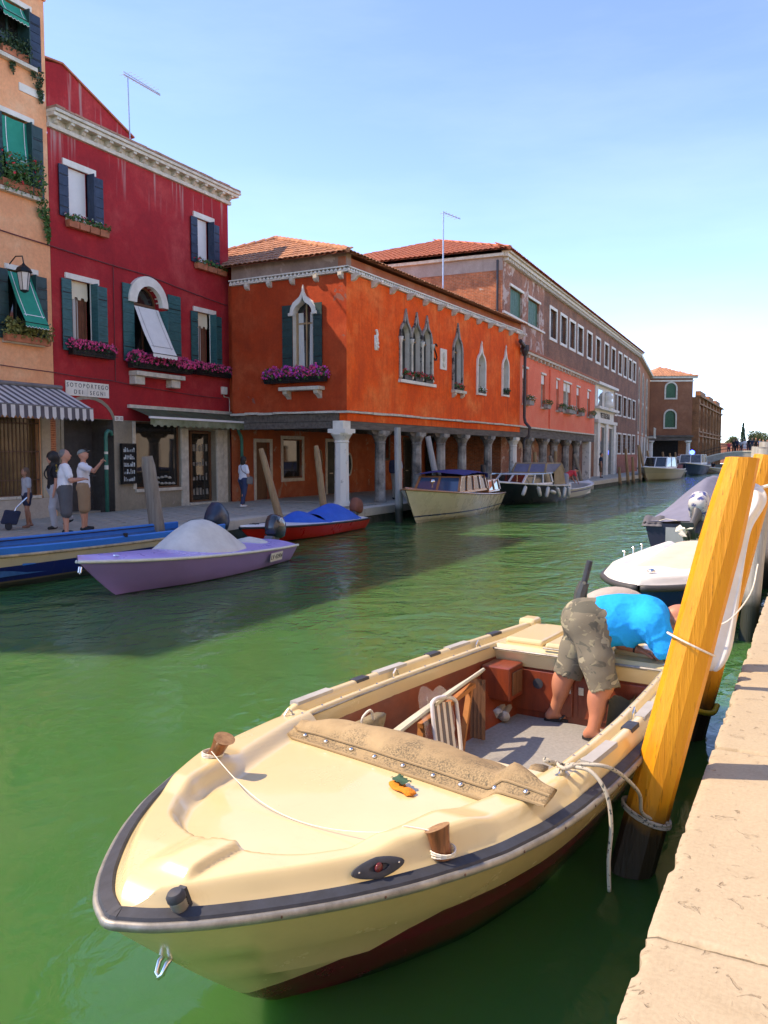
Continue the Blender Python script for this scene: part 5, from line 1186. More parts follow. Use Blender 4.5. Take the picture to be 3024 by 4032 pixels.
def hull_secs(L, bf, zf, wl, rake, nst=40, lev=None, keel=-.22, step=0, stem_pow=.9, flare=.85):
    """sections of a hull, stern x=0 to bow x=L; bf(t) half breadth at the rail, zf(t) rail height, wl(t) half breadth at the waterline"""
    secs = []
    lev = lev or [1, .8, .6, .42, .25, .1, 0]
    for i in range(nst + 1):
        t = (i / nst); t = 1 - (1 - t) ** 1.35 if i else 0.0
        zr = zf(t); row = []
        for q in lev:
            zz = zr * q; xs = (L - rake) + rake * (q ** stem_pow)
            bb = wl(t) + (bf(t) - wl(t)) * (q ** flare)
            if step and q in lev[1:-1]: bb += step * (1 if lev.index(q) % 2 else -.2) * min(1, bf(t) * 3)
            row.append((t * xs, bb, zz))
        row.append((t * (L - rake - .04), wl(t) * .55, keel * .6)); row.append((t * (L - rake - .10), 0, keel))
        secs.append(row)
    return secs
def hull_build(name, secs, mat, parent, transom=True, smooth=35):
    m = MB(); full = []
    for s in secs: full.append([(p[0], -p[1], p[2]) for p in s][:-1] + [s[-1]] + [p for p in s[:-1]][::-1])
    m.loft(full, flip=True)
    if transom: m.f.append(tuple(range(len(full[0])))); m.m.append(0)
    return m.build(name, mat, parent, auto=smooth)
def rail_path(secs, off=0, dz=0, side=1): return [(s[0][0], side * (s[0][1] + off), s[0][2] + dz) for s in secs]

M_cream = simple('cream_gelcoat', (.66, .535, .29), .22, var=.035, scale=1.6, coat=.35)
def weather(m, col, s1=7, s2=60):
    nt = m.node_tree; b = nt.nodes['Principled BSDF']; src = b.inputs['Base Color'].links[0].from_socket; t = nt.nodes.new('ShaderNodeTexCoord'); co = t.outputs['Object']
    r1 = ramp(nt, [(.58, 0), (.80, .30)]); nt.links.new(noise(nt, co, s1, 6, .72, .8), r1.inputs[0]); c = mix(nt, r1.outputs[0], src, col)
    r2 = ramp(nt, [(.70, 0), (.76, .40)]); nt.links.new(noise(nt, co, s2, 4, .6), r2.inputs[0]); nt.links.new(mix(nt, r2.outputs[0], c, tuple(x * .45 for x in col)), b.inputs['Base Color'])
weather(M_cream, (.50, .38, .20))
M_creamdk = simple('cream_inner', (.66, .52, .31), .35, var=.05, scale=2)
M_rubber = simple('dark_rubber', (.030, .035, .048), .6, var=.25, scale=12)
M_silver = simple('worn_alu_rail', (.30, .29, .26), .5, var=.35, scale=9, metal=.6)
M_chrome = simple('chrome', (.72, .71, .68), .18, var=.05, metal=1)
M_grey_pad = simple('grey_pad', (.36, .36, .35), .7, var=.12)
M_bollard = simple('varnished_wood', (.26, .085, .025), .35, col2=(.11, .035, .012), scale=6, stretch=(10, 10, 1), coat=.3)
M_bolltop = simple('bollard_end_grain', (.34, .20, .09), .7, col2=(.18, .09, .04), scale=30)
M_mahog = simple('mahogany_panel', (.24, .048, .018), .4, col2=(.14, .028, .012), scale=3, stretch=(1, 6, 1), coat=.2)
M_carpet = simple('grey_carpet', (.27, .27, .265), .95, var=.12, scale=40, bmp=.3, bscale=300)
M_rope = simple('white_rope', (.62, .58, .50), .85, var=.3, scale=70, bmp=.3, bscale=200)
M_string = simple('white_cord', (.72, .68, .58), .8, var=.1)

# ------------------------------------------------------------------ the cream boat in front
BO, BE = Vector((-1.40, 7.18, 0)), Vector((-1.93, 1.883, 0))
boat = thing('cream_boat', 'cream open motorboat with wooden bollards moored in the foreground', 'boat', BO, math.atan2(BE.y - BO.y, BE.x - BO.x))
BL = 5.33
bt_ = smooth_tab([(0, .80), (.6, .865), (1.2, .92), (1.8, .955), (2.4, .98), (2.92, .982), (3.24, .975), (3.55, .96), (3.86, .925), (4.15, .86), (4.31, .80), (4.49, .72), (4.61, .66), (4.79, .55), (4.91, .465), (5.03, .37), (5.15, .265), (5.22, .19), (5.275, .125), (5.31, .06), (5.33, 0)], 900)
def bh_(x): return bt_(min(max(x, 0), BL))
# plan outline (starboard stern -> bow -> port stern) and its offsets
_ox = [BL * (1 - (1 - i / 110) ** 2.2) for i in range(111)]
_ol = [Vector((x, bh_(x), 0)) for x in _ox]; _ol[-1].y = 0
_ol = _ol + [Vector((p.x, -p.y, 0)) for p in _ol[:-1]][::-1]
def outline(off):
    n = len(_ol); out = []
    for i in range(n):
        d = (_ol[min(i + 1, n - 1)] - _ol[max(i - 1, 0)]).normalized(); nv = Vector((d.y, -d.x, 0)) * -1
        out.append(_ol[i] + nv * off)
    return out
_in = outline(-.058); _ix = [p.x for p in _in[:111]]; _iy = [p.y for p in _in[:111]]
for _k in range(1, 111):
    if _ix[_k] <= _ix[_k - 1]: _ix[_k] = _ix[_k - 1] + 1e-5
XE = _in[110].x
def bin_(x): return float(np.interp(x, _ix, _iy))
zr_ = lambda x: .57 + .13 * (max(0, x) / BL) ** 2
wlt = smooth_tab([(0, .60), (.3, .62), (.57, .625), (.70, .60), (.82, .48), (.92, .27), (.976, .10), (1, .0)])
hs = hull_secs(BL, lambda t: bh_(t * BL), lambda t: zr_(t * BL), wlt, .78, 60, [1, .93, .80, .66, .64, .5, .40, .38, .22, .1, 0], keel=-.3, flare=1.15)
# spray knuckles: push the row just above each step outwards
for s_ in hs:
    for k_, d_ in ((2, .010), (3, .018), (4, -.008), (5, -.004), (6, .016), (7, -.010)): s_[k_] = (s_[k_][0], max(0, s_[k_][1] + d_ * min(1, s_[k_][1] * 4)), s_[k_][2])
M_bhull = paint('boat_hull_paint', [(-.5, (.010, .020, .014)), (-.345, (.045, .010, .014)), (-.315, (.135, .004, .020)), (0, (.64, .49, .245))], .2, .05, .10, .4, line=(4.74, .11, .50, .385))
hull_build('hull', hs, M_bhull, boat, smooth=24)
# foredeck moulding
wrec = smooth_tab([(3.2, .73), (3.5, .70), (3.9, .61), (4.2, .525), (4.42, .49), (4.6, .42), (4.75, .31), (4.82, .2), (4.87, .0)], 300)
def deck_z(x, y):
    e = min(bin_(x) - abs(y), (XE - x) * .8) + .055              # distance from the rail
    ht = .108 + .028 * sstep(4.02, 4.2, x) * (1 - sstep(4.48, 4.62, x)) - .03 * sstep(4.95, 5.3, x)
    h = .030 + (ht - .030) * sstep(.05, .14, e)
    if x < 4.9:
        d = wrec(x) - abs(y)
        h -= (ht - .042 - .012 * (1 - (y / .9) ** 2)) * sstep(-.035, .055, d)
    # chock ridge near the stem, steep on its +y side
    rx = sstep(4.80, 4.86, x) * (1 - sstep(5.06, 5.13, x)); ry = sstep(-.10, .02, y) * (1 - sstep(.115, .145, y))
    h += .032 * rx * ry
    return zr_(x) + h
m = MB(); secs = []
NX, NY = 130, 90
for i in range(NX + 1):
    u = i / NX; x = 3.30 + (XE - .001 - 3.30) * (1 - (1 - u) ** 1.8); b = bin_(x)
    b = max(b, .01); row = []
    for j in range(NY + 1):
        v = -1 + 2 * j / NY; v = math.copysign(abs(v) ** .8, v); y = b * v; row.append((x, y, deck_z(x, y)))
    secs.append(row)
m.loft(secs, flip=True); m.build('foredeck', M_cream, boat, smooth=True)
# rubber strip and metal rub rail round the sheer
def ring_pts(off, dz): return [(p.x, p.y, zr_(q.x) + dz) for p, q in zip(outline(off), _ol)]
m = MB(); rows = [ring_pts(o_, z_) for o_, z_ in ((-.060, .034), (-.052, .042), (-.012, .030), (-.006, .020))]
m.loft(list(map(list, zip(*rows)))); m.build('rubber_strip', M_rubber, boat, auto=40)
m = MB(); rows = [ring_pts(.014 * math.cos(a) - .003, .017 * math.sin(a) + .004) for a in np.linspace(0, 2 * math.pi, 11)[:-1]]
m.loft(list(map(list, zip(*rows))), close=True); m.build('rub_rail', M_silver, boat, smooth=True)
for sd in (1, -1):
    for k in range(16): 
        x = .4 + k * .305; b = bh_(x); q = MB(); q.sphere((x, sd * (b + .011), zr_(x) + .004), .006, .004, .006, 6, 4); q.build('rail_screw', M_rusty, boat)
# gunwales beside the cockpit and stern deck
gp_ = [(.055, .030), (.068, .118), (.076, .132), (.088, .138), (.112, .138), (.124, .130), (.132, .115), (.139, .075), (.147, .066), (.176, .066), (.184, .074), (.190, .100), (.198, .108), (.222, .108), (.230, .100), (.234, .08), (.236, -.03)]
for sd in (1, -1):
    m = MB(); rows = []
    for i in range(46):
        x = .02 + (3.56 - .02) * i / 45; b = bh_(x); f_ = sstep(3.22, 3.52, x); rows.append([(x, sd * (b - e), zr_(x) + h * (1 - f_) + (deck_z(x, b - max(e, .06)) - zr_(x) - .006) * f_) for e, h in gp_])
    m.loft(rows, flip=(sd > 0)); m.build('gunwale', M_cream, boat, auto=50)
    # inner lining down to the floor
    m = MB(); rows = []
    for i in range(30):
        x = .9 + 2.6 * i / 29; b = bh_(x); rows.append([(x, sd * (b - .235), zr_(x) - .0), (x, sd * (b - .26), zr_(x) - .12), (x, sd * (b - .36), .25), (x, sd * (b - .42), .10)])
    m.loft(rows, flip=(sd > 0)); m.build('inner_lining', M_creamdk if sd > 0 else M_mahog, boat, smooth=True)
    # metal bead on the coaming, screws
    m = MB(); m.tube([(x, sd * (bh_(x) - .236), zr_(x) + .088) for x in np.linspace(1.05, 3.4, 30)], .006, 6); m.build('coaming_bead', M_silver, boat)
    for k in range(12): x = 1.15 + k * .2; q = MB(); q.sphere((x, sd * (bh_(x) - .21), zr_(x) + .109), .008, .008, .005, 6, 4); q.build('screw', M_chrome, boat)
    # grey and black pads on the toe rail
    for k, (a, b_, mt) in enumerate(((2.92, 3.28, M_grey_pad), (2.52, 2.66, M_rubber), (2.06, 2.40, M_grey_pad), (1.60, 1.74, M_rubber), (1.16, 1.46, M_grey_pad), (.66, .82, M_rubber))):
        m = MB(); m.loft([[(x, sd * (bh_(x) - .066), zr_(x) + .118), (x, sd * (bh_(x) - .070), zr_(x) + .1415), (x, sd * (bh_(x) - .128), zr_(x) + .1415), (x, sd * (bh_(x) - .131), zr_(x) + .122)] for x in np.linspace(a, b_, 5)], True, True, flip=(sd > 0)); m.build('fender_pad', mt, boat)
    for x in (3.42, 2.25, 1.1):
        y = sd * (bh_(x) - .162); zb = zr_(x) + .066; q = MB(); q.tube([(x - .035, y, zb), (x - .03, y, zb + .05), (x, y, zb + .075), (x + .03, y, zb + .05), (x + .035, y, zb)], .007, 6); q.box(x - .045, x + .045, y - .016, y + .016, zb, zb + .006); q.build('mooring_ring', M_chrome, boat, smooth=False)
# cockpit floor, stern bulkhead, stern deck
m = MB(); rows = []
for i in range(12):
    x = .9 + 2.55 * i / 11; b = min(bh_(x) - .40, .56 - .08 * sstep(2.4, 3.4, x)); rows.append([(x, -b, .12), (x, b, .12)])
m.loft(rows); m.build('cockpit_floor', M_carpet, boat)
m = MB(); m.box(.86, .92, -.66, .66, .12, zr_(.9) + .06); m.build('bulkhead', M_mahog, boat)
for y0, y1 in ((-.56, -.02), (.02, .56)):
    d_ = MB().box(.92, .938, y0, y1, .17, .50).build('locker_door', M_mahog, boat, bevel=.008)
    q = MB(); q.box(.938, .95, (y1 - .05) if y0 < 0 else y0 + .01, (y1 - .01) if y0 < 0 else y0 + .05, .36, .42); q.build('latch', M_chrome, d_)
for y0, z0 in ((-.30, .40), (-.47, .43)):
    q = MB(); q.lathe([(.03, 0), (.04, .002), (.042, .01), (.0, .012)], 14); o = q.build('vent_hole', M_rubber, boat); o.location = (.939, y0, z0); o.rotation_euler = (0, R(90), 0)
# stern deck with two hatch lids and corner blocks
sz = zr_(.5) + .105
m = MB(); rows = []
for i in range(24):
    x = .0 + .97 * i / 23; b = bh_(x) - .19; lip = -.05 * sstep(.93, .97, x); rows.append([(x, -b + 2 * b * j / 20, sz + lip - .0) for j in range(21)])
m.loft(rows, flip=True); m.add([(.97, -.70, sz - .05), (.97, .70, sz - .05), (.93, .70, sz - .16), (.93, -.70, sz - .16)], [(0, 1, 2, 3)]); m.build('stern_deck', M_cream, boat, auto=40)
for y0, y1, x0, x1 in ((-.62, -.30, .22, .86), (-.26, .20, .30, .92), (.24, .62, .18, .78)):
    MB().box(x0, x1, y0, y1, sz - .01, sz + .045).build('hatch_lid', M_cream, boat, bevel=.022)
for sd in (1, -1): MB().box(-.02, .16, sd * .81 - (.16 if sd > 0 else 0), sd * .81 + (.16 if sd < 0 else 0), sz - .12, sz + .06).build('stern_block', M_cream, boat, bevel=.03)
q = MB(); q.tube([(.985, -.68, sz - .03), (.985, .68, sz - .03)], .011, 6); q.tube([(.95, -.26, sz + .012), (.95, .17, sz + .012)], .008, 6); q.build('stern_trim', M_silver, boat)
m = MB(); m.box(-.02, .03, -.78, .78, .1, sz - .005); m.build('transom', M_cream, boat)
lk = MB().box(.96, 1.22, -.66, -.42, .30, .56).build('side_locker', M_mahog, boat, bevel=.01); MB().box(1.00, 1.18, -.419, -.408, .34, .52).build('locker_panel', M_wood, lk, bevel=.005)
# bollards, bow light, eye-shaped fitting, bow eye
for (x, y, lx, ly) in ((4.22, -.61, .0, .075), (4.36, .69, .0, -.025)):
    z0 = deck_z(x, y) - .01; q = MB(); rows = []
    for k, (t, r) in enumerate(((0, .042), (.06, .044), (.09, .050), (.105, .053))):
        rows.append([(x + lx * t / .105 + r * 1.0 * math.cos(a), y + ly * t / .105 + r * .85 * math.sin(a), z0 + t + .02 * math.sin(a) * (1 if ly < 0 else -1) * (k == 3)) for a in np.linspace(0, 2 * math.pi, 19)[:-1]])
    q.loft(rows, True, True, m=0); q.m[-1] = 1; q.build('bollard', [M_bollard, M_bolltop], boat, auto=40)
    q = MB()
    for j in range(3): q.tube([(x + .052 * math.cos(a), y + .048 * math.sin(a), z0 + .014 + .007 * j + .003 * math.sin(a * 2 + j)) for a in np.linspace(0, 2 * math.pi, 17)], .0032, 5)
    q.build('rope_turns', M_string, boat)
nl = empty('bow_light', (5.165, .165, deck_z(5.165, .165) - .012), 0, boat); nl.rotation_euler = (R(6), R(16), 0); nl.scale = (.78, .78, .78)
q = MB(); q.lathe([(.036, 0), (.040, .006), (.040, .022), (.034, .026)], 16); q.lathe([(.034, .072), (.041, .076), (.041, .095), (.030, .110), (.006, .113)], 16); q.box(-.05, -.034, -.02, .02, 0, .10); q.build('housing', M_rubber, nl, auto=40)
q = MB(); q.lathe([(.033, .026), (.037, .031), (.033, .036), (.037, .041), (.033, .046), (.037, .051), (.033, .056), (.037, .061), (.033, .066), (.034, .072)], 16)
lens, nt_, b_ = base('light_lens'); b_.inputs['Base Color'].default_value = (.30, .28, .24, 1); b_.inputs['Roughness'].default_value = .12; b_.inputs['Transmission Weight'].default_value = .35
q.build('lens', lens, nl, smooth=True)
ex = 4.62; ey = bh_(ex) - .083; q = MB(); rows = []
tx = Vector((4.62 + .15, bh_(4.77) - .083, 0)) - Vector((4.62 - .15, bh_(4.47) - .083, 0)); tx.normalize(); on = Vector((-tx.y, tx.x, 0)); on = on if on.y > 0 else -on; upv = (Vector((0, 0, 1)) - on * .55).normalized(); fac_n = tx.cross(upv); fac_n = fac_n if fac_n.y > 0 else -fac_n
ce = Vector((ex, ey, zr_(ex) + .072))
for r_, o_ in ((1.0, -.004), (1.0, .008), (.82, .013), (.4, .013), (.36, .004), (.0, .004)):
    rows.append([ce + tx * .105 * r_ * math.cos(a) + upv * .036 * r_ * math.sin(a) * (1 - .25 * abs(math.cos(a))) + fac_n * o_ for a in np.linspace(0, 2 * math.pi, 25)[:-1]])
q.loft(rows, True); q.build('side_light', M_rubber, boat, auto=40)
q = MB(); q.sphere(ce + fac_n * .008, .022, .012, .018, 10, 6); q.build('side_light_lens', simple('red_lens', (.12, .02, .02), .15), boat, smooth=True)
for k_ in (-.08, .08): q = MB(); q.sphere(ce + tx * k_ + fac_n * .012, .005, .004, .005, 6, 4); q.build('screw', M_chrome, boat)
q = MB(); q.tube([(5.05, -.016, .475), (5.10, -.018, .455), (5.118, -.014, .425), (5.12, 0, .41), (5.118, .014, .425), (5.10, .018, .455), (5.05, .016, .475)], .009, 8); q.build('bow_eye', M_chrome, boat, smooth=True)
# canvas cover folded at the aft edge of the foredeck
def canvas_mat():
    m, nt, b = base('mildewed_canvas'); t = nt.nodes.new('ShaderNodeTexCoord'); co = t.outputs['Object']
    n1 = noise(nt, co, 3, 6, .65); r1 = ramp(nt, [(.35, (.38, .28, .15)), (.65, (.28, .20, .105))]); nt.links.new(n1, r1.inputs[0])
    n2 = noise(nt, co, 110, 6, .75); r2 = ramp(nt, [(.44, 0), (.58, 1)]); nt.links.new(n2, r2.inputs[0]); n3 = noise(nt, co, 4.2, 4, .6); r3 = ramp(nt, [(.42, 0), (.60, 1)]); nt.links.new(n3, r3.inputs[0])
    mu = N(nt, 'ShaderNodeMath', operation='MULTIPLY'); nt.links.new(r2.outputs[0], mu.inputs[0]); nt.links.new(r3.outputs[0], mu.inputs[1])
    m2 = N(nt, 'ShaderNodeMath', operation='MULTIPLY'); nt.links.new(mu.outputs[0], m2.inputs[0]); m2.inputs[1].default_value = .85
    c = mix(nt, m2.outputs[0], r1.outputs[0], (.055, .05, .035)); nt.links.new(c, b.inputs['Base Color']); b.inputs['Roughness'].default_value = .9
    bump(nt, b, noise(nt, co, 9, 4, .6), .35, .02); return m
M_canvas = canvas_mat()
cv = thing('canvas_cover', 'mildewed beige canvas cover folded across the cream boat', 'boat cover', boat.location, boat.rotation_euler.z)
m = MB(); rows = []
for i in range(61):
    u = i / 60; y = -.66 + 1.55 * u; xf = 3.69 + .16 * y; ends = min(1, u * 9, (1 - u) * 7); wd = (.16 + .17 * math.sin(math.pi * min(1, u * 1.05)) ** .7) * (.75 + .25 * min(1, (1 - u) * 3.2)) ; hh = (.070 + .006 * math.sin(u * 5.3) + .003 * math.sin(u * 23)) * (.35 + .65 * ends)
    zd = deck_z(xf, max(-.66, min(.68, y))) if abs(y) < .68 else zr_(xf) + .11
    row = [(xf + .012, y, zd + .004), (xf + .005, y, zd + .016), (xf - .05, y, zd + .022 + hh * .25)]
    for k in range(1, 10):
        a = k / 9; row.append((xf - .05 - (wd - .05) * a + .008 * math.sin(17 * u + 3 * a), y + .006 * math.sin(9 * a + 11 * u), zd + .022 + hh * (.25 + .75 * math.sin(math.pi * (.12 + .78 * a))) + .006 * mnoise.noise(Vector((y * 9, a * 4, 1)))))
    dr = min(1, u * 8) * sstep(.0, .16, 1 - u); row.append((xf - wd - .02 * dr, y, zd + .02 - .08 * dr)); row.append((xf - wd + .04, y, zd + .01 - .17 * dr)); rows.append(row)
m.loft(rows, flip=True); m.f.append(tuple(range(len(rows[0])))); m.m.append(0); n_ = len(rows[0]); m.f.append(tuple(60 * n_ + k for k in range(n_))[::-1]); m.m.append(0)
o = m.build('canvas', M_canvas, cv, smooth=True)
q = MB(); q.tube([(r_[2][0] + .012, r_[2][1], r_[2][2] + .004) for r_ in rows], .006, 5); q.tube([(r_[0][0] + .004, r_[0][1], r_[0][2] + .004) for r_ in rows], .007, 5); q.build('seam', simple('canvas_hem', (.30, .22, .12), .9), cv)
for k in range(9): r_ = rows[4 + int(k * 6.6)]; q = MB(); q.sphere((r_[1][0] - .022, r_[1][1], r_[1][2] + .012), .014, .014, .010, 12, 6); q.build('snap_button', M_chrome, cv, smooth=True)
# second fold (zip edge) lying behind
q = MB(); rows = []
for i in range(25):
    u = i / 24; y = .18 + .55 * u; x = 3.36 + .16 * y; rows.append([(x + .1, y, zr_(3.4) + .09), (x, y, zr_(3.4) + .075 * math.sin(math.pi * u) + .03), (x - .07, y, zr_(3.4) - .02)])
q.loft(rows, flip=True); q.build('folded_flap', M_canvas, cv, smooth=True)

# things lying in and on the boat ------------------------------------------------
def inboat(name, label, cat, p=(0, 0, 0), rz=0):
    return thing(name, label, cat, boat.matrix_basis @ Vector(p), boat.rotation_euler.z + rz)
sp_ = inboat('sponge', 'orange sponge lying on the cream foredeck', 'sponge', (3.90, .235, deck_z(3.9, .235) + .001), R(62))
q = MB(); rows = []
for i in range(13):
    u = i / 12; w_ = .032 + .006 * math.sin(u * 7); hh = .020 + .004 * math.sin(u * 11); e = min(1, u * 8, (1 - u) * 8) ** .5; rows.append([(-.09 + .18 * u, w_ * e * math.cos(a) + .004 * math.sin(9 * u + a * 2), hh * .5 * (1 + e * math.sin(a))) for a in np.linspace(0, 2 * math.pi, 13)[:-1]])
q.loft(rows, True, True, flip=True); q.build('sponge', simple('orange_foam', (.72, .23, .015), .95, var=.15, scale=40, bmp=.5, bscale=120), sp_, smooth=True)
cl = inboat('cloth', 'crumpled dark green cloth on the orange sponge', 'cloth', (3.87, .215, deck_z(3.9, .235) + .026), R(62))
q = MB(); q.loft([[(-.05 + .10 * i / 9, -.03 + .06 * j / 7 + .006 * math.sin(i * 2), .006 + .010 * abs(mnoise.noise(Vector((i * .6, j * .7, 3)))) * 2) for j in range(8)] for i in range(10)], flip=True); q.build('cloth', simple('green_rag', (.03, .085, .05), .95, var=.3, scale=30), cl, smooth=True)
# thin cord across the foredeck between the bollards
q = MB(); P = []
a, b = Vector((4.27, -.57, deck_z(4.26, -.56) + .04)), Vector((4.37, .65, deck_z(4.36, .66) + .03))
for k in range(25): t = k / 24; p = a.lerp(b, t); zd = deck_z(p.x + .12 * math.sin(math.pi * t), p.y) + .004; P.append((p.x + .12 * math.sin(math.pi * t), p.y, max(zd, p.z - .09 * math.sin(math.pi * t))))
q.tube(P, .0022, 5); o = q.build('deck_cord', M_string); o.location = boat.location; o.rotation_euler = boat.rotation_euler; tag(o, 'thin white cord strung between the two wooden bollards', 'cord')
# mooring rope: knot on the gunwale, loop to the yellow pole, loose end hanging to the water
M_mrope, nt_, b_ = base('mooring_rope_fleck'); t_ = nt_.nodes.new('ShaderNodeTexCoord'); n_ = noise(nt_, t_.outputs['Object'], 60, 2, .5); r_ = ramp(nt_, [(.60, (.46, .43, .35)), (.64, (.06, .07, .07))]); nt_.links.new(n_, r_.inputs[0]); nt_.links.new(r_.outputs[0], b_.inputs['Base Color']); b_.inputs['Roughness'].default_value = .85
mr_ = inboat('mooring_rope', 'flecked white mooring rope knotted on the gunwale and tied to the near yellow pole', 'rope')
kx = 3.42; ky = bh_(kx) - .162; kz = zr_(kx) + .13
inv = boat.matrix_basis.inverted(); pole_pt = inv @ Vector((-.555, 4.40, .285)); pole_f = inv @ Vector((-.665, 4.285, .36))
def bez(pts, n=24):
    out = []; P = [Vector(p) for p in pts]; P = [P[0] * 2 - P[1]] + P + [P[-1] * 2 - P[-2]]
    for i in range(1, len(P) - 2):
        for k in range(n):
            t = k / n; out.append(.5 * ((2 * P[i]) + (P[i + 1] - P[i - 1]) * t + (2 * P[i - 1] - 5 * P[i] + 4 * P[i + 1] - P[i + 2]) * t * t + (3 * P[i] - P[i - 1] - 3 * P[i + 1] + P[i + 2]) * t ** 3))
    out.append(P[-2]); return out
q = MB(); q.tube(bez([(kx, ky, kz - .05), (kx + .03, ky + .02, kz + .01), (kx - .02, ky + .05, kz + .025), (kx - .05, ky, kz), (kx - .01, ky - .03, kz + .02), (kx + .04, ky + .03, kz + .02), (kx - .02, ky + .08, kz + .03), (kx - .1, ky + .2, kz + .01), (pole_f.x + .12, ky + .22, .52), pole_f, pole_pt], 8), .0095, 7); q.build('line', M_mrope, mr_, smooth=True)
q = MB(); q.tube(bez([(kx, ky + .04, kz + .02), (kx + .01, ky + .14, kz + .02), (kx + .02, ky + .215, kz - .06), (kx + .02, ky + .24, kz - .2), (kx + .03, ky + .235, kz - .36), (kx + .03, ky + .24, kz - .50)], 8), .0095, 7); q.build('loose_end', M_mrope, mr_, smooth=True)
q = MB(); q.tube(bez([(kx, ky, kz - .03), (kx - .2, ky - .02, zr_(kx) + .075), (kx - .45, ky + .03, zr_(kx) + .08)], 8), .011, 6); q.tube([(kx + .01, ky - .03, kz + .02), (kx + .06, ky - .06, kz + .05)], .014, 6); q.build('tail', M_mrope, mr_, smooth=True)
# folded deck chair wrapped in clear plastic, leaning
dc = inboat('folded_chair', 'folded white and grey deck chair wrapped in clear plastic inside the boat', 'deck chair', (2.42, -.28, .125), R(8)); dc.rotation_euler = (R(12), R(-14), boat.rotation_euler.z + R(8))
q = MB(); q.tube(bez([(-.22, 0, 0), (-.24, 0, .42), (-.20, 0, .50), (0, 0, .52), (.20, 0, .50), (.24, 0, .42), (.22, 0, 0)], 6), .014, 8); q.build('frame', simple('white_tube', (.72, .70, .67), .3), dc, smooth=True)
q = MB()
for k in range(7): x = -.17 + k * .057; q.add([(x, -.012, .03), (x + .05, -.012, .03), (x + .05, -.016, .49), (x, -.016, .49)], [(0, 1, 2, 3)], k % 2)
q.build('webbing', [simple('white_webbing', (.68, .64, .56), .8), simple('grey_webbing', (.14, .13, .13), .8)], dc)
pl_, nt_, b_ = base('clear_plastic'); b_.inputs['Base Color'].default_value = (.8, .8, .8, 1); b_.inputs['Roughness'].default_value = .15; b_.inputs['Alpha'].default_value = .25
q = MB(); rows = []
for i in range(15):
    u = i / 14; rows.append([(-.30 + .60 * j / 13 + .02 * math.sin(j * 2.1 + i), -.05 - .03 * mnoise.noise(Vector((i * .5, j * .5, 0))), -.02 + .60 * u - .02 * math.sin(j)) for j in range(14)])
q.loft(rows); q.build('plastic_wrap', pl_, dc, smooth=True)
# bent pale strips, orange timber frame, planks
st = inboat('bent_strips', 'bundle of long pale bent plastic strips along the left side of the boat', 'strips')
for k in range(4):
    q = MB(); q.tube(bez([(3.15 - k * .01, -.50 + k * .022, .46 + k * .01), (2.6, -.46 + k * .02, .56 + k * .008), (2.0, -.47 + k * .016, .60 + k * .01), (1.55, -.52 + k * .012, .585 + k * .012)], 8), .013, 6); q.build('strip', simple('pale_strip', (.52, .50, .38), .5), st)
wf = inboat('timber_frame', 'orange wooden frame leaning beside the folded chair', 'wooden frame')
for a, b in (((2.60, -.44, .14), (2.52, -.45, .50)), ((2.56, -.44, .49), (1.75, -.47, .555)), ((1.95, -.46, .14), (1.80, -.47, .54))): q = MB(); q.beam(a, b, .04, .03); q.build('batten', simple('orange_wood', (.46, .19, .05), .6, col2=(.33, .12, .03), scale=8), wf)
q = MB()
for k in range(4): q.beam((1.7, -.50 + k * .03, .15), (1.60, -.55 + k * .03, .56), .028, .02)
pk = inboat('wood_sticks', 'dark sticks of wood standing near the left locker of the boat', 'wood'); o = q.build('stick', M_wood, pk)
# rolled grey blanket
bk = inboat('grey_blanket', 'rolled light grey blanket in the stern corner of the boat', 'blanket', (1.10, -.56, .122), R(20))
q = MB()
for k in range(3):
    rows = []
    for i in range(9):
        u = i / 8; r_ = .055 - .008 * k + .01 * math.sin(u * 5 + k); rows.append([(-.13 + .26 * u, .05 * (k - 1) + r_ * math.cos(a), .055 + .02 * (k == 1) + r_ * .9 * math.sin(a)) for a in np.linspace(0, 2 * math.pi, 11)[:-1]])
    q.loft(rows, True, True, flip=True)
q.build('roll', simple('blanket_grey', (.42, .41, .39), .95, var=.15, scale=30), bk, smooth=True)
# dark canvas bag and green bag by the right leg
bg_ = inboat('canvas_bag', 'dark olive canvas sheet folded between the legs of the man', 'canvas bag', (1.06, .38, .122), R(-25))
q = MB()
for s_, tl in ((0, 0), (.07, .1)):
    rows = []
    for i in range(9):
        u = i / 8; rows.append([(-.16 + .32 * j / 9, s_ + .05 * math.sin(j * .8 + s_ * 9) * u + tl * u, .30 * u + .02 * math.sin(j * 1.7) * u) for j in range(10)])
    q.loft(rows)
q.build('sheet', simple('olive_canvas', (.06, .065, .055), .9, col2=(.11, .115, .10), scale=5), bg_, smooth=True)
gb = inboat('green_bag', 'shiny green plastic bag behind the right leg of the man', 'bag', (1.12, .50, .122))
q = MB(); rows = []
for i in range(9): u = i / 8; r_ = .10 * math.sin(math.pi * (.25 + .7 * u)) + .01; rows.append([((r_ + .014 * math.sin(5 * a + i)) * math.cos(a), (r_ + .012 * math.sin(4 * a)) * math.sin(a), .26 * u) for a in np.linspace(0, 2 * math.pi, 15)[:-1]])
q.loft(rows, True, True, flip=True); q.build('bag', simple('green_plastic', (.01, .16, .05), .3, var=.3, scale=10), gb, smooth=True)
bp = inboat('blue_disc', 'dark blue flat fender disc lying on the right stern gunwale', 'fender', (.72, bh_(.72) - .20, zr_(.72) + .112))
q = MB(); q.lathe([(.085, 0), (.09, .01), (.075, .02), (.02, .022)], 18, sx=1.25, sy=.8); q.build('disc', simple('blue_rubber', (.012, .02, .12), .4), bp, smooth=True); q = MB(); q.tube([(0, -.02, .02), (.02, -.01, .05), (.02, .03, .05), (0, .04, .02)], .006, 6); q.build('ring', M_chrome, bp)
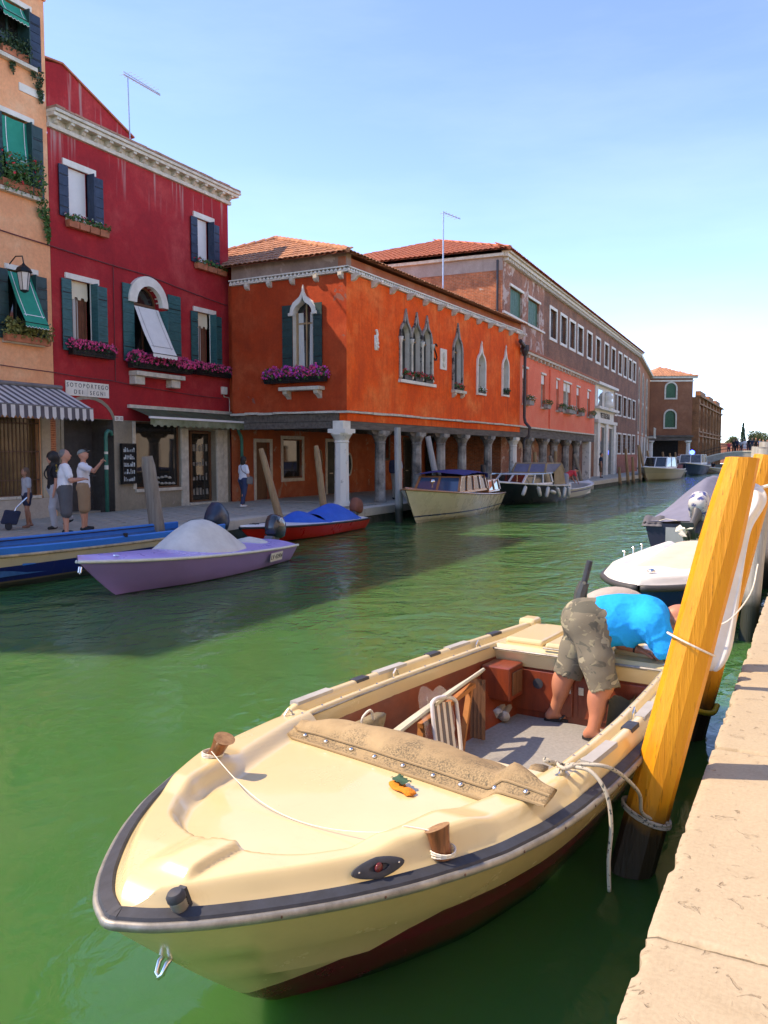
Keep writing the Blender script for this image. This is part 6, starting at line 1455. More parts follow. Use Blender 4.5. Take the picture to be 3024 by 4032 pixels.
cb = inboat('canvas_pouch', 'small beige canvas pouch at the right end of the folded cover', 'pouch', (3.24, .60, .40))
q = MB(); rows = []
for i in range(7): u = i / 6; rows.append([(.10 * math.cos(a) * (.8 + .3 * u), .06 * math.sin(a) * (1.1 - .3 * u) + .015 * math.sin(3 * a + i), .24 * u) for a in np.linspace(0, 2 * math.pi, 15)[:-1]])
q.loft(rows, True, True, flip=True); q.build('pouch', M_canvas, cb, smooth=True)
cb = inboat('green_pouch', 'khaki bag with a looped handle at the left end of the folded cover', 'bag', (3.05, -.50, .42))
q = MB(); rows = []
for i in range(7): u = i / 6; rows.append([(.14 * math.cos(a) * (.9 + .15 * u), .06 * math.sin(a) * (1.1 - .3 * u) + .012 * math.sin(3 * a + i), .24 * u) for a in np.linspace(0, 2 * math.pi, 15)[:-1]])
q.loft(rows, True, True, flip=True); q.build('pouch', simple('khaki_canvas', (.20, .16, .09), .9, var=.3, scale=12), cb, smooth=True); q = MB(); q.tube(bez([(.10, .02, .2), (.12, .03, .28), (.05, .04, .31), (.0, .03, .24)], 6), .008, 6); q.build('handle', M_string, cb)
# ================================================================== THE OTHER BOATS
SH = smooth_tab([(0, .86), (.15, .95), (.35, 1.0), (.55, .97), (.72, .84), (.85, .58), (.93, .34), (.975, .15), (1, .015)], 400)
SHF = smooth_tab([(0, .92), (.2, .99), (.45, 1.0), (.65, .95), (.8, .80), (.9, .56), (.96, .33), (.985, .19), (1, .02)], 400)
def mkboat(name, label, stern, bow, B, zs, zb, rake, mat, railmat=None, wlr=.74, rail_r=.022, shape=SH, cat='boat', sheer=2.0, group='boats moored along the canal', nst=34, smooth=30, lev=None):
    s_ = Vector((*stern, 0)); e_ = Vector((*bow, 0)); L = (e_ - s_).length
    t = thing(name, label, cat, s_, math.atan2(e_.y - s_.y, e_.x - s_.x), group)
    bf = lambda q: B / 2 * shape(q); zf = lambda q: zs + (zb - zs) * q ** sheer
    wl = lambda q: B / 2 * wlr * (SH(min(1, q)) ** 1.1) * (1 - q ** 5)
    secs = hull_secs(L, bf, zf, wl, rake, nst, lev)
    hull_build('hull', secs, mat, t, smooth=smooth)
    if railmat:
        q = MB()
        for sd in (1, -1): q.tube(rail_path(secs, 0, 0, sd), rail_r, 8)
        q.build('rub_rail', railmat, t, smooth=True)
    return t, secs, L, bf, zf
def deck(t, secs, i0, i1, mat, crown=.06, name='deck', inset=.0, dz=0.0, n=10, end=True):
    m = MB(); rows = []
    for s_ in secs[i0:i1 + 1]:
        x, b, z = s_[0]; b = max(0, b - inset); rows.append([(x, b * (2 * j / n - 1), z + dz + crown * (1 - (2 * j / n - 1) ** 2)) for j in range(n + 1)])
    m.loft(rows, flip=True)
    if end and i0 > 0: r0 = rows[0]; m.loft([r0, [(p[0], p[1], p[2] - .3) for p in r0]], flip=False)
    return m.build(name, mat, t, smooth=False, auto=40)
def well(t, secs, i0, i1, mat, inset=.10, floor=.12, name='cockpit'):
    """open cockpit: side decks, inner walls and floor"""
    m = MB(); rows = []
    for s_ in secs[i0:i1 + 1]:
        x, b, z = s_[0]; c = max(0.01, b - inset); rows.append([(x, -b, z), (x, -c, z + .01), (x, -c * .95, floor), (x, c * .95, floor), (x, c, z + .01), (x, b, z)])
    m.loft(rows, flip=True)
    a = rows[0]; m.add(a, [(1, 2, 3, 4)]); b_ = rows[-1]; m.add(b_, [(4, 3, 2, 1)])
    return m.build(name, mat, t, auto=30)
def tarp(t, x0, x1, hw, z0, ridge, mat, name='cover', n=22, wr=.018, seed=0, skirt=.05, pw=1.6):
    """fabric cover stretched over a support line ridge(u)->height above z0(u)"""
    m = MB(); rows = []
    for i in range(n + 1):
        u = i / n; x = x0 + (x1 - x0) * u; w_ = hw(u); row = []
        for j in range(25):
            v = -1 + 2 * j / 24; h = ridge(u) * (1 - abs(v) ** pw) + wr * mnoise.noise(Vector((x * 3 + seed, v * 3, seed))) + wr * .5 * math.sin(9 * v + 5 * u + seed)
            row.append((x, w_ * v, z0(u) + h))
        rows.append([(row[0][0], row[0][1] * 1.01, row[0][2] - skirt)] + row + [(row[-1][0], row[-1][1] * 1.01, row[-1][2] - skirt)])
    m.loft(rows, flip=True); return m.build(name, mat, t, smooth=True)
M_cowl = simple('black_cowl', (.018, .022, .030), .25, var=.2, coat=.5); M_cowlblue = simple('blue_black_cowl', (.020, .032, .060), .35, var=.2)
M_leg = simple('grey_leg', (.10, .105, .115), .45, var=.2)
def outboard(t, loc, tilt=0, s=1.0, cowl=None, leg=None, prop=None, lift=0, cover=None, steer=0):
    e = empty('outboard_motor', loc, 0, t); e.rotation_euler = (0, R(tilt), R(steer)); e.scale = (s, s, s)
    q = MB(); rows = []
    for z, l, w_, o_ in ((.12, .16, .10, 0), (.17, .24, .15, -.01), (.30, .26, .165, -.01), (.42, .25, .155, 0), (.52, .21, .125, .02), (.57, .13, .07, .03)):
        rows.append([(-.22 + o_ + l * math.copysign(abs(math.cos(a)) ** .6, math.cos(a)), w_ * math.copysign(abs(math.sin(a)) ** .6, math.sin(a)), z) for a in np.linspace(0, 2 * math.pi, 25)[:-1]])
    q.loft(rows, True, True); q.build('cowling', cover or cowl or M_cowl, e, smooth=True)
    q = MB(); rows = []
    for z, l, w_, o_ in ((.13, .15, .09, 0), (.0, .10, .06, 0), (-.35, .09, .045, 0), (-.50, .09, .035, 0), (-.56, .17, .05, -.02)):
        rows.append([(-.22 + o_ + l * math.cos(a), w_ * math.sin(a), z) for a in np.linspace(0, 2 * math.pi, 17)[:-1]])
    q.loft(rows, True, True, flip=True); q.box(-.46, -.10, -.10, .10, -.42, -.405); q.tube([(-.05, 0, -.62), (-.40, 0, -.62)], [.03, .045], 10); q.prism([(-.30, -.58), (-.12, -.58), (-.18, -.80), (-.24, -.80)], -.01, .01, 'y'); q.build('leg', leg or M_leg, e, auto=40)
    q = MB(); q.box(-.08, .03, -.09, .09, -.22, .12); q.build('bracket', M_leg, e)
    q = MB(); q.tube([(-.40, 0, -.62), (-.50, 0, -.62)], [.045, .025], 10)
    for k in range(3):
        a = k * 2.094 + .4; d = Vector((0, math.cos(a), math.sin(a))); f = Vector((0, -math.sin(a), math.cos(a))); c = Vector((-.45, 0, -.62))
        q.add([c + d * .03 - f * .02 + Vector((.03, 0, 0)), c + d * .13 - f * .06 + Vector((.03, 0, 0)), c + d * .16 + f * .01, c + d * .12 + f * .07 - Vector((.03, 0, 0)), c + d * .03 + f * .02 - Vector((.03, 0, 0))], [(0, 1, 2, 3, 4), (4, 3, 2, 1, 0)])
    q.build('propeller', prop or M_leg, e)
    return e
M_wrail = simple('white_rail', (.74, .70, .60), .5, var=.12); M_bluedk = simple('bright_blue_paint', (.02, .20, .62), .4, var=.08, scale=2); M_tanrail = simple('worn_wood_rail', (.46, .36, .22), .75, var=.3, scale=5)
M_lilac = simple('lilac_gelcoat', (.50, .38, .78), .3, var=.05, scale=1.5); M_whdeck = simple('white_deck', (.76, .74, .70), .4, var=.06, scale=1.5); M_blackstrip = simple('black_strip', (.015, .015, .018), .6)
M_gtarp = simple('pale_grey_tarp', (.72, .68, .61), .85, col2=(.58, .54, .48), scale=3); M_btarp = simple('blue_tarp', (.005, .10, .52), .7, var=.12, scale=3); M_navytarp = simple('blue_grey_tarp', (.17, .18, .26), .8, var=.10, scale=2)
M_teak = simple('varnished_teak', (.44, .19, .065), .3, col2=(.32, .12, .04), scale=4, stretch=(1, 6, 6), coat=.4)

# ---- blue work boat along the left quay (bow beyond the left edge of the picture)
t, S_, L, bf, zf = mkboat('blue_workboat', 'long open work boat with bright blue gunwale and navy hull at the left quay', (-12.15, 14.9), (-12.25, 4.6), 1.62, .50, .82, 1.1,
    paint('workboat_paint', [(-.5, (.05, .05, .035)), (.08, (.17, .13, .07)), (.115, (.008, .018, .14)), (.36, (.64, .54, .34))], .4, .05, .35, .1), M_tanrail, .80, .028, sheer=3.2)
m = MB()
for sd in (1, -1):
    rows = [[(s_[0][0], sd * s_[0][1], s_[0][2] + .02), (s_[0][0], sd * (s_[0][1] + .012), s_[0][2] + .13), (s_[0][0], sd * (s_[0][1] - .015), s_[0][2] + .15), (s_[0][0], sd * max(0, s_[0][1] - .05), s_[0][2] + .13), (s_[0][0], sd * max(0, s_[0][1] - .05), s_[0][2] - .1)] for s_ in S_]; m.loft(rows, flip=(sd > 0))
m.build('wash_strake', M_bluedk, t, auto=40)
well(t, S_, 0, 30, simple('boat_inner_blue', (.03, .13, .32), .6, var=.2), .07, .2)
for i in (6, 14, 22): x, b, z = S_[i][0]; MB().box(x - .13, x + .13, -b + .05, b - .05, z - .18, z - .14).build('thwart', M_bluedk, t)
q = MB()
for sd in (1, -1): q.tube([(s_[0][0], sd * max(0, s_[0][1] - .09), s_[0][2] + .10) for s_ in S_[2:30]], .012, 6)
q.build('inner_rail', M_blackstrip, t)
for i in (8, 20): 
    x, b, z = S_[i][0]; q = MB(); q.box(x - .03, x + .03, b - .03, b + .03, z + .13, z + .20); q.build('oarlock', M_iron, t)
outboard(t, (-.12, .05, .52), -38, 1.35, M_cowlblue, M_leg, steer=8)
m = MB(); m.sphere((.15, 0, .62), .28, .22, .12, 14, 8); m.build('green_tarp_bundle', simple('dark_green_tarp', (.03, .07, .05), .8, var=.3, scale=8), t, smooth=True)

# ---- lilac speedboat
t, S_, L, bf, zf = mkboat('lilac_speedboat', 'lilac speedboat with a pale grey cover and white rail', (-9.92, 14.35), (-9.38, 8.72), 1.62, .33, .63, .85,
    paint('lilac_hull', [(-.5, (.06, .05, .08)), (.01, (.38, .25, .60))], .35, .04, .06, .2), M_wrail, .72, .026, sheer=1.3, lev=[1, .75, .5, .30, .28, .1, 0])
deck(t, S_, 0, 34, M_lilac, .10)
i0 = 5; xs_ = [s_[0] for s_ in S_]
tarp(t, 1.25, 3.75, lambda u: .10 + .58 * math.sin(math.pi * (.06 + .88 * u)) ** .6, lambda u: .40 + .12 * u, lambda u: .03 + .55 * math.sin(math.pi * u) ** 1.5, M_gtarp, seed=2, wr=.02)
tarp(t, .35, 1.2, lambda u: .35 + .1 * math.sin(math.pi * u), lambda u: .39, lambda u: .02 + .13 * math.sin(math.pi * u), M_gtarp, 'stern_cover', 10, .015, 4)
outboard(t, (-.02, .0, .36), -12, 1.05)
q = MB(); q.tube([(L - .06, -.02, .55), (L - .04, -.02, .47), (L - .05, .0, .45), (L - .04, .02, .47), (L - .06, .02, .55)], .012, 6); q.build('bow_eye', M_chrome, t)
q = MB(); q.sphere((L - .28, .0, .655), .05, .03, .03, 8, 5); q.tube([(L - .6, .25, .66), (L - .5, .25, .68)], .012, 5); q.build('bow_cleat', M_chrome, t)
pn = empty('registration_plate', (1.05, bf(.17) * .985, .215), 0, t); pn.rotation_euler = (R(-12), 0, R(181)); MB().box(-.25, .25, -.012, -.002, -.085, .085).build('plate', M_white, pn); 
text_obj('LV 43904', .125, M_letter, pn, (0, -.0135, 0), (R(90), 0, 0), 'plate_lettering'); pn.rotation_euler = (R(10), 0, R(180 + 2)); 
text_obj('40', .16, M_whdeck, t, (-.23, .185, .80), (R(90), 0, R(180)), 'motor_number')

# ---- red boat with blue cover
t, S_, L, bf, zf = mkboat('red_boat', 'red motorboat with a white deck and bright blue cover', (-12.05, 21.75), (-11.75, 15.85), 1.55, .30, .46, .7, paint('red_hull', [(-.5, (.10, .01, .01)), (.02, (.60, .012, .012))], .3, .05, .15, .3), M_blackstrip, .75, .026, sheer=1.5)
deck(t, S_, 0, 34, M_whdeck, .07)
tarp(t, .55, 2.5, lambda u: .62 - .1 * u * 0, lambda u: .35, lambda u: .10 + .32 * math.sin(math.pi * (.15 + .7 * u)) + .04 * math.sin(6 * u), M_btarp, seed=5, wr=.02)
tarp(t, 2.4, 4.1, lambda u: .64 - .30 * u ** 2, lambda u: .36, lambda u: .02 + .36 * math.sin(math.pi * (.25 + .75 * (1 - u) * .9 + 0)) ** 1.0 * (1 - u ** 3), M_btarp, 'bow_cover', 18, .02, 6)
outboard(t, (-.02, .05, .36), -14, 1.0, cover=simple('brown_motor_cover', (.22, .075, .045), .8, var=.15))
q = MB(); q.box(L - .75, L - .5, -.02, .01, .49, .51); q.box(L - .70, L - .68, -.10, .08, .49, .52); q.box(L - .58, L - .56, -.10, .08, .49, .52); q.build('bow_cleat', M_blackstrip, t)
for k in range(10):
    x = .7 + k * .36; q = MB(); q.sphere((x, .63, .335), .015, .012, .015, 6, 4); q.build('snap', M_white, t)

# ---- cream cabin cruiser
t, S_, L, bf, zf = mkboat('cabin_cruiser', 'cream wooden cabin cruiser with navy canvas roof', (-11.55, 31.9), (-10.78, 22.9), 2.25, .66, 1.12, 1.05,
    paint('cruiser_hull', [(-.5, (.45, .40, .26)), (.10, (.68, .60, .40)), (.19, (.02, .025, .09)), (.235, (.70, .62, .42))], .25, .03, .08, .3), M_teak, .72, .03, sheer=1.6, lev=[1, .82, .80, .6, .42, .25, .23, .1, 0])
deck(t, S_, 0, 34, M_teak, .08)
def cabin(t, x0, x1, w0, w1, z0, z1, lean, mat, glassm, posts=3, name='cabin'):
    """windowed cabin: base coaming, posts, panes"""
    q = MB(); c = [(x0, -w0), (x1, -w1), (x1, w1), (x0, w0)]; top = [(x0 + lean[0], -w0 + .1), (x1 - lean[1], -w1 + .08), (x1 - lean[1], w1 - .08), (x0 + lean[0], w0 - .1)]
    cb = empty(name, (0, 0, 0), 0, t)
    base_h = z0 + (z1 - z0) * .15
    P = lambda i, z: Vector((c[i][0] + (top[i][0] - c[i][0]) * (z - z0) / (z1 - z0), c[i][1] + (top[i][1] - c[i][1]) * (z - z0) / (z1 - z0), z))
    q.loft([[P(i, z0) for i in range(4)], [P(i, base_h) for i in range(4)]], True); q.loft([[P(i, z1 - .05) for i in range(4)], [P(i, z1) for i in range(4)]], True, True); q.build('cabin_frame', mat, cb)
    for i in range(4):
        j = (i + 1) % 4; n_ = posts if i % 2 == 0 else 2
        g = MB(); g.add([P(i, base_h) * 1, P(j, base_h) * 1, P(j, z1 - .05), P(i, z1 - .05)], [(0, 1, 2, 3)]); g.build('pane', glassm, cb)
        for k in range(n_ + 1):
            u = k / n_; a = P(i, base_h - .01).lerp(P(j, base_h - .01), u); b = P(i, z1 - .02).lerp(P(j, z1 - .02), u); g = MB(); g.beam(a, b, .075, .075, up=(1, 0, 0) if i % 2 else (0, 1, 0)); g.build('window_post', mat, cb)
    return cb
M_bluegl = glass_mat('blue_glass', (.05, .09, .16), .06)
cabin(t, 2.55, 6.0, .88, .80, .86, 1.44, (.2, .5), M_teak, M_bluegl, 4)
q = MB(); rows = []
for i in range(15):
    u = i / 14; x = 2.6 + 3.1 * u; rows.append([(x, -.92 + 1.84 * j / 14, 1.44 + .10 * math.sin(math.pi * (.12 + .8 * u)) + .10 * (1 - (2 * j / 14 - 1) ** 2) + .012 * math.sin(i * 1.9 + j)) for j in range(15)])
q.loft(rows, flip=True); q.loft([[(p[0], p[1], p[2]) for p in rows[0]], [(p[0], p[1], p[2] - .16) for p in rows[0]]]); q.build('canvas_roof', simple('navy_canvas', (.02, .025, .16), .8, var=.12, scale=4), t, smooth=True)
cabin(t, .5, 2.4, .86, .90, .76, 1.22, (.05, .05), M_teak, M_glass, 2, 'aft_coaming')
q = MB(); q.lathe([(.02, 0), (.03, .02), (.02, .12), (.07, .16), (.09, .22), (.06, .28)], 12, (6.7, .1, 1.08)); q.build('searchlight', M_chrome, t, smooth=True)
# ---- black cabin boat with fenders
t, S_, L, bf, zf = mkboat('black_cabin_boat', 'black hulled boat with white cabin, beige canopy and white fenders', (-10.75, 39.4), (-11.55, 33.2), 2.3, .72, 1.02, .8, paint('black_hull', [(-.5, (.01, .012, .014)), (.06, (.012, .014, .020))], .3, .2, .15, .3), M_wrail, .75, .03, sheer=1.5)
deck(t, S_, 0, 34, M_whdeck, .08)
cabin(t, 2.0, 4.9, .92, .70, .84, 1.34, (.1, .75), M_whdeck, M_glass, 3)
M_bcanv = simple('beige_canopy', (.32, .235, .13), .85, var=.15, scale=3)
cabin(t, .5, 2.7, .88, .82, 1.32, 1.80, (.25, .35), M_bcanv, M_navytarp, 1, 'canopy')
q = MB(); q.add([(.5, .95, .78), (1.9, .95, .8), (1.7, .86, 1.4), (.75, .84, 1.77)], [(0, 1, 2, 3)]); q.add([(.5, -.95, .78), (.5, .95, .78), (.75, .84, 1.77), (.75, -.84, 1.77)], [(0, 1, 2, 3)]); q.build('canopy_flap', M_bcanv, t)
q = MB()
for sd in (1, -1): q.tube(bez([(2.2, sd * .98, 1.35), (4.3, sd * .85, 1.32), (5.6, sd * .5, 1.35), (L + .05, 0, 1.40)], 6), .018, 6); q.tube([(5.2, sd * .62, .95), (5.2, sd * .62, 1.34)], .014, 6); q.tube([(4.0, sd * .86, .9), (4.0, sd * .88, 1.33)], .014, 6)
q.build('pulpit_rail', M_chrome, t)
for k, x in enumerate((5.0, 4.0, 3.3, 2.7, 2.1, 1.3, .6)):
    f = empty('fender', (x, bf(x / L) + .09, zf(x / L) - .30), 0, t); f.rotation_euler = (0, R((-38, 30, -25, 80, 35, -20, 8)[k]), 0)
    q = MB(); q.lathe([(.02, -.26), (.075, -.22), (.085, -.1), (.085, .1), (.075, .2), (.02, .24)], 10); q.build('float', simple('fender_white', (.62, .58, .50), .5, var=.15), f, smooth=True); q = MB(); q.tube([(0, -.02, .24), (0, -.07, .42)], .01, 5); q.build('line', M_string, f)
# ---- small white boat with a man working in it
t, S_, L, bf, zf = mkboat('small_white_boat', 'small white open boat with blue stripes beside the dark columns', (-10.75, 40.2), (-10.35, 45.6), 1.75, .48, .74, .7, paint('small_white_hull', [(-.5, (.2, .2, .2)), (.05, (.62, .60, .56)), (.30, (.10, .09, .25)), (.36, (.66, .64, .60))], .35, .06, .2, .2, slope=.03), M_wrail, .74, .03)
well(t, S_, 0, 22, M_whdeck, .14, .15); deck(t, S_, 22, 34, M_whdeck, .06)
outboard(t, (-.02, .1, .5), -25, 1.3, cover=simple('blue_motor_bag', (.015, .05, .28), .7, var=.2))
smallboat = t
# ---- far boats
t, S_, L, bf, zf = mkboat('far_cream_cruiser', 'cream cruiser with dark windscreen far along the left quay', (-10.6, 79.5), (-11.35, 69.5), 3.0, .85, 1.15, 1.2, paint('far_cream_hull', [(-.5, (.3, .25, .18)), (.1, (.62, .53, .37)), (.62, (.5, .44, .32))], .35, .05, .1, .2), M_wrail, .7, .05)
deck(t, S_, 0, 34, M_whdeck, .1); cabin(t, 3.0, 6.4, 1.15, .95, 1.0, 1.95, (.1, .8), M_whdeck, M_glass, 2); q = MB(); q.box(.3, 2.4, -1.1, 1.1, .9, 1.25); q.build('stern_seat', simple('maroon_seat', (.16, .02, .03), .7), t)
t, S_, L, bf, zf = mkboat('police_boat', 'navy boat with white cabin and a blue flashing light near the bridge', (-10.3, 99.5), (-10.55, 89.5), 2.9, .9, 1.3, 1.2, paint('police_hull', [(-.5, (.01, .02, .06)), (.1, (.012, .03, .12))], .35), M_wrail, .72, .06)
deck(t, S_, 0, 34, M_whdeck, .1); cabin(t, 2.5, 6.5, 1.2, 1.1, 1.15, 2.15, (.1, .5), M_whdeck, M_paneg, 2)
bl, nt_, b_ = base('blue_beacon'); b_.inputs['Base Color'].default_value = (.0, .02, .9, 1); b_.inputs['Emission Color'].default_value = (.02, .06, 1, 1); b_.inputs['Emission Strength'].default_value = 6
q = MB(); q.sphere((5.2, 0, 2.38), .26, .26, .24, 12, 8); q.build('beacon', bl, t, smooth=True)
t, S_, L, bf, zf = mkboat('far_small_boat', 'small crowded boat passing just before the bridge', (-9.0, 106.5), (-9.95, 98.5), 2.2, .5, .8, .9, paint('far_small_hull', [(-.5, (.3, .28, .22)), (.05, (.52, .47, .38))], .4), M_wrail, .72, .05)
well(t, S_, 0, 28, M_oldbeam, .15, .15); deck(t, S_, 28, 34, M_whdeck)
farboat = t
t, S_, L, bf, zf = mkboat('grey_dinghy', 'grey dinghy tied beside the police boat', (-11.2, 90.5), (-11.2, 86.0), 1.6, .45, .6, .6, simple('grey_dinghy_hull', (.30, .30, .28), .6), M_wrail, .74, .05); well(t, S_, 0, 28, M_oldbeam, .15, .1)
# ---- navy boat under a blue-grey tarp (right)
t, S_, L, bf, zf = mkboat('navy_boat', 'navy boat under a blue grey tarp moored at the right quay', (-2.12, 18.7), (-1.75, 25.6), 1.95, .70, .84, .8, paint('navy_hull', [(-.5, (.5, .45, .35)), (.06, (.006, .010, .034))], .5, .1, .05, .0), M_blackstrip, .84, .03, shape=SHF)
m = MB(); rows = []
zr1 = lambda x: 1.0
for i in range(25):
    u = i / 24; x = .05 + 6.2 * u; b = bf(min(1, x / L)) + .03; pk = .05 + .86 * min(1, u / .36) - .30 * sstep(.55, 1, u); row = []
    for j in range(25):
        v = -1 + 2 * j / 24; row.append((x + .02 * math.sin(7 * v), b * v, zf(x / L) + .02 + pk * (1 - abs(v) ** 1.15) + .02 * mnoise.noise(Vector((x * 2, v * 3, 7)))))
    rows.append([(p[0], p[1] * 1.0, p[2] - .13) for p in row[:1]] + row + [(p[0], p[1], p[2] - .13) for p in row[-1:]])
m.loft(rows, flip=True); m.build('tarp', M_navytarp, t, smooth=True)
q = MB(); rows = []
for i in range(8):
    u = i / 7; rows.append([(.30 - .36 * u + .02 * math.sin(j * 2.3), .95 - .42 * j / 9, .735 + .02 * math.sin(j * 1.1) * (1 - u) + .10 * (1 - u) - .10 * u ** 2) for j in range(10)])
q.loft(rows); q.build('tarp_flap', simple('dark_grey_tarp', (.10, .10, .115), .6, var=.2, scale=6), t, smooth=True)
q = MB(); q.box(-.015, .02, -.45, .45, .22, .62); q.build('transom_board', simple('grey_transom', (.34, .36, .38), .5, var=.1), t)
M_bag = simple('camo_bag', (.55, .55, .56), .6, col2=(.03, .05, .22), scale=9, thr=.5)
outboard(t, (-.06, -.20, .62), 56, 1.25, cover=M_bag, leg=M_leg, prop=simple('white_prop', (.68, .66, .58), .4), steer=-6)
q = MB(); q.tube([(-.1, .2, .78), (.0, .45, .80), (.05, .6, .75)], .008, 5); q.build('tie_cord', M_string, t)
jc = thing('jerry_can', 'white fuel can with a red cap on the navy boat', 'fuel can', (-1.62, 18.75, .80)); MB().box(-.12, .12, -.09, .09, 0, .34).build('can', M_white, jc, bevel=.03); MB().box(-.122, .122, -.092, .092, .2, .32).build('red_label', simple('red_label', (.6, .02, .02), .5), jc)
# ---- white and blue boat (right)
t, S_, L, bf, zf = mkboat('white_blue_boat', 'white decked blue boat with a cream cover behind the bending man', (-1.32, 14.9), (-1.62, 9.75), 1.75, .56, .66, .55, paint('white_blue_hull', [(-.5, (.01, .02, .06)), (.03, (.008, .035, .19))], .3, .08, .15, .3), simple('dark_fender_strip', (.05, .05, .055), .6), .82, .04, shape=SHF)
m = MB(); rows = []
for s_ in S_:
    x, b, z = s_[0]; row = []
    for j in range(31):
        v = -1 + 2 * j / 30; y = b * .985 * v; e = b - abs(y); rec = sstep(.20, .26, e) * (1 - sstep(L - 1.05, L - .8, x)) * (1 if b > .3 else 0)
        row.append((x, y, z + .03 + .11 * sstep(0, .10, e) - .07 * rec))
    rows.append(row)
m.loft(rows, flip=True); m.build('deck', M_whdeck, t, smooth=True)
tarp(t, .6, L - 1.22, lambda u: .58 - .06 * u, lambda u: .63, lambda u: .16 - .05 * u, simple('cream_cover', (.56, .51, .42), .85, var=.06), 'cockpit_cover', 20, .008, 9, .06, 4)
q = MB(); rows = []
for i in range(17): y = -.56 + 1.12 * i / 16; rows.append([(L - 1.24, y, .76 + .01 * math.sin(i)), (L - 1.14, y, .735), (L - 1.10 + .02 * math.sin(i * 1.3), y, .675)])
q.loft(rows, flip=True); q.build('cover_flange', simple('white_vinyl', (.72, .69, .62), .35, var=.05), t, smooth=True)
for k in range(5): q = MB(); q.sphere((L - 1.10, -.45 + k * .22, .69), .014, .014, .012, 8, 5); q.build('snap', M_chrome, t)
q = MB(); q.lathe([(.05, 0), (.045, .02), (.02, .04)], 12, (L - .42, .05, .80)); q.build('bow_fitting', M_chrome, t, smooth=True)
for k in range(3): q = MB(); q.tube([(1.5 + k * .55, -.80, .68), (1.5 + k * .55, -.80, .76)], .014, 6); q.sphere((1.5 + k * .55, -.80, .775), .02); q.build('stanchion', M_chrome, t)
# ---- outboard of the cream boat
ob = empty('outboard_motor', (-.12, .02, .55), 0, boat)
q = MB(); rows = []; A0, A1 = Vector((.20, -.22, .34)), Vector((-.02, .20, .36))
for k in range(9):
    u = k / 8; c_ = A0.lerp(A1, u); r_ = .155 * math.sin(math.pi * (.16 + .74 * u)) ** .6; rows.append([c_ + Vector((math.cos(a) * r_ * .9, math.cos(a) * r_ * .4, math.sin(a) * r_ * 1.05)) for a in np.linspace(0, 2 * math.pi, 19)[:-1]])
q.loft(rows, True, True); q.build('cowling_cover', simple('taupe_motor_cover', (.40, .35, .32), .85, var=.08, scale=4, bmp=.4, bscale=14), ob, smooth=True)
q = MB(); q.tube([(.14, -.34, .22), (.12, -.31, .44), (.105, -.285, .53)], [.055, .058, .045], 10); q.box(.05, .16, -.36, -.24, .0, .24); q.build('tiller_body', simple('dark_leg', (.055, .06, .06), .4, var=.2), ob, smooth=False)
q = MB(); q.tube([(.105, -.285, .53), (.085, -.245, .72)], .028, 10); q.build('tiller_grip', M_rubber, ob); q = MB(); q.tube([(.06, -.30, .53), (.15, -.27, .53)], .016, 8); q.sphere((.06, -.31, .53), .02); q.build('tiller_bracket', M_chrome, ob)
q = MB(); q.tube([(-.05, -.05, .2), (-.2, -.05, -.3), (-.25, -.05, -.7)], [.07, .06, .04], 10); q.build('leg', M_leg, ob)
# ================================================================== MOORING POLES
def pole(label, base_, top_, r0, r1, mat, name='mooring_pole', facets=14, rope=None, group='mooring poles', cut=0.0, seed=0, deep=-.9, taper=0):
    b = Vector(base_); tp = Vector(top_); d = (tp - b); ax = d.normalized(); x = Vector((0, 1, 0)).cross(ax).normalized(); y = ax.cross(x)
    t = thing(name, label, 'pole', b, 0, group); m = MB(); rows = []; rr = random.Random(seed); ph = [rr.uniform(-.04, .04) for _ in range(facets)]
    n = 14
    for i in range(n + 1):
        u = deep / max(.01, d.length) + (1 - deep / max(.01, d.length)) * i / n; r = r0 + (r1 - r0) * max(0, u)
        if taper and u > 1 - taper: r *= 1 - .22 * ((u - (1 - taper)) / taper) ** 1.5
        rows.append([d * u + (x * math.cos(2 * math.pi * k / facets) + y * math.sin(2 * math.pi * k / facets)) * (r * (1 + ph[k] * .6) + .002 * rr.uniform(-1, 1)) + (ax * cut * r * math.cos(2 * math.pi * k / facets) if i == n else Vector((0, 0, 0))) for k in range(facets)])
    m.loft(rows, True, True); m.build('post', mat, t, auto=24 if facets < 12 else 40)
    return t
def pole_mat(name, top, wet, zwet, streak, rough=.6):
    m, nt, b = base(name); t = nt.nodes.new('ShaderNodeTexCoord'); gi = nt.nodes.new('ShaderNodeNewGeometry'); sp = nt.nodes.new('ShaderNodeSeparateXYZ'); nt.links.new(gi.outputs['Position'], sp.inputs[0])
    mp = nt.nodes.new('ShaderNodeMapping'); mp.inputs['Scale'].default_value = (9, 9, .55); nt.links.new(t.outputs['Object'], mp.inputs[0])
    n1 = noise(nt, mp.outputs[0], 2.2, 6, .65); r1 = ramp(nt, [(.35, top), (.60, streak)]); nt.links.new(n1, r1.inputs[0])
    n4 = noise(nt, mp.outputs[0], 7, 4, .6); r4 = ramp(nt, [(.63, 0), (.68, .7)]); nt.links.new(n4, r4.inputs[0]); cc = mix(nt, r4.outputs[0], r1.outputs[0], tuple(c * .35 for c in streak))
    n2 = noise(nt, t.outputs['Object'], 5, 5, .6); ad = N(nt, 'ShaderNodeMath', operation='MULTIPLY_ADD'); nt.links.new(n2, ad.inputs[0]); ad.inputs[1].default_value = .22; nt.links.new(sp.outputs[2], ad.inputs[2])
    r2 = ramp(nt, [(zwet - .02, 1), (zwet + .16, 0)]); nt.links.new(ad.outputs[0], r2.inputs[0])
    c = mix(nt, r2.outputs[0], cc, wet); nt.links.new(c, b.inputs['Base Color']); b.inputs['Roughness'].default_value = rough
    bump(nt, b, n4, .45, .015); return m
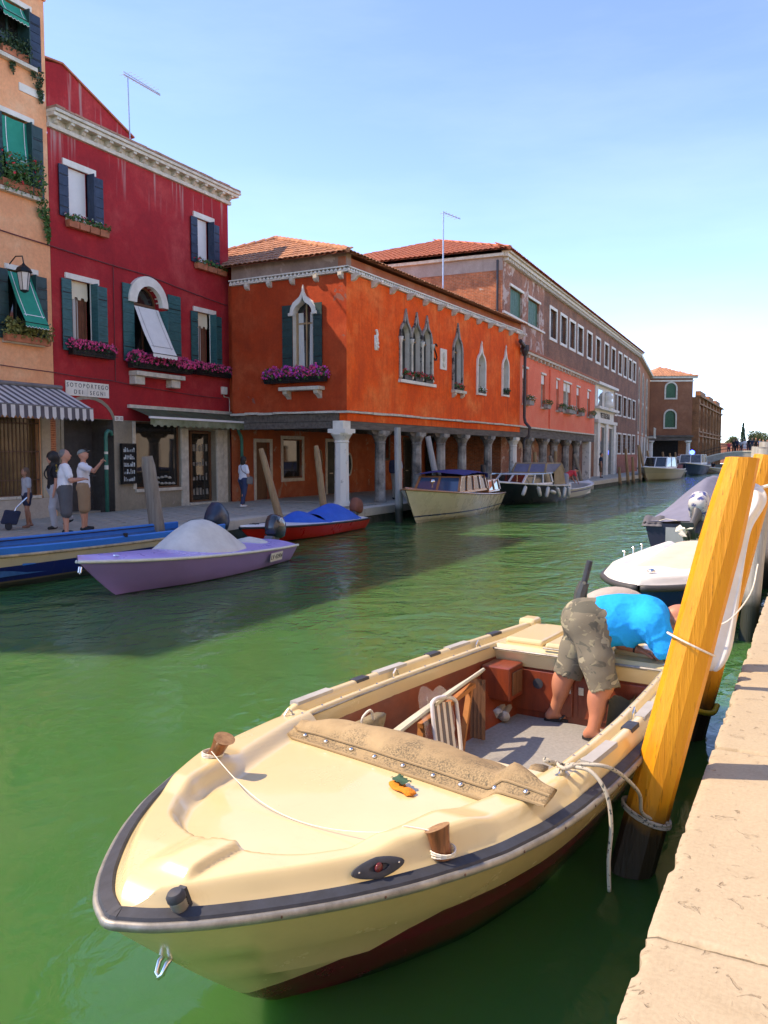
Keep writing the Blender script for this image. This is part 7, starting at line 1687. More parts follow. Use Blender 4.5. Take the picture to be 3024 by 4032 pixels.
M_yel = pole_mat('yellow_pole', (.74, .325, .008), (.045, .028, .012), .36, (.66, .265, .006), .5); M_grp = pole_mat('grey_white_pole', (.42, .41, .38), (.03, .035, .025), .55, (.30, .29, .265)); M_wdp = pole_mat('brown_pole', (.36, .24, .11), (.06, .045, .025), .25, (.26, .15, .065)); M_olp = pole_mat('old_grey_pole', (.28, .235, .175), (.06, .05, .035), .2, (.19, .155, .115))
yp = pole('near yellow leaning mooring pole with a thin cord round it', (-.735, 4.40, 0), (-.265, 4.58, 2.18), .118, .105, M_yel, facets=11, cut=.18, seed=3, taper=.22)
q = MB(); d = Vector((.47, .18, 2.235)); c = d * .545; ax = d.normalized(); x_ = Vector((0, 1, 0)).cross(ax).normalized(); y_ = ax.cross(x_)
q.tube([c + (x_ * math.cos(a) + y_ * math.sin(a)) * .1195 + Vector((0, 0, -.03 * math.cos(a - .6))) for a in np.linspace(0, 2 * math.pi, 25)], .0055, 6); q.build('cord', M_string, yp)
q = MB(); c = d * .135
for k in range(2): q.tube([c + (x_ * math.cos(a) + y_ * math.sin(a)) * .124 + Vector((0, 0, -.02 * math.cos(a) + .017 * k)) for a in np.linspace(0, 2 * math.pi, 25)], .009, 6)
q.build('rope_loop', M_mrope, yp)
pb = pole('second yellow pole with a brown wet foot behind the near one', (-.72, 6.74, 0), (-.24, 6.95, 2.19), .125, .105, M_yel, facets=11, cut=.1, seed=4, taper=.15)
q = MB(); q.tube(bez([(-.14, -.02, .42), (-.10, -.15, .36), (.05, -.17, .27), (.17, -.05, .22), (.2, .05, .26)], 6), .022, 8); q.build('yellow_hose', simple('yellow_hose', (.55, .42, .03), .5), pb, smooth=True)
# white plastic sheet hanging from the second pole
sh = thing('white_sheet', 'white plastic sheet hanging down beside the second yellow pole', 'sheet', (-.30, 6.2, 2.0))
m = MB(); rows = []
cen = [((.0, .02, .0), .03, .5), ((.03, .0, -.05), .055, .7), ((.035, -.01, -.12), .072, .6), ((.0, -.02, -.21), .066, .6), ((-.03, -.02, -.29), .042, .7), ((-.055, 0, -.42), .050, .6), ((-.09, 0, -.62), .060, .5), ((-.135, 0, -.90), .072, .45), ((-.17, 0, -1.13), .085, .42), ((-.19, 0, -1.24), .075, .45), ((-.205, 0, -1.31), .045, .5), ((-.21, 0, -1.33), .015, .5)]
for k, (c_, r_, fl) in enumerate(cen): rows.append([(c_[0] + r_ * math.copysign(abs(math.cos(a)) ** .8, math.cos(a)) * (1 + .10 * math.sin(3 * a + k * .9)), c_[1] + r_ * fl * math.sin(a) * (1 + .35 * math.sin(4 * a + k * .4)), c_[2] + .012 * math.sin(2 * a + k)) for a in np.linspace(0, 2 * math.pi, 33)[:-1]])
m.loft(rows, True, True, flip=True); o = m.build('sheet', simple('white_plastic', (.76, .74, .70), .4, var=.06, scale=4, col2=(.66, .62, .54)), sh, smooth=True)
sb = o.modifiers.new('sub', 'SUBSURF'); sb.levels = 2; sb.render_levels = 2
q = MB(); q.tube(bez([(.06, -.02, -.55), (.02, -.09, -.75), (-.12, -.10, -.95), (-.30, -.06, -1.02)], 6), .005, 5); q.build('cord', M_string, sh); q = MB(); q.tube([(.02, 0, -.04), (.16, .05, .0)], .012, 6); q.build('tie', M_string, sh)
q = MB(); q.lathe([(.02, 0), (.035, .02), (.02, .08)], 8, (-.02, -.02, .0)); q.build('red_tip', simple('red_plastic', (.6, .03, .03), .4), sh)
pole('third yellow and white pole at the right edge of the picture', (-.64, 12.9, 0), (-.50, 12.9, 2.30), .14, .13, M_grp, facets=14, seed=5)
pole('grey white pole furthest right beside the quay edge', (-.50, 10.6, 0), (-.36, 10.6, 2.26), .10, .09, M_grp, facets=14, seed=6)
pole('pale pole tip showing above the yellow poles at the right', (-.52, 14.9, 0), (-.50, 14.9, 2.4), .13, .12, M_grp, facets=14, seed=7)
P_ = lambda x, y, z0=0: (x, y, z0)
pole('stout weathered post with a dark rounded cap behind the lilac boat', (-12.85, 14.35, 0), (-13.05, 14.2, 2.15), .18, .15, M_olp, seed=8, taper=.12)
pole('weathered grey post at the left edge of the picture', (-12.9, 9.9, 0), (-12.95, 9.9, 2.1), .15, .14, M_olp, seed=9, taper=.1)
pole('slanted light brown pole left of the blue covered red boat', (-12.75, 19.2, 0), (-13.35, 19.0, 2.35), .12, .085, M_wdp, seed=10, taper=.1)
pole('slanted light brown pole right of the blue covered red boat', (-12.75, 21.5, 0), (-13.15, 21.6, 2.45), .12, .085, M_wdp, seed=11, taper=.1)
pole('tall grey pole with white top at the bow of the cabin cruiser', (-11.55, 24.1, 0), (-11.62, 24.1, 3.05), .13, .10, M_grp, seed=12)
pole('leaning grey pole behind the cabin cruiser roof', (-11.9, 28.6, 0), (-12.35, 28.2, 2.85), .13, .10, M_grp, seed=13)
pole('dark tarred pole between cruiser and black boat', (-12.0, 33.4, 0), (-12.0, 33.2, 1.75), .11, .10, M_pipe_dk, seed=14)
for k, (x, y, tx, ty, h) in enumerate(((-12.1, 38.5, -12.1, 38.4, 1.8), (-12.1, 41.5, -12.2, 41.5, 2.3), (-12.0, 44.8, -12.0, 44.8, 2.35), (-11.5, 44.4, -12.1, 44.0, 2.1), (-11.2, 48.2, -11.7, 47.8, 2.2))):
    pole(['dark short pole behind the black boat canopy', 'brown pole behind the small white boat motor', 'straight brown pole in front of the fourth pink house column', 'grey leaning pole left of the man in red', 'grey leaning pole right of the man in red'][k], (x, y, 0), (tx, ty, h), .12, .09, M_wdp if k in (1, 2) else M_olp, seed=20 + k)
for k, (x, y, tx, h) in enumerate(((-11.1, 58.5, -11.2, 1.3), (-11.1, 61.5, -11.35, 2.6), (-11.1, 63.5, -11.2, 2.0), (-11.1, 66.5, -11.3, 2.9), (-11.3, 70.5, -11.9, 2.8), (-11.4, 74.5, -11.9, 2.5), (-11.4, 82, -11.7, 2.4), (-11.4, 86, -11.6, 2.3), (-11.4, 90, -11.6, 2.4), (-11.4, 96, -11.6, 2.2))):
    pole(['stump before the white portal', 'first tall brown pole before the white portal', 'second brown pole before the white portal', 'third brown pole near the barred windows', 'leaning brown pole beside the far cream cruiser', 'pale brown pole behind the far cream cruiser', 'thin pole before the narrow tan house', 'thin pole left of the grey dinghy', 'thin pole behind the police boat', 'last thin pole under the corner house'][k], (x, y, 0), (tx, y, h), .12, .09, M_wdp, seed=30 + k)
# ================================================================== PEOPLE (one continuous surface grown from blended limbs)
def sdf_grid(prims, res, pad=.06):
    lo = np.array([1e9] * 3); hi = -lo
    for p in prims:
        for c, r in p['b']: lo = np.minimum(lo, np.array(c) - r); hi = np.maximum(hi, np.array(c) + r)
    lo -= pad; hi += pad; n = np.ceil((hi - lo) / res).astype(int) + 1
    ax = [lo[i] + res * np.arange(n[i]) for i in range(3)]
    F = np.full(n, .5); 
    for p in prims:
        plo = np.min([np.array(c) - r for c, r in p['b']], 0) - pad * 1.3; phi = np.max([np.array(c) + r for c, r in p['b']], 0) + pad * 1.3
        i0 = np.maximum(((plo - lo) / res).astype(int), 0); i1 = np.minimum(((phi - lo) / res).astype(int) + 2, n)
        X, Y_, Z = np.meshgrid(*[ax[i][i0[i]:i1[i]] for i in range(3)], indexing='ij'); d = p['f'](X, Y_, Z)
        sl = tuple(slice(i0[i], i1[i]) for i in range(3)); a = F[sl]; k = p['k']
        h = np.clip(.5 + .5 * (a - d) / k, 0, 1); F[sl] = a * (1 - h) + d * h - k * h * (1 - h)
    return F, lo, res
def rc(a, b, r1, r2, mat=0, k=.03):
    a = np.array(a, float); b = np.array(b, float); ba = b - a; L2 = max(1e-9, ba @ ba)
    def f(X, Y_, Z):
        px, py, pz = X - a[0], Y_ - a[1], Z - a[2]; t = np.clip((px * ba[0] + py * ba[1] + pz * ba[2]) / L2, 0, 1)
        return np.sqrt((px - ba[0] * t) ** 2 + (py - ba[1] * t) ** 2 + (pz - ba[2] * t) ** 2) - (r1 + (r2 - r1) * t)
    return dict(f=f, b=[(a, r1), (b, r2)], m=mat, k=k)
def el(c, r, mat=0, k=.03, ax=None):
    """ellipsoid; ax = three unit axes (columns)"""
    c = np.array(c, float); r = np.array(r, float); A = np.eye(3) if ax is None else np.array(ax, float)
    def f(X, Y_, Z):
        P = (X - c[0], Y_ - c[1], Z - c[2]); q = [P[0] * A[i][0] + P[1] * A[i][1] + P[2] * A[i][2] for i in range(3)]
        k0 = np.sqrt(sum((q[i] / r[i]) ** 2 for i in range(3))); k1 = np.sqrt(sum((q[i] / r[i] ** 2) ** 2 for i in range(3)))
        return k0 * (k0 - 1) / np.maximum(k1, 1e-6)
    return dict(f=f, b=[(c, max(r))], m=mat, k=k)
def surface_nets(F, lo, res):
    s = F < 0; nx, ny, nz = F.shape
    corner = [(0, 0, 0), (1, 0, 0), (0, 1, 0), (1, 1, 0), (0, 0, 1), (1, 0, 1), (0, 1, 1), (1, 1, 1)]
    C = [s[a:nx - 1 + a, b:ny - 1 + b, c:nz - 1 + c] for a, b, c in corner]; V_ = [F[a:nx - 1 + a, b:ny - 1 + b, c:nz - 1 + c] for a, b, c in corner]
    tot = sum(c.astype(int) for c in C); act = (tot > 0) & (tot < 8); idx = np.argwhere(act); gid = np.full(act.shape, -1); gid[act] = np.arange(len(idx))
    acc = np.zeros((len(idx), 3)); cnt = np.zeros(len(idx))
    for i in range(8):
        for j in range(i + 1, 8):
            if sum(abs(corner[i][k] - corner[j][k]) for k in range(3)) != 1: continue
            a = V_[i][act]; b = V_[j][act]; m = (a < 0) != (b < 0); t = np.where(m, a / np.where(a - b == 0, 1, a - b), 0)
            ci = np.array(corner[i]); cj = np.array(corner[j]); acc += (ci + (cj - ci) * t[:, None]) * m[:, None]; cnt += m
    vs = lo + (idx + acc / cnt[:, None]) * res; faces = []
    for d in range(3):
        u, v = (d + 1) % 3, (d + 2) % 3; a = [slice(1, -1)] * 3; a[d] = slice(0, -1)
        A = s[tuple(a)]; b = list(a); b[d] = slice(1, None); B = s[tuple(b)]; e = np.argwhere(A != B)
        e[:, u] += 1; e[:, v] += 1
        eu = np.zeros(3, int); eu[u] = 1; ev = np.zeros(3, int); ev[v] = 1
        q = [gid[tuple((e - x).T)] for x in (np.zeros(3, int), eu, eu + ev, ev)]; fl = s[tuple(e.T)]
        Q = np.stack(q, 1); Q[~fl] = Q[~fl][:, ::-1]; faces.append(Q)
    return vs, np.concatenate(faces)
def grow(name, prims, mats, parent, res=.015, pad=.06, deform=None):
    F, lo, r = sdf_grid(prims, res, pad); vs, fs = surface_nets(F, lo, r)
    fs = fs[(fs >= 0).all(1)]
    cen = vs[fs].mean(1); X, Y_, Z = cen[:, 0], cen[:, 1], cen[:, 2]
    D_ = np.stack([p['f'](X, Y_, Z) for p in prims]); mi = np.array([p['m'] for p in prims])[D_.argmin(0)]
    if deform is not None: vs = deform(vs)
    me = bpy.data.meshes.new(name); me.from_pydata(vs.tolist(), [], fs.tolist()); me.update()
    for q in mats: me.materials.append(q)
    me.polygons.foreach_set('material_index', mi.astype(np.int32)); me.polygons.foreach_set('use_smooth', [True] * len(fs))
    o = bpy.data.objects.new(name, me); COL.objects.link(o); o.parent = parent; return o
M_skin = simple('skin', (.52, .24, .15), .55, var=.06, scale=8); M_skinred = simple('sunburnt_skin', (.48, .20, .12), .5, var=.08, scale=9); M_skindk = simple('skin_tan', (.36, .17, .10), .55, var=.06)
def cloth(name, col, col2=None, thr=None, scale=5): return simple(name, col, .9, var=.07, scale=scale, col2=col2, thr=thr, bmp=.25, bscale=22)
C_white = cloth('white_cotton', (.74, .73, .74)); C_grey = cloth('grey_shorts', (.085, .085, .088)); C_tan = cloth('khaki_shorts', (.33, .215, .12)); C_navy = cloth('navy_cloth', (.02, .025, .055)); C_black = cloth('black_cloth', (.012, .012, .014)); C_red = cloth('red_shirt', (.70, .06, .07)); C_lgrey = cloth('light_grey', (.38, .38, .40)); C_jeans = cloth('blue_jeans', (.03, .045, .10)); C_blue = cloth('blue_cloth', (.03, .10, .32))
H_dark = simple('dark_hair', (.015, .012, .010), .6); H_grey = simple('grey_hair', (.14, .13, .12), .6); H_brown = simple('brown_hair', (.12, .065, .035), .6); M_shoe = simple('black_shoe', (.012, .012, .014), .6); M_shoew = simple('white_shoe', (.6, .58, .55), .6)
def v3(*a): return np.array(a, float)
def person(label, loc, rz, h=1.75, arms=None, legs=None, lean=(0, 0), head=(0, 0), hair='short', mats=None, sleeves=.6, lower='shorts', res=.016, cap=None, stout=1.0, female=False, fingers=False, group=None, parent_name='person'):
    """arms: two (upper_dir, fore_dir); legs: two (thigh_dir, calf_dir, foot_yaw). forward = +x, left = +y. mats: skin, top, bottom, hair, shoe"""
    t = thing(parent_name, label, 'person', loc, rz, group); s = h / 1.75
    arms = arms or [((.02, .12, -1), (.15, .02, -1)), ((.02, -.12, -1), (.15, -.02, -1))]
    legs = legs or [((.02, .05, -1), (-.03, 0, -1), .2), ((.02, -.05, -1), (-.03, 0, -1), -.2)]
    nrm = lambda d: np.array(d, float) / np.linalg.norm(d)
    sw = .165 if female else .19; hw = .10; P = []
    SK, TP, BT, HR, SH_ = 0, 1, 2, 3, 4
    # legs first to find pelvis height
    foots = []; pel = v3(0, 0, 0); J = []
    for sd, (td, cd, yaw) in zip((1, -1), legs):
        hip = v3(0, sd * hw, 0); kn = hip + nrm(td) * .44; an = kn + nrm(cd) * .42; J.append((hip, kn, an, yaw)); foots.append(an[2] - .075)
    dz = -min(foots); pel = v3(0, 0, dz)
    for (hip, kn, an, yaw), sd in zip(J, (1, -1)):
        hip, kn, an = hip + pel, kn + pel, an + pel
        f = v3(math.cos(yaw), math.sin(yaw), 0); lift = an[2] - .075
        P += [rc(hip, kn, .088 * stout, .058, SK), rc(kn, an, .055, .036, SK), el(kn + (an - kn) * .3 - f * .018, (.05, .05, .11), SK)]
        tipz = .035 if lift < .08 else .0
        P += [rc(an - f * .03 - v3(0, 0, .03), an + f * .15 - v3(0, 0, .045 - (0 if lift < .05 else -.02) + min(.08, lift * .4)), .043, .033, SH_, .02)]
        if lower == 'shorts': P += [rc(hip, hip + (kn - hip) * 1.06, .112 * stout, .098 * stout, BT, .008)]
        elif lower == 'trousers': P += [rc(hip, kn, .108 * stout, .082, BT, .02), rc(kn, an + v3(0, 0, .02), .082, .068, BT, .02)]
        elif lower == 'capri': P += [rc(hip, kn, .105 * stout, .075, BT, .02), rc(kn, kn + (an - kn) * .85, .072, .06, BT, .02)]
        elif lower == 'brief': P += [rc(hip, hip + (kn - hip) * .5, .105 * stout, .10, BT, .02)]
    P += [rc(pel + v3(0, hw * .8, .02), pel + v3(0, -hw * .8, .02), .115 * stout, .115 * stout, BT, .03)]
    up = nrm((math.sin(R(lean[0])), math.sin(R(lean[1])), math.cos(R(lean[0])))); fx = nrm(v3(1, 0, 0) - up * up[0]); ly = np.cross(up, fx)
    A = [fx, ly, up]
    ab = pel + up * .15; ch = pel + up * .34; sc = pel + up * .475
    P += [el(ab, (.125 * stout, .16 * stout, .20), TP, .04, A), el(ch, (.125 * stout, (.155 if female else .178) * (1 + (stout - 1) * .5), .19), TP, .04, A), rc(sc + ly * sw * .8, sc - ly * sw * .8, .062, .062, TP, .05)]
    P += [rc(pel + v3(0, .07, -.01) - fx * .03, pel - v3(0, .07, .01) - fx * .03, .108 * stout, .108 * stout, BT, .03)]
    P += [el(pel + up * .04, (.128 * stout, .168 * stout, .09), TP, .02, A)]
    if female: P += [el(ch + fx * .085 + ly * .07 + up * .02, (.06, .065, .07), TP, .04, A), el(ch + fx * .085 - ly * .07 + up * .02, (.06, .065, .07), TP, .04, A)]
    hy, hp = R(head[0]), R(head[1]); hf = nrm(fx * math.cos(hy) * math.cos(hp) + ly * math.sin(hy) * math.cos(hp) + v3(0, 0, 1) * math.sin(hp)); hu = nrm(v3(0, 0, 1) - hf * hf[2]) if abs(hf[2]) < .9 else up; hl = np.cross(hu, hf); HA = [hf, hl, hu]
    nk = sc + up * .03; hd = nk + up * .12 + hf * .03 + hu * .075
    P += [rc(nk, hd - hu * .04, .056, .052, SK, .03), el(hd, (.098, .078, .118), SK, .02, HA), el(hd + hf * .035 - hu * .065, (.058, .052, .05), SK, .03, HA), rc(hd + hf * .092 + hu * .005, hd + hf * .112 - hu * .028, .010, .015, SK, .012)]
    P += [el(hd + hl * sd * .078 - hu * .01, (.02, .01, .03), SK, .01, HA) for sd in (1, -1)]
    P += [rc(hd + hf * .088 - hl * .02 - hu * .062, hd + hf * .088 + hl * .02 - hu * .062, .008, .008, SK, .01)]
    if hair == 'short': P += [el(hd - hf * .034 + hu * .036, (.092, .083, .098), HR, .01, HA)]
    elif hair == 'long': P += [el(hd - hf * .025 + hu * .025, (.105, .092, .115), HR, .01, HA), rc(hd - hf * .05, hd - hf * .07 - hu * .30, .085, .07, HR, .03)]
    elif hair == 'curly': P += [el(hd - hf * .03 + hu * .03, (.135, .135, .135), HR, .02, HA), rc(hd - hf * .06, hd - hf * .06 - hu * .16, .12, .11, HR, .04)]
    elif hair == 'bob': P += [el(hd - hf * .02 + hu * .03, (.11, .10, .115), HR, .01, HA), rc(hd - hf * .04, hd - hf * .04 - hu * .10, .09, .075, HR, .03)]
    for sd, (ud, fd) in zip((1, -1), arms):
        sh_ = sc + ly * sd * sw - up * .01; elb = sh_ + nrm(ud) * .29; wr = elb + nrm(fd) * .25; hd_ = nrm(fd)
        P += [rc(sh_, elb, .052, .042, SK), rc(elb, wr, .043, .028, SK, .02), el(wr + hd_ * .05, (.045, .034, .022), SK, .015, [hd_, nrm(np.cross(hd_, [0.31, .2, .93])), nrm(np.cross(hd_, np.cross(hd_, [0.31, .2, .93])))])]
        sdv = nrm(np.cross(hd_, [0.31, .2, .93])); 
        if fingers:
            for q in range(4):
                b0 = wr + hd_ * .085 + sdv * (.027 - .018 * q); ln = (.06, .068, .064, .05)[q]
                cu = fingers if isinstance(fingers, (list, tuple)) else (.3, .3); c_ = cu[0 if sd > 0 else 1]
                if cu == 'x': pass
                dn = nrm(hd_ + v3(0, 0, -1) * c_ * (.4 if q == 0 and c_ > .5 else 1)) if not (c_ > .8 and q == 0) else hd_
                m1 = b0 + dn * ln * .5; P += [rc(b0, m1, .0095, .009, SK, .006), rc(m1, m1 + nrm(dn + v3(0, 0, -1) * c_ * (0 if (q == 0 and c_ > .8) else 1)) * ln * .5, .009, .0075, SK, .006)]
            P += [rc(wr + hd_ * .03 + sdv * .025, wr + hd_ * .075 + sdv * .058, .012, .009, SK, .008)]
        else: P += [rc(wr + hd_ * .07, wr + hd_ * .14, .026, .016, SK, .01), rc(wr + hd_ * .03 + sdv * .02, wr + hd_ * .08 + sdv * .045, .012, .009, SK, .01)]
        if sleeves > 0: P += [rc(sh_ - ly * sd * .02, sh_ + (elb - sh_) * sleeves, .072, .072 if sleeves < .8 else .058, TP, .03)]
        if sleeves >= 1: P += [rc(elb, wr, .052, .04, TP, .02)]
    for p in P: p['_'] = 0
    b = grow('body', P, mats or [M_skin, C_white, C_grey, H_grey, M_shoe], t, res / s, .05)
    b.scale = (s, s, s)
    t['_'] = 0; del t['_']
    return t, dict(head=hd * s, hf=hf, hl=hl, hu=hu, chest=ch * s, fx=fx, ly=ly, up=up, pel=pel * s, s=s, sc=sc * s)
def backpack(t, info, mat, w=.15, h=.24, d=.1):
    q = MB(); c = Vector(info['chest'] - info['fx'] * (.12 + d) - info['up'] * .03); rows = []
    fx, ly, up = Vector(info['fx']), Vector(info['ly']), Vector(info['up'])
    for k, (z, a) in enumerate(((-h, .7), (-h * .8, .95), (0, 1), (h * .6, .95), (h * .9, .75), (h, .4))): rows.append([c + up * z + ly * w * a * math.copysign(abs(math.cos(x)) ** .6, math.cos(x)) + fx * d * a * math.copysign(abs(math.sin(x)) ** .6, math.sin(x)) for x in np.linspace(0, 2 * math.pi, 17)[:-1]])
    q.loft(rows, True, True); o = q.build('backpack', mat, t, smooth=True)
    q = MB()
    for sd in (1, -1): q.tube(bez([c + up * h * .7 + ly * sd * .08, Vector(info['sc']) + ly * sd * .11 + up * .075, Vector(info['chest']) + fx * .15 + ly * sd * .12, Vector(info['chest']) + ly * sd * .17 - up * .16, c - up * h * .6 + ly * sd * .1], 5), .015, 6)
    q.build('strap', mat, t)
# ---- two men looking up, front left group
face = lambda dx, dy: math.atan2(dy, dx)
L0 = (-13.75, 12.5, LQ + .003)
t, I = person('man in white T-shirt with a printed back and grey shorts holding a phone', L0, face(.55, .85), 1.80, arms=[((.35, .15, -1), (.85, -.35, .10)), ((.30, -.2, -1), (.90, .35, .10))], legs=[((.10, .24, -1), (-.04, .12, -1), .35), ((-.04, -.24, -1), (-.03, -.12, -1), -.35)], head=(-22, 8), hair='short', stout=1.16, mats=[M_skin, C_white, C_grey, H_grey, M_shoe], res=.014, fingers=(.5, .5))
q = MB(); bk_ = Vector(I['chest'] - I['fx'] * .150 + I['up'] * .06); ly, up, fx = Vector(I['ly']), Vector(I['up']), Vector(I['fx'])
for (a0, a1, b0, b1, mi) in ((-.10, .08, -.02, .12, 0), (-.07, -.03, .0, .10, 1), (-.02, .02, .0, .11, 1), (.03, .06, .0, .09, 1), (-.10, .08, -.07, -.04, 1), (-.06, .04, -.12, -.09, 1)): q.add([bk_ + ly * x_ + up * z_ - fx * (.012 - .25 * x_ * x_ + .003 * mi) for x_, z_ in ((a0, b0), (a1, b0), (a1, b1), (a0, b1))], [(3, 2, 1, 0)], mi)
q.build('back_print', [simple('yellow_print', (.70, .50, .02), .8), C_black], t)
q = MB(); ph = I['pel'] + I['fx'] * .55 + I['up'] * .30; q.box(ph[0] - .06, ph[0] + .07, ph[1] - .05, ph[1] + .02, ph[2] - .01, ph[2] + .005); q.build('phone', M_blackstrip, t)
t, I = person('man in grey cap and khaki shorts pointing up to the right', (-14.25, 13.48, LQ + .003), face(.75, .55), 1.80, arms=[((.1, .25, -1), (.15, .0, -1)), ((.72, -.15, -.30), (.62, -.25, .70))], legs=[((.0, .16, -1), (-.02, .04, -1), .3), ((.05, -.16, -1), (-.03, -.04, -1), -.25)], head=(-8, 22), hair='none', stout=1.05, mats=[M_skin, C_white, C_tan, H_grey, M_shoe], res=.014, fingers=(.2, .95))
hd, hf, hl, hu = [Vector(I[k]) for k in ('head', 'hf', 'hl', 'hu')]; q = MB(); rows = []
for k in range(7): a = k / 6 * math.pi / 2; rows.append([hd + hu * (.035 + .09 * math.sin(a)) + hf * (.108 * math.cos(a) * math.cos(x) - .01) + hl * .088 * math.cos(a) * math.sin(x) for x in np.linspace(0, 2 * math.pi, 21)[:-1]])
q.loft(rows, True, True); rows = [[hd + hf * (.085 + .085 * r_) * 1.0 + hl * .075 * (1 - .25 * r_) * x + hu * (.04 - .018 * x * x * r_) for x in np.linspace(-1, 1, 9)] for r_ in (0, .5, 1)]; q.loft(rows, flip=True); q.build('cap', cloth('grey_green_cap', (.20, .22, .20)), t, smooth=True)
q = MB()
for sd in (1, -1): q.sphere(hd + hf * .105 + hl * .035 * sd + hu * .085, .024, .024, .016, 8, 5)
q.build('sunglasses', M_blackstrip, t)
t, I = person('person with dark curly hair and black backpack behind the man with the phone', (-15.15, 13.45, LQ + .003), face(-.25, -.95), 1.74, legs=[((.25, .03, -1), (-.12, 0, -1), .1), ((-.35, -.03, -1), (-.75, 0, -.75), -.1)], arms=[((.15, .1, -1), (.25, .0, -1)), ((-.2, -.1, -1), (.1, .0, -1))], hair='curly', mats=[M_skin, C_black, C_lgrey, H_dark, M_shoe], lower='trousers', res=.018)
backpack(t, I, C_black, .17, .27, .11)
q = MB(); c_ = Vector(I['pel']); q.tube([c_ + Vector((-.25, .1, .05)), c_ + Vector((-.33, .14, -.32))], .016, 6); q.build('umbrella', M_blackstrip, t)
t, I = person('girl in grey top and navy shorts pulling a trolley at the left', (-16.0, 13.42, LQ + .003), face(-.3, -.9), 1.38, legs=[((.12, .04, -1), (-.05, 0, -1), .1), ((-.12, -.04, -1), (-.25, 0, -1), -.1)], hair='long', mats=[M_skindk, C_lgrey, C_navy, H_brown, simple('sandal_skin', (.30, .14, .09), .6)], lower='brief', female=False, res=.017, arms=[((.05, .1, -1), (.1, .05, -1)), ((-.15, -.12, -1), (-.2, -.05, -1))])
tr = thing('shopping_trolley', 'navy fabric shopping trolley behind the girl at the left', 'trolley', (-15.85, 12.85, LQ), face(-.6, -.75))
q = MB(); q.obox((0, 0, .28), (.17, 0, .02), (0, .14, 0), (-.05, 0, .15)); q.build('bag', C_navy, tr, bevel=.03); q = MB(); q.tube([(.05, .1, .1), (-.12, .1, .5), (-.35, .1, .72), (-.35, -.1, .72), (-.12, -.1, .5), (.05, -.1, .1)], .012, 6); q.build('handle', M_chrome, tr)
for y_ in (.15, -.15): q = MB(); q.lathe([(.0, -.015), (.075, -.015), (.08, 0), (.075, .015), (.0, .015)], 14); o = q.build('wheel', M_blackstrip, tr); o.location = (.05, y_, .08); o.rotation_euler = (R(90), 0, 0)
# ---- woman with shoulder bag, man with backpack
t, I = person('woman in white top and dark trousers with a grey shoulder bag walking right', (-15.93, 21.7, LQ + .003), face(.25, .95), 1.62, legs=[((.22, .05, -1), (-.05, 0, -1), .1), ((-.15, -.05, -1), (-.3, 0, -1), -.1)], hair='bob', mats=[M_skin, C_white, C_jeans, H_dark, M_shoew], lower='capri', female=True, stout=1.1, res=.016, arms=[((.05, .12, -1), (.3, .0, -1)), ((.1, -.16, -1), (.55, .05, -1))])
q = MB(); c_ = Vector(I['pel']) - Vector(I['ly']) * .22 + Vector((.08, 0, .02)); rows = []
for z, a in ((-.14, .9), (-.10, 1), (.05, .95), (.10, .7)): rows.append([c_ + Vector((.13 * a * math.cos(x), .05 * a * math.sin(x), z)) for x in np.linspace(0, 2 * math.pi, 15)[:-1]])
q.loft(rows, True, True); q.tube(bez([c_ + Vector((.05, 0, .1)), Vector(I['chest']) - Vector(I['fx']) * .02 - Vector(I['ly']) * .12 - Vector((0, 0, .0)) - Vector(I['fx']) * .13, Vector(I['sc']) + Vector(I['ly']) * .08 + Vector((0, 0, .075)), Vector(I['chest']) + Vector(I['fx']) * .17], 5), .012, 6); q.build('shoulder_bag', cloth('grey_bag', (.16, .15, .14)), t, smooth=True)
t, I = person('man in a pale shirt with a blue backpack behind the tall grey pole', (-13.5, 27.9, LQ + .003), face(.1, 1), 1.74, legs=[((.15, .05, -1), (-.1, 0, -1), .1), ((-.15, -.05, -1), (-.2, 0, -1), -.1)], hair='short', mats=[M_skin, C_lgrey, cloth('beige_trousers', (.32, .29, .24)), H_dark, M_shoe], lower='trousers', res=.02)
backpack(t, I, C_navy, .16, .24, .1)
# ---- man in red bending in the small boat, people under the arcade and beyond
wp = smallboat.matrix_basis @ Vector((1.5, .0, .15))
person('man in a red shirt bending in the small white boat', wp, face(.6, .6), 1.74, lean=(62, 0), legs=[((.15, .1, -1), (-.1, 0, -1), .1), ((-.05, -.1, -1), (-.05, 0, -1), -.1)], arms=[((.35, .1, -1), (.5, .0, -.8)), ((.3, -.1, -1), (.4, .0, -.9))], head=(0, -40), mats=[M_skin, C_red, C_lgrey, H_dark, M_shoe], res=.022, stout=1.1)
person('person in red leaning by the fourth pink house column', (-13.9, 56.5, LQ), face(.2, .9), 1.72, mats=[M_skin, C_red, C_black, H_dark, M_shoe], lower='trousers', res=.028)
person('dark clothed person walking under the pink house arcade', (-14.5, 49.5, LQ), face(.1, -1), 1.72, mats=[M_skin, C_navy, C_tan, H_dark, M_shoe], res=.028)
person('man in navy shirt and brown shorts before the white portal', (-12.9, 60.6, LQ), face(.9, .2), 1.78, mats=[M_skin, C_navy, cloth('brown_shorts', (.16, .09, .05)), H_dark, M_shoe], res=.028, stout=1.1)
person('man in white vest near the far cream cruiser', (-12.2, 76.5, LQ), face(.5, -.8), 1.78, mats=[M_skindk, C_white, C_navy, H_dark, M_shoe], res=.034, sleeves=0)
person('person in grey at the tan house corner', (-13.0, 104.0, LQ), face(.5, -.8), 1.75, mats=[M_skin, C_lgrey, C_grey, H_dark, M_shoe], res=.04)
person('person in red top under the corner house portico', (-13.2, 112.0, LQ), face(.5, -.8), 1.75, mats=[M_skin, C_red, C_navy, H_dark, M_shoe], res=.04)
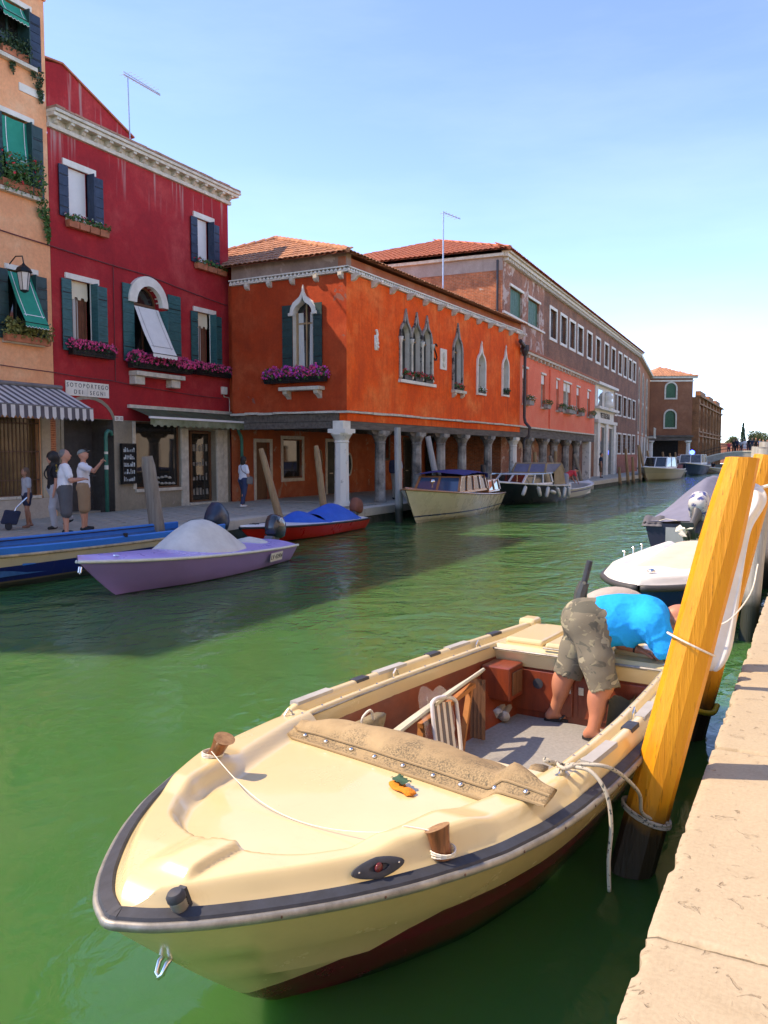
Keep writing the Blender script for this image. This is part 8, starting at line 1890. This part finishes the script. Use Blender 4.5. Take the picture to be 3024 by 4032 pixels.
person('person in blue top under the corner house portico', (-13.8, 113.0, LQ), face(.5, -.8), 1.70, mats=[M_skin, C_blue, C_black, H_brown, M_shoe], res=.04)
# ---- crowd on the bridge
bz = lambda x: .55 + 1.95 * (4 * ((x + 12.6) / 13.6) * (1 - (x + 12.6) / 13.6)) ** .72
crowd = [(-8.7, 1.62, C_red, C_navy, 'in red at the left end of the bridge crowd'), (-8.1, 1.8, C_black, C_black, 'in black, tall, left on the bridge'), (-7.75, 1.85, C_navy, C_black, 'in navy with raised arm on the bridge'), (-7.2, 1.65, C_lgrey, C_navy, 'in pale grey between dark figures on the bridge'), (-6.75, 1.72, C_white, C_white, 'in all white with bare legs on the bridge'), (-6.3, 1.84, C_black, C_navy, 'in black right of the white dress on the bridge'), (-5.85, 1.8, C_navy, C_grey, 'in navy jacket with umbrella on the bridge'), (-5.4, 1.84, C_black, C_black, 'in black coat under the dark umbrella on the bridge'), (-4.95, 1.70, C_blue, C_navy, 'in blue leaning on the bridge rail'), (-4.5, 1.62, C_white, C_jeans, 'in white sitting at the right of the bridge'), (-4.05, 1.66, C_lgrey, C_black, 'in grey at the right end of the bridge crowd')]
for k, (x, h, a, b_, lb) in enumerate(crowd):
    person('person ' + lb, (x, 120.4 + .35 * (k % 3), bz(x)), face(.2 * (-1) ** k, -1), h, mats=[M_skin, a, b_, H_dark if k % 3 else H_brown, M_shoe], lower='trousers' if k != 4 else 'shorts', res=.045, group='people on the bridge', arms=[((.1, .15, -1), (.6, .1, -.4)), ((.1, -.15, -1), (.6, -.1, -.3))] if k != 2 else [((.1, .15, -1), (.6, .1, -.4)), ((.5, -.3, .5), (.5, -.1, .9))])
for k, x in enumerate((1.2, 2.2, 3.3)):
    p_ = farboat.matrix_basis @ Vector((2.0 + x, .3 * (-1) ** k, .15)); person(['dark seated figure at the stern of the small passing boat', 'pale seated figure amid the small passing boat', 'seated figure in front on the small passing boat'][k], p_, farboat.rotation_euler.z, 1.5, mats=[M_skin, (C_black, C_white, C_lgrey)[k], C_navy, H_dark, M_shoe], lower='trousers', res=.045, legs=[((.9, .1, -.2), (.05, 0, -1), .1), ((.9, -.1, -.2), (.05, 0, -1), -.1)])

# ------------------------------------------------------------------ the man bending in the cream boat
BX = boat.matrix_basis
man = thing('person', 'man in bright blue T-shirt and camouflage shorts bending over the boat stern', 'person', BX @ Vector((1.05, .03, .125)), boat.rotation_euler.z)
o_ = v3(1.05, .03, .125)
def Lp(x, y, z): return v3(x, y, z) - o_
fd = v3(-.37, .93, 0); rt_ = v3(.93, .37, 0)
hipR, hipL = Lp(1.075, .135, .915), Lp(.90, .055, .925); knR, knL = Lp(1.145, .285, .52), Lp(.965, -.045, .54); anR, anL = Lp(1.215, .235, .205), Lp(.93, -.165, .205)
pelv = (hipR + hipL) / 2 + v3(0, 0, .03); shc = Lp(.815, .51, .99); ax_t = (shc - pelv); ax_t /= np.linalg.norm(ax_t)
dn_t = v3(0, 0, -1); 
P = []
for hp, kn, an, sd in ((hipR, knR, anR, 1), (hipL, knL, anL, -1)):
    P += [rc(hp, kn, .095, .066, 0), rc(kn, an, .066, .044, 0), el(kn + (an - kn) * .33 - fd * .028, (.066, .066, .125), 0, .03), el(kn + fd * .012, (.06, .06, .065), 0, .02)]
    fo = fd * .8 + rt_ * (.35 if sd > 0 else -.1); fo /= np.linalg.norm(fo); P += [rc(an - v3(0, 0, .03) - fo * .028, an + fo * .12 - v3(0, 0, .052), .036, .030, 0, .025), el(an - fo * .045 - v3(0, 0, .045), (.03, .03, .03), 0, .02), rc(an + fo * .10 - v3(0, 0, .055), an + fo * .165 - v3(0, 0, .06), .027, .018, 0, .02)]
    for q_ in range(4): 
        sdv = np.cross(fo, [0, 0, 1]); P += [rc(an + fo * .15 + sdv * (.024 - .016 * q_) - v3(0, 0, .062), an + fo * (.195 - .008 * q_) + sdv * (.026 - .017 * q_) - v3(0, 0, .066), .010, .009, 0, .006)]
P += [rc(pelv, shc, .13, .13, 0), rc(shc + rt_ * .15, shc - rt_ * .15, .065, .065, 0)]
hdc = shc + fd * .20 + v3(0, 0, -.0); hfw = fd * .45 + v3(0, 0, -.9); hfw /= np.linalg.norm(hfw); hup = fd * .9 + v3(0, 0, .43); hup /= np.linalg.norm(hup); hlt = np.cross(hup, hfw)
P += [rc(shc + ax_t * .02, hdc - hup * .06, .066, .06, 0), el(hdc, (.10, .082, .122), 0, .02, [hfw, hlt, hup]), el(hdc + hfw * .04 - hup * .07, (.058, .054, .05), 0, .03, [hfw, hlt, hup]), rc(hdc + hfw * .095, hdc + hfw * .115 - hup * .03, .011, .016, 0, .012)]
P += [el(hdc + hlt * s_ * .082 - hup * .01, (.022, .011, .034), 0, .01, [hfw, hlt, hup]) for s_ in (1, -1)]
def arm(sh_, eb, wr, fdir, sidev, curl):
    global P
    P += [rc(sh_, eb, .058, .046, 0), rc(eb, wr, .047, .030, 0, .02)]
    fdir = fdir / np.linalg.norm(fdir); pc = wr + fdir * .05; nv = np.cross(sidev, fdir)
    P += [el(pc, (.050, .040, .020), 0, .015, [fdir, sidev, nv])]
    for q_ in range(4):
        b0 = wr + fdir * .088 + sidev * (.030 - .020 * q_); ln = (.066, .074, .070, .054)[q_]; d1 = fdir + v3(0, 0, -1) * curl * .5; d1 /= np.linalg.norm(d1); d2 = fdir * .5 + v3(0, 0, -1) * curl; d2 /= np.linalg.norm(d2)
        P += [rc(b0, b0 + d1 * ln * .52, .0105, .010, 0, .005), rc(b0 + d1 * ln * .52, b0 + d1 * ln * .52 + d2 * ln * .48, .010, .0085, 0, .005)]
    t0 = wr + fdir * .03 + sidev * .03; P += [rc(t0, t0 + fdir * .035 + sidev * .028 - v3(0, 0, .008), .013, .011, 0, .008), rc(t0 + fdir * .035 + sidev * .028 - v3(0, 0, .008), t0 + fdir * .068 + sidev * .030 - v3(0, 0, .02), .011, .009, 0, .006)]
shL, shR = shc - rt_ * .19, shc + rt_ * .19
elL, wrL = Lp(.79, .30, .765), Lp(.80, .44, .735)
arm(shL, elL, wrL, v3(.03, .9, -.18), rt_, .55)
elR, wrR = Lp(.98, .72, .76), Lp(.86, .80, .73)
arm(shR, elR, wrR, v3(-.8, .5, -.15), -fd * .6 + rt_ * .5, .4)
grow('body', P, [M_skinred], man, .0095, .05)
def camo():
    m, nt, b = base('camouflage'); t = nt.nodes.new('ShaderNodeTexCoord'); co = t.outputs['Object']
    c = (.165, .15, .11)
    for sc_, th, col, dd in ((6, .56, (.10, .098, .075), 1.2), (5.5, .58, (.24, .22, .145), 1.5), (7, .63, (.34, .31, .21), 1.0)):
        mp = nt.nodes.new('ShaderNodeMapping'); mp.inputs['Location'].default_value = (sc_ * 1.7, th * 9, 3.1 * dd); mp.inputs['Scale'].default_value = (1, 1, 1.5); nt.links.new(co, mp.inputs[0])
        n = noise(nt, mp.outputs[0], sc_, 2, .5, dd); r = ramp(nt, [(th, 0), (th + .012, 1)]); nt.links.new(n, r.inputs[0]); c = mix(nt, r.outputs[0], c, col)
    nt.links.new(c, b.inputs['Base Color']); b.inputs['Roughness'].default_value = .92; bump(nt, b, noise(nt, co, 14, 3, .6), .3, .012); return m
P2 = []
for hp, kn, sd in ((hipR, knR, 1), (hipL, knL, -1)):
    d_ = (kn - hp); P2 += [rc(hp - v3(0, 0, .0), hp + d_ * .55, .128, .122, 0, .03), rc(hp + d_ * .55, hp + d_ * 1.0, .122, .112, 0, .03)]
P2 += [rc(pelv + rt_ * .06 - fd * .03, pelv - rt_ * .06 - fd * .03, .148, .148, 0, .05), rc(pelv, pelv + ax_t * .13, .168, .172, 0, .05)]
def fold(vs):
    w_ = .006 * np.sin(vs[:, 2] * 34 + vs[:, 0] * 17) * np.clip((.62 - vs[:, 2]) / .3, 0, 1) + .004 * np.sin(vs[:, 0] * 40 + vs[:, 1] * 31); vs = vs.copy(); c = vs[:, :2].mean(0); d = vs[:, :2] - c; n_ = np.linalg.norm(d, axis=1, keepdims=True) + 1e-6; vs[:, :2] += d / n_ * w_[:, None]; return vs
def cut_mesh(o, planes):
    bm = bmesh.new(); bm.from_mesh(o.data)
    for p, n in planes: bmesh.ops.bisect_plane(bm, geom=bm.verts[:] + bm.edges[:] + bm.faces[:], plane_co=Vector(p), plane_no=Vector(n), clear_outer=True)
    bm.to_mesh(o.data); bm.free()
sh_o = grow('shorts', P2, [camo()], man, .011, .06, fold)
# open leg hems: cut the caps below each knee
bm = bmesh.new(); bm.from_mesh(sh_o.data)
kill = [f for f in bm.faces if min(np.dot(np.array(f.calc_center_median()) - (knR - (hipR - knR) * .0), (hipR - knR) / np.linalg.norm(hipR - knR)) if np.linalg.norm(np.array(f.calc_center_median()) - knR) < .20 else 1, np.dot(np.array(f.calc_center_median()) - knL, (hipL - knL) / np.linalg.norm(hipL - knL)) if np.linalg.norm(np.array(f.calc_center_median()) - knL) < .20 else 1) < -.035]
bmesh.ops.delete(bm, geom=kill, context='FACES'); bm.to_mesh(sh_o.data); bm.free()
sh_o.modifiers.new('thick', 'SOLIDIFY').thickness = .006
P3 = [rc(pelv + ax_t * .18 + v3(0, 0, .03), shc + v3(0, 0, .025) - ax_t * .03, .148, .138, 0, .08), rc(pelv + ax_t * .10 + v3(0, 0, .0), pelv + ax_t * .30 - v3(0, 0, .015), .166, .162, 0, .06), rc(pelv + ax_t * .26, shc, .162, .142, 0, .06), rc(pelv + ax_t * .16 - v3(0, 0, .075), shc - v3(0, 0, .06), .12, .12, 0, .05), rc(shL + ax_t * .0, shR, .088, .088, 0, .11)]
for sh_, eb in ((shL, elL), (shR, elR)): P3 += [rc(sh_, sh_ + (eb - sh_) * .70, .088, .096, 0, .09)]
P3 += [rc(shc, shc + ax_t * .07, .085, .075, 0, .04)]
M_bluetee = simple('bright_blue_tshirt', (.0, .36, .88), .9, var=.06, scale=4, bmp=.5, bscale=13, spec=.1)
def fold2(vs):
    vs = vs.copy(); a = vs @ ax_t; lowz = np.clip((vs[:, 2].mean() + .06 - vs[:, 2]) / .2, 0, 1); w1 = np.array([mnoise.noise(Vector((p[0] * 7, p[1] * 7, p[2] * 4))) for p in vs]); w2 = np.array([mnoise.noise(Vector((p[0] * 17 + p[2] * 12, p[1] * 9, p[2] * 9))) for p in vs])
    rid = 1 - np.abs(np.sin(a * 19 + vs[:, 2] * 16 + w1 * 3.2)); side = np.clip((vs - (pelv + shc) / 2) @ rt_ / .12, 0, 1); rd2 = 1 - np.abs(np.sin(a * 13 - vs[:, 2] * 22 + w1 * 4)); vs += (rt_ * 1.0)[None, :] * (.007 * rd2 ** 3 * side + .006 * rid ** 3 * side)[:, None]; vs[:, 2] -= .024 * rid ** 2 * lowz; vs += (.012 * w1 + .007 * w2)[:, None] * np.array([.6, .5, .6]); return vs
grow('tshirt', P3, [M_bluetee], man, .011, .06, fold2)
for an, sd in ((anR, 1), (anL, -1)):
    fo = fd * .8 + rt_ * (.35 if sd > 0 else -.1); fo /= np.linalg.norm(fo); a_ = math.atan2(fo[1], fo[0]); ff = empty('flip_flop', an + fo * .05 - v3(0, 0, .079), a_, man)
    q = MB(); q.prism([(.14 * math.cos(x) * (1.0 if math.cos(x) > 0 else .95), (.042 + .012 * math.cos(x)) * math.sin(x)) for x in np.linspace(0, 2 * math.pi, 25)[:-1]], -.001, .018); q.build('sole', M_blackstrip, ff)
    q = MB(); q.tube(bez([(-.02, .045, .02), (.04, .04, .06), (.09, 0, .052), (.095, 0, .02)], 5), .007, 6); q.tube(bez([(-.02, -.045, .02), (.04, -.04, .06), (.09, 0, .052)], 5), .007, 6); q.build('strap', M_blackstrip, ff)
q = MB(); fdv = Vector(wrL - elL).normalized(); c_ = Vector(wrL) - fdv * .03; x_ = fdv.orthogonal().normalized(); y_ = fdv.cross(x_); q.loft([[c_ + fdv * w_ + (x_ * math.cos(a) + y_ * math.sin(a)) * .034 for a in np.linspace(0, 2 * math.pi, 17)[:-1]] for w_ in (-.011, .011)], True); q.build('wristband', M_blackstrip, man)
ss = thing('scouring_sponge', 'small dark green sponge in the hand of the bending man', 'sponge', BX @ Vector(tuple(wrL + o_ + v3(.0, .125, -.035))), boat.rotation_euler.z); q = MB(); q.box(-.035, .035, -.025, .025, -.012, .02); q.build('pad', simple('dark_sponge', (.05, .055, .025), .95, var=.3, scale=60), ss, bevel=.006)
# ================================================================== RIGHT BANK (unseen row, added so its bounced sunlight fills the shaded canal fronts)
for k, (y0, y1, h, col, lb) in enumerate(((-24, -8, 9.5, (.70, .62, .50), 'cream plastered house on the right bank behind the viewer'), (-8, 6, 10.5, (.72, .56, .42), 'sand coloured house on the right bank beside the viewer'), (6, 24, 9.0, (.74, .68, .58), 'pale stone house on the right bank opposite the red house'), (24, 46, 10.0, (.72, .60, .46), 'light ochre house on the right bank opposite the orange house'), (46, 72, 9.5, (.72, .66, .56), 'off white house on the right bank opposite the brick building'), (72, 108, 9.0, (.70, .58, .46), 'long sandy house on the right bank before the bridge'))):
    t = thing('quay_house', lb, 'house', (6.2, y1, RQ), R(-90), 'unseen houses on the right bank')
    F = Fac(t, (0, 0, -RQ)); L = y1 - y0; pl_ = plaster('right_bank_plaster%d' % k, col, tuple(c * .85 for c in col), tuple(min(.85, c * 1.08) for c in col), 40 + k, .2)
    wn_ = int(L / 3.2); hs_ = []
    for i in range(wn_):
        x = (i + .5) * L / wn_
        for z0, z1 in ((4.3, 6.0), (7.0, 8.3)): hs_.append(rect(x - .5, x + .5, z0, z1))
        hs_.append(rect(x - .6, x + .6, RQ + .02, 3.0) if i % 2 else rect(x - .8, x + .8, 1.3, 2.9))
    F.wall('wall', rect(.01, L - .01, RQ, h), hs_, pl_, .2)
    F.mb().box(.02, L - .02, -7, -.25, RQ, h - .02).build('core', pl_, t)
    for i, q_ in enumerate(hs_): F.panel('window' if i % 3 < 2 else 'door', q_, -.18, M_glass if i % 3 < 2 else M_wood)
    F.box('cornice', 0, L, -.02, .3, h, h + .2, M_stone); q = F.mb(); q.add([(0, .4, h + .21), (L, .4, h + .21), (L, -3.5, h + 1.6), (0, -3.5, h + 1.6), (L, -7, h + .21), (0, -7, h + .21)], [(0, 1, 2, 3), (3, 2, 4, 5), (0, 3, 5), (1, 4, 2)]); q.build('roof', M_tiles2, t)
